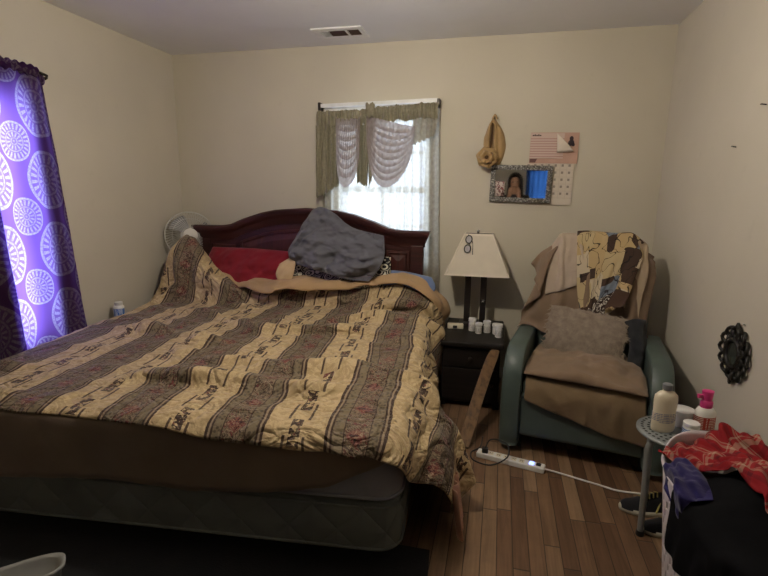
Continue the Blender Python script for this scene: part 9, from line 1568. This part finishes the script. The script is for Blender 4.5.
    lathe_o('pump', [(.021, .104), (.022, .108), (.022, .128), (.017, .134), (.019, .150), (.021, .172), (.012, .176)], M['pink'], t, 20, None, 1.05, .9)
    boxo('nozzle', -.038, -.010, -.007, .007, .142, .158, M['pink'], t, .003)
    # sneakers
    def shoe(loc, rz, label, s=1.):
        t = thing('sneaker', label, 'sneaker', loc, rz, 'dark sneakers under the stool')
        L = .26*s; n = 22; ring = 14
        def wd(k): return interp([0, .08, .3, .55, .75, .92, 1], [.020, .036, .046, .038, .036, .036, .022], k)*s
        P = []
        for i in range(n):
            k = i/(n-1); x = lerp(-L/2, L/2, k); w = wd(k); row = []
            hgt = interp([0, .06, .22, .42, .60, .8, .95, 1], [.030, .046, .056, .082, .100, .098, .104, .085], k)*s
            for q in range(ring):
                a = PI*q/(ring-1)
                row.append((x, w*math.cos(a)*(1-.25*math.sin(a)), .018+(hgt-.018)*max(0, math.sin(a))**.75))
            P.append(row)
        up = grid('upper', P, M['navy_shoe'], t, flip=True)
        P = []
        for z, e in ((0, .002), (.003, .005), (.014, .006), (.024, .003)):
            row = []
            for i in range(40):
                a = 2*PI*i/40; k = .5+.5*math.cos(a)
                row.append(((L/2+e)*math.cos(a), (wd(k)+e)*(1 if math.sin(a) > 0 else -1)*abs(math.sin(a))**.45, z))
            P.append(row)
        o = grid('sole', P, M['sole'], t, wrapu=True)
        bm = bmesh.new(); bm.from_mesh(o.data); bm.verts.ensure_lookup_table(); bm.faces.new([bm.verts[i] for i in range(40)][::-1]); bm.faces.new([bm.verts[120+i] for i in range(40)]); bm.to_mesh(o.data); bm.free()
        for sg in (-1, 1):
            bm = bmesh.new()
            for k in (.52, .62):
                w0 = wd(k)
                pts = [(lerp(-L/2, L/2, k+.10*q), sg*(wd(k+.10*q)*math.cos(q*1.1)*(1-.25*math.sin(q*1.1))+.002), .022+.062*s*math.sin(q*1.1)) for q in (0, .33, .66, 1)]
                tube(bm, pts, .0045, 5)
            obj('stripe', bm, M['yellow'], up)
        bm = bmesh.new()
        for k in range(5):
            kk = .30+.06*k; x = lerp(-L/2, L/2, kk); hz = interp([0, .06, .22, .42, .60], [.030, .046, .056, .082, .100], kk)*s+.004
            tube(bm, [(x, -.020, hz-.010), (x+.006, 0, hz), (x, .020, hz-.010)], .003, 5)
        obj('laces', bm, M['lace'], up)
    shoe((3.335, -1.475, 0), .06, 'dark sneaker with yellow stripes and laces farthest under the stool')
    shoe((3.385, -1.605, 0), .12, 'dark sneaker standing between the stool legs', .95)
    shoe((3.440, -1.745, 0), .10, 'dark sneaker at the foot of the laundry basket', .95)
    # laundry basket: perforated shell
    bc = Vector((3.385, -2.15, 0)); a_, b_ = .205, .335; hz = .50
    t = thing('laundry_basket', 'white perforated plastic laundry basket heaped with clothes', 'laundry basket', bc)
    def rim(ang, z):
        k = z/hz; s = lerp(.80, 1., k)
        c, q = math.cos(ang), math.sin(ang); e = 2/3.2
        return Vector((a_*s*math.copysign(abs(c)**e, c), b_*s*math.copysign(abs(q)**e, q), z))
    bm = bmesh.new(); nu, nv = 72, 11
    # equal arc sampling
    fine = [rim(2*PI*k/2000, hz) for k in range(2001)]; ac = [0]
    for p, q in zip(fine, fine[1:]): ac.append(ac[-1]+(q-p).length)
    angs = [2*PI*interp(ac, list(range(2001)), ac[-1]*k/nu)/2000 for k in range(nu)]
    zs = [0.004+k*(hz-.05)/nv for k in range(nv+1)]+[hz]
    V = [[bm.verts.new(rim(a, z)) for a in angs] for z in zs]
    for j in range(len(zs)-1):
        for i in range(nu):
            i2 = (i+1) % nu
            q = [V[j][i], V[j][i2], V[j+1][i2], V[j+1][i]]
            if 1 <= j < nv and (i+j) % 2 == 0:
                c = sum((v.co for v in q), Vector())/4
                w = [bm.verts.new(c+(v.co-c)*.66) for v in q]
                for k in range(4): bm.faces.new((q[k], q[(k+1) % 4], w[(k+1) % 4], w[k]))
            else: bm.faces.new(q)
    bm.faces.new([v for v in V[0]][::-1])
    o = obj('shell', bm, M['lilac'], t); solid(o, .003, 0)
    bm = bmesh.new(); tube(bm, [rim(a, hz+(.0)) for a in angs], .007, 8, True); obj('rim', bm, M['lilac'], t, True)
    # raised handle wall at the far end
    P = []
    for j in range(6):
        P.append([rim(a, hz)+Vector((0, 0, -.012+(.065*math.sin(a)**3+.012)*j/5)) for a in [lerp(.55, PI-.45, i/24) for i in range(25)]])
    o = grid('raised_end', P, M['lilac'], t); solid(o, .005, 0)
    def cl(key, name, label, cat, mat, uvx, uvy, th=.004, group=None):
        if key not in BAKES: return
        A = unbake(key); nv, nu = A.shape[:2]
        UV = [[(i/(nu-1)*uvx, j/(nv-1)*uvy) for i in range(nu)] for j in range(nv)]
        o = grid(name, A.tolist(), M[mat], None, UV); o.location = bc
        solid(o, th, 0); subsurf(o, 1); return tag(o, label, cat, group)
    cl('plaid', 'plaid_shirt', 'red and tan plaid shirt heaped on top of the laundry basket', 'clothing', 'plaid', .9, .75)
    cl('black_cloth', 'black_garment', 'black garment hanging over the near side of the laundry basket', 'clothing', 'black_cloth', .7, .8)
    o = patch_obj('indigo_garment', patch([(-.222, -.06, .44), (-.205, .02, .43), (-.212, .12, .45)], [(-.212, .12, .45), (-.195, .14, .53), (-.14, .15, .545)],
        [(-.15, -.08, .55), (-.135, .02, .56), (-.14, .15, .545)], [(-.222, -.06, .44), (-.21, -.08, .53), (-.15, -.08, .55)], .035, 24, 22, wr=.05, ws=11, seed=2.5, normal=(-.6, -.2, .8)), M['indigo'])
    o.location = bc; tag(o, 'indigo garment bunched over the rim of the laundry basket beside the plaid shirt', 'clothing')
    # heap of hidden clothes that fills the basket
    P = []
    for j in range(12):
        k = j/11
        P.append([Vector((rim(a, hz).x*(1-k)*.93, rim(a, hz).y*(1-k)*.95, .40+.13*(1-(1-k)**2)+.03*nz(math.cos(a)*2, math.sin(a)*2, k*3))) for a in [2*PI*i/40 for i in range(40)]])
    o = grid('brown_garment', P, M['brown_sheet'], None, wrapu=True); o.location = bc
    tag(o, 'dark brown garment filling the basket under the plaid shirt', 'clothing')
    # flat black sheet and tray at the foot of the bed
    t = tag(boxo('black_floor_sheet', 0, 1, 0, 1, 0, .008, M['floor_sheet'], None, 0), 'flat black sheet lying on the floor at the foot of the bed', 'floor_sheet')
    me = t.data
    for v in me.vertices:
        x0, y0 = v.co.x, v.co.y
        v.co.x = (.55 if x0 < .5 else 2.41)+(.10 if y0 < .5 else 0)*(1 if x0 > .5 else 0); v.co.y = -1.96 if y0 > .5 else -3.1
    t2 = thing('plastic_tray', 'pale grey plastic tray on the black sheet at the foot of the bed', 'tray', (1.055, -2.565, .009), .80)
    P = []
    for sc_, z in ((.0, .012), (.80, .012), (.90, .016), (.98, .085), (1.04, .10), (1.10, .098), (1.09, .090), (1.02, .078), (.94, .004), (.0, .002)):
        P.append([(.165*sc_*math.copysign(abs(math.cos(a))**.6, math.cos(a)), .06*sc_*math.copysign(abs(math.sin(a))**.6, math.sin(a)), z) for a in [2*PI*k/44 for k in range(44)]])
    grid('tray_shell', P, M['tray'], t2, wrapu=True)

# ----------------------------------------------------------------- the photographer, seen in the wall mirror
def skin_body(name, nodes, edges, mat, parent, root=0, sub=2):
    me = bpy.data.meshes.new(name)
    me.from_pydata([n[:3] for n in nodes], edges, []); me.update()
    o = bpy.data.objects.new(name, me); C.objects.link(o); o.parent = parent
    o.modifiers.new('skin', 'SKIN').use_smooth_shade = True
    sv = me.skin_vertices[0].data
    for v, n in zip(sv, nodes):
        v.radius = (n[3], n[4] if len(n) > 4 else n[3])
    sv[root].use_root = True
    subsurf(o, sub)
    me.materials.append(mat)
    return o

def build_person():
    M = MAT
    t = thing('person', 'dark haired person in a dark shirt taking the photograph, reflected in the wall mirror', 'person', (2.63, -4.02, 0))
    # +y faces the room; hands raised to hold a phone
    N = [(0, 0, .86, .13, .10), (0, 0, 1.02, .125, .09), (0, .0, 1.16, .145, .10), (0, 0, 1.28, .12, .085), (0, .005, 1.345, .055, .055), (0, .015, 1.40, .052, .055), (0, .02, 1.47, .072, .085), (0, .02, 1.55, .074, .09), (0, .01, 1.60, .045, .05)]
    E = [(i, i+1) for i in range(8)]
    for s in (-1, 1):
        b = len(N)
        N += [(s*.155, 0, 1.265, .055), (s*.215, .05, 1.10, .046), (s*.225, .10, 1.03, .042), (s*.13, .22, 1.17, .033), (s*.075, .285, 1.30, .026), (s*.062, .30, 1.345, .030, .018)]
        E += [(3, b), (b, b+1), (b+1, b+2), (b+2, b+3), (b+3, b+4), (b+4, b+5)]
        for f, (dx, dz, L) in enumerate(((-.020, .01, .055), (-.007, .016, .062), (.007, .016, .058), (.019, .008, .046))):
            c = len(N)
            N += [(s*.062+dx, .312, 1.375+dz, .0085), (s*.058+dx*.9, .322, 1.375+dz+L*.5, .008), (s*.052+dx*.8, .316, 1.375+dz+L, .007)]
            E += [(b+5, c), (c, c+1), (c+1, c+2)]
        c = len(N)
        N += [(s*.040, .305, 1.35, .009), (s*.022, .315, 1.375, .008)]
        E += [(b+5, c), (c, c+1)]
        g = len(N)
        N += [(s*.085, 0, .78, .085), (s*.09, .01, .47, .058), (s*.09, -.01, .12, .040), (s*.09, .01, .06, .042), (s*.095, .10, .035, .040, .032), (s*.10, .16, .03, .03, .026)]
        E += [(0, g), (g, g+1), (g+1, g+2), (g+2, g+3), (g+3, g+4), (g+4, g+5)]
    skin_body('body', N, E, M['skin'], t)
    S = [(0, 0, .82, .155, .125), (0, 0, 1.0, .15, .115), (0, 0, 1.16, .168, .122), (0, 0, 1.285, .165, .115), (0, .0, 1.35, .075, .072)]
    Es = [(0, 1), (1, 2), (2, 3), (3, 4)]
    for s in (-1, 1):
        b = len(S); S += [(s*.16, 0, 1.27, .085), (s*.218, .05, 1.10, .064), (s*.222, .10, 1.04, .058), (s*.15, .19, 1.135, .046)]
        Es += [(3, b), (b, b+1), (b+1, b+2), (b+2, b+3)]
    skin_body('shirt', S, Es, M['shirt'], t)
    S = [(0, 0, .86, .145, .115)]; Es = []
    for s in (-1, 1):
        b = len(S); S += [(s*.085, 0, .76, .10), (s*.09, .01, .47, .075), (s*.09, -.01, .11, .062)]; Es += [(0, b), (b, b+1), (b+1, b+2)]
    skin_body('trousers', S, Es, M['jeans'], t)
    # hair: cap over the skull, falling to the shoulders behind
    P = []
    for j in range(14):
        v = j/13; row = []
        for i in range(25):
            u = i/24; a = lerp(-.72*PI, .72*PI, u)     # open at the face
            if v < .45:
                k = v/.45; ph = k*PI/2; x = .092*math.sin(ph)*math.sin(a); y = .02-.108*math.sin(ph)*math.cos(a); z = 1.545+.105*math.cos(ph)
            else:
                k = (v-.45)/.55; x = (.092+.02*k)*math.sin(a); y = .02-(.108+.02*k)*math.cos(a); z = 1.545-.29*k
            row.append((x, y+.004*math.sin(u*60), z))
        P.append(row)
    solid(grid('hair', P, M['hair'], t), .018)
    # features of the face
    for s in (-1, 1):
        lathe_o('eye', [(.001, -.008), (.008, -.004), (.010, 0), (.008, .004), (.001, .008)], M['hair'], t, 12, Matrix.Translation((s*.032, .092, 1.525)))
    bm = bmesh.new(); tube(bm, spline([(0, .098, 1.525), (0, .118, 1.495), (0, .112, 1.485)]), .010, 8); obj('nose', bm, M['skin'], t, True)
    bm = bmesh.new(); tube(bm, spline([(-.024, .094, 1.455), (0, .104, 1.457), (.024, .094, 1.455)]), .006, 6); obj('mouth', bm, M['bag_dark'], t, True)
    # curtain over the window behind
    P = [[(lerp(FW[0]-.06, FW[1]+.06, i/60), FRONT+.05+.014*math.sin(i*.9), lerp(2.0, .85, j/8)) for i in range(61)] for j in range(9)]
    o = grid('blue_curtain', P, M['blue_curtain'])
    tag(o, 'blue curtain over the window behind the camera, seen only in the wall mirror', 'curtain')

# ----------------------------------------------------------------- camera, light
def build_camera_light():
    sc_ = bpy.context.scene
    cam = bpy.data.cameras.new('camera'); co = bpy.data.objects.new('camera', cam); C.objects.link(co)
    yaw, pitch, roll = .2316041, .1947514, .0106207
    fwd0 = Vector((-math.sin(yaw), math.cos(yaw), 0)); r0 = Vector((math.cos(yaw), math.sin(yaw), 0)); u0 = Vector((0, 0, 1))
    fwd = fwd0*math.cos(pitch)-u0*math.sin(pitch); up = u0*math.cos(pitch)+fwd0*math.sin(pitch)
    r = r0*math.cos(roll)+up*math.sin(roll); u = -r0*math.sin(roll)+up*math.cos(roll)
    mw = Matrix((r, u, -fwd)).transposed().to_4x4(); mw.translation = (2.6078, -3.6307, 1.3867)
    co.matrix_world = mw
    cam.sensor_width = 36; cam.lens = 484.29/768*36; cam.clip_start = .02
    sc_.camera = co
    w = bpy.data.worlds.new('sky'); sc_.world = w; w.use_nodes = True
    nt = w.node_tree; bg = nt.nodes['Background']
    bg.inputs[0].default_value = (.62, .76, 1., 1); bg.inputs[1].default_value = SKY
    for nm, loc, rot, sz in (('window_portal', ((BW[0]+BW[1])/2, .14, (BW[2]+BW[3])/2), (-PI/2, 0, 0), (BW[1]-BW[0], BW[3]-BW[2])),
                             ('window_portal', (-.14, (LW[0]+LW[1])/2, (LW[2]+LW[3])/2), (0, -PI/2, 0), (LW[3]-LW[2], LW[1]-LW[0]))):
        l = bpy.data.lights.new(nm, 'AREA'); l.shape = 'RECTANGLE'; l.size, l.size_y = sz; l.cycles.is_portal = True
        o = bpy.data.objects.new(nm, l); C.objects.link(o); o.location = loc; o.rotation_euler = rot
    v = sc_.view_settings; v.view_transform = 'Standard'; v.look = 'None'; v.gamma = 1; v.exposure = EXPO; v.use_curve_mapping = False
    cy = sc_.cycles; cy.use_denoising = True; cy.max_bounces = 8; cy.diffuse_bounces = 5; cy.transparent_max_bounces = 12; cy.sample_clamp_indirect = 6
SKY, EXPO = 14.0, 0.12

def main():
    build_mats()
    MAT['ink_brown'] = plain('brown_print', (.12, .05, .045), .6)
    MAT['lens_dark'] = plain('dark_mirror', (.16, .18, .15), .12, .8, 0)
    build_room(); build_curtains(); build_bed(); build_nightstand(); build_wall_things(); build_fan(); build_chair(); build_floor_things(); build_person(); build_camera_light()
if not globals().get('NO_MAIN'):
    main()
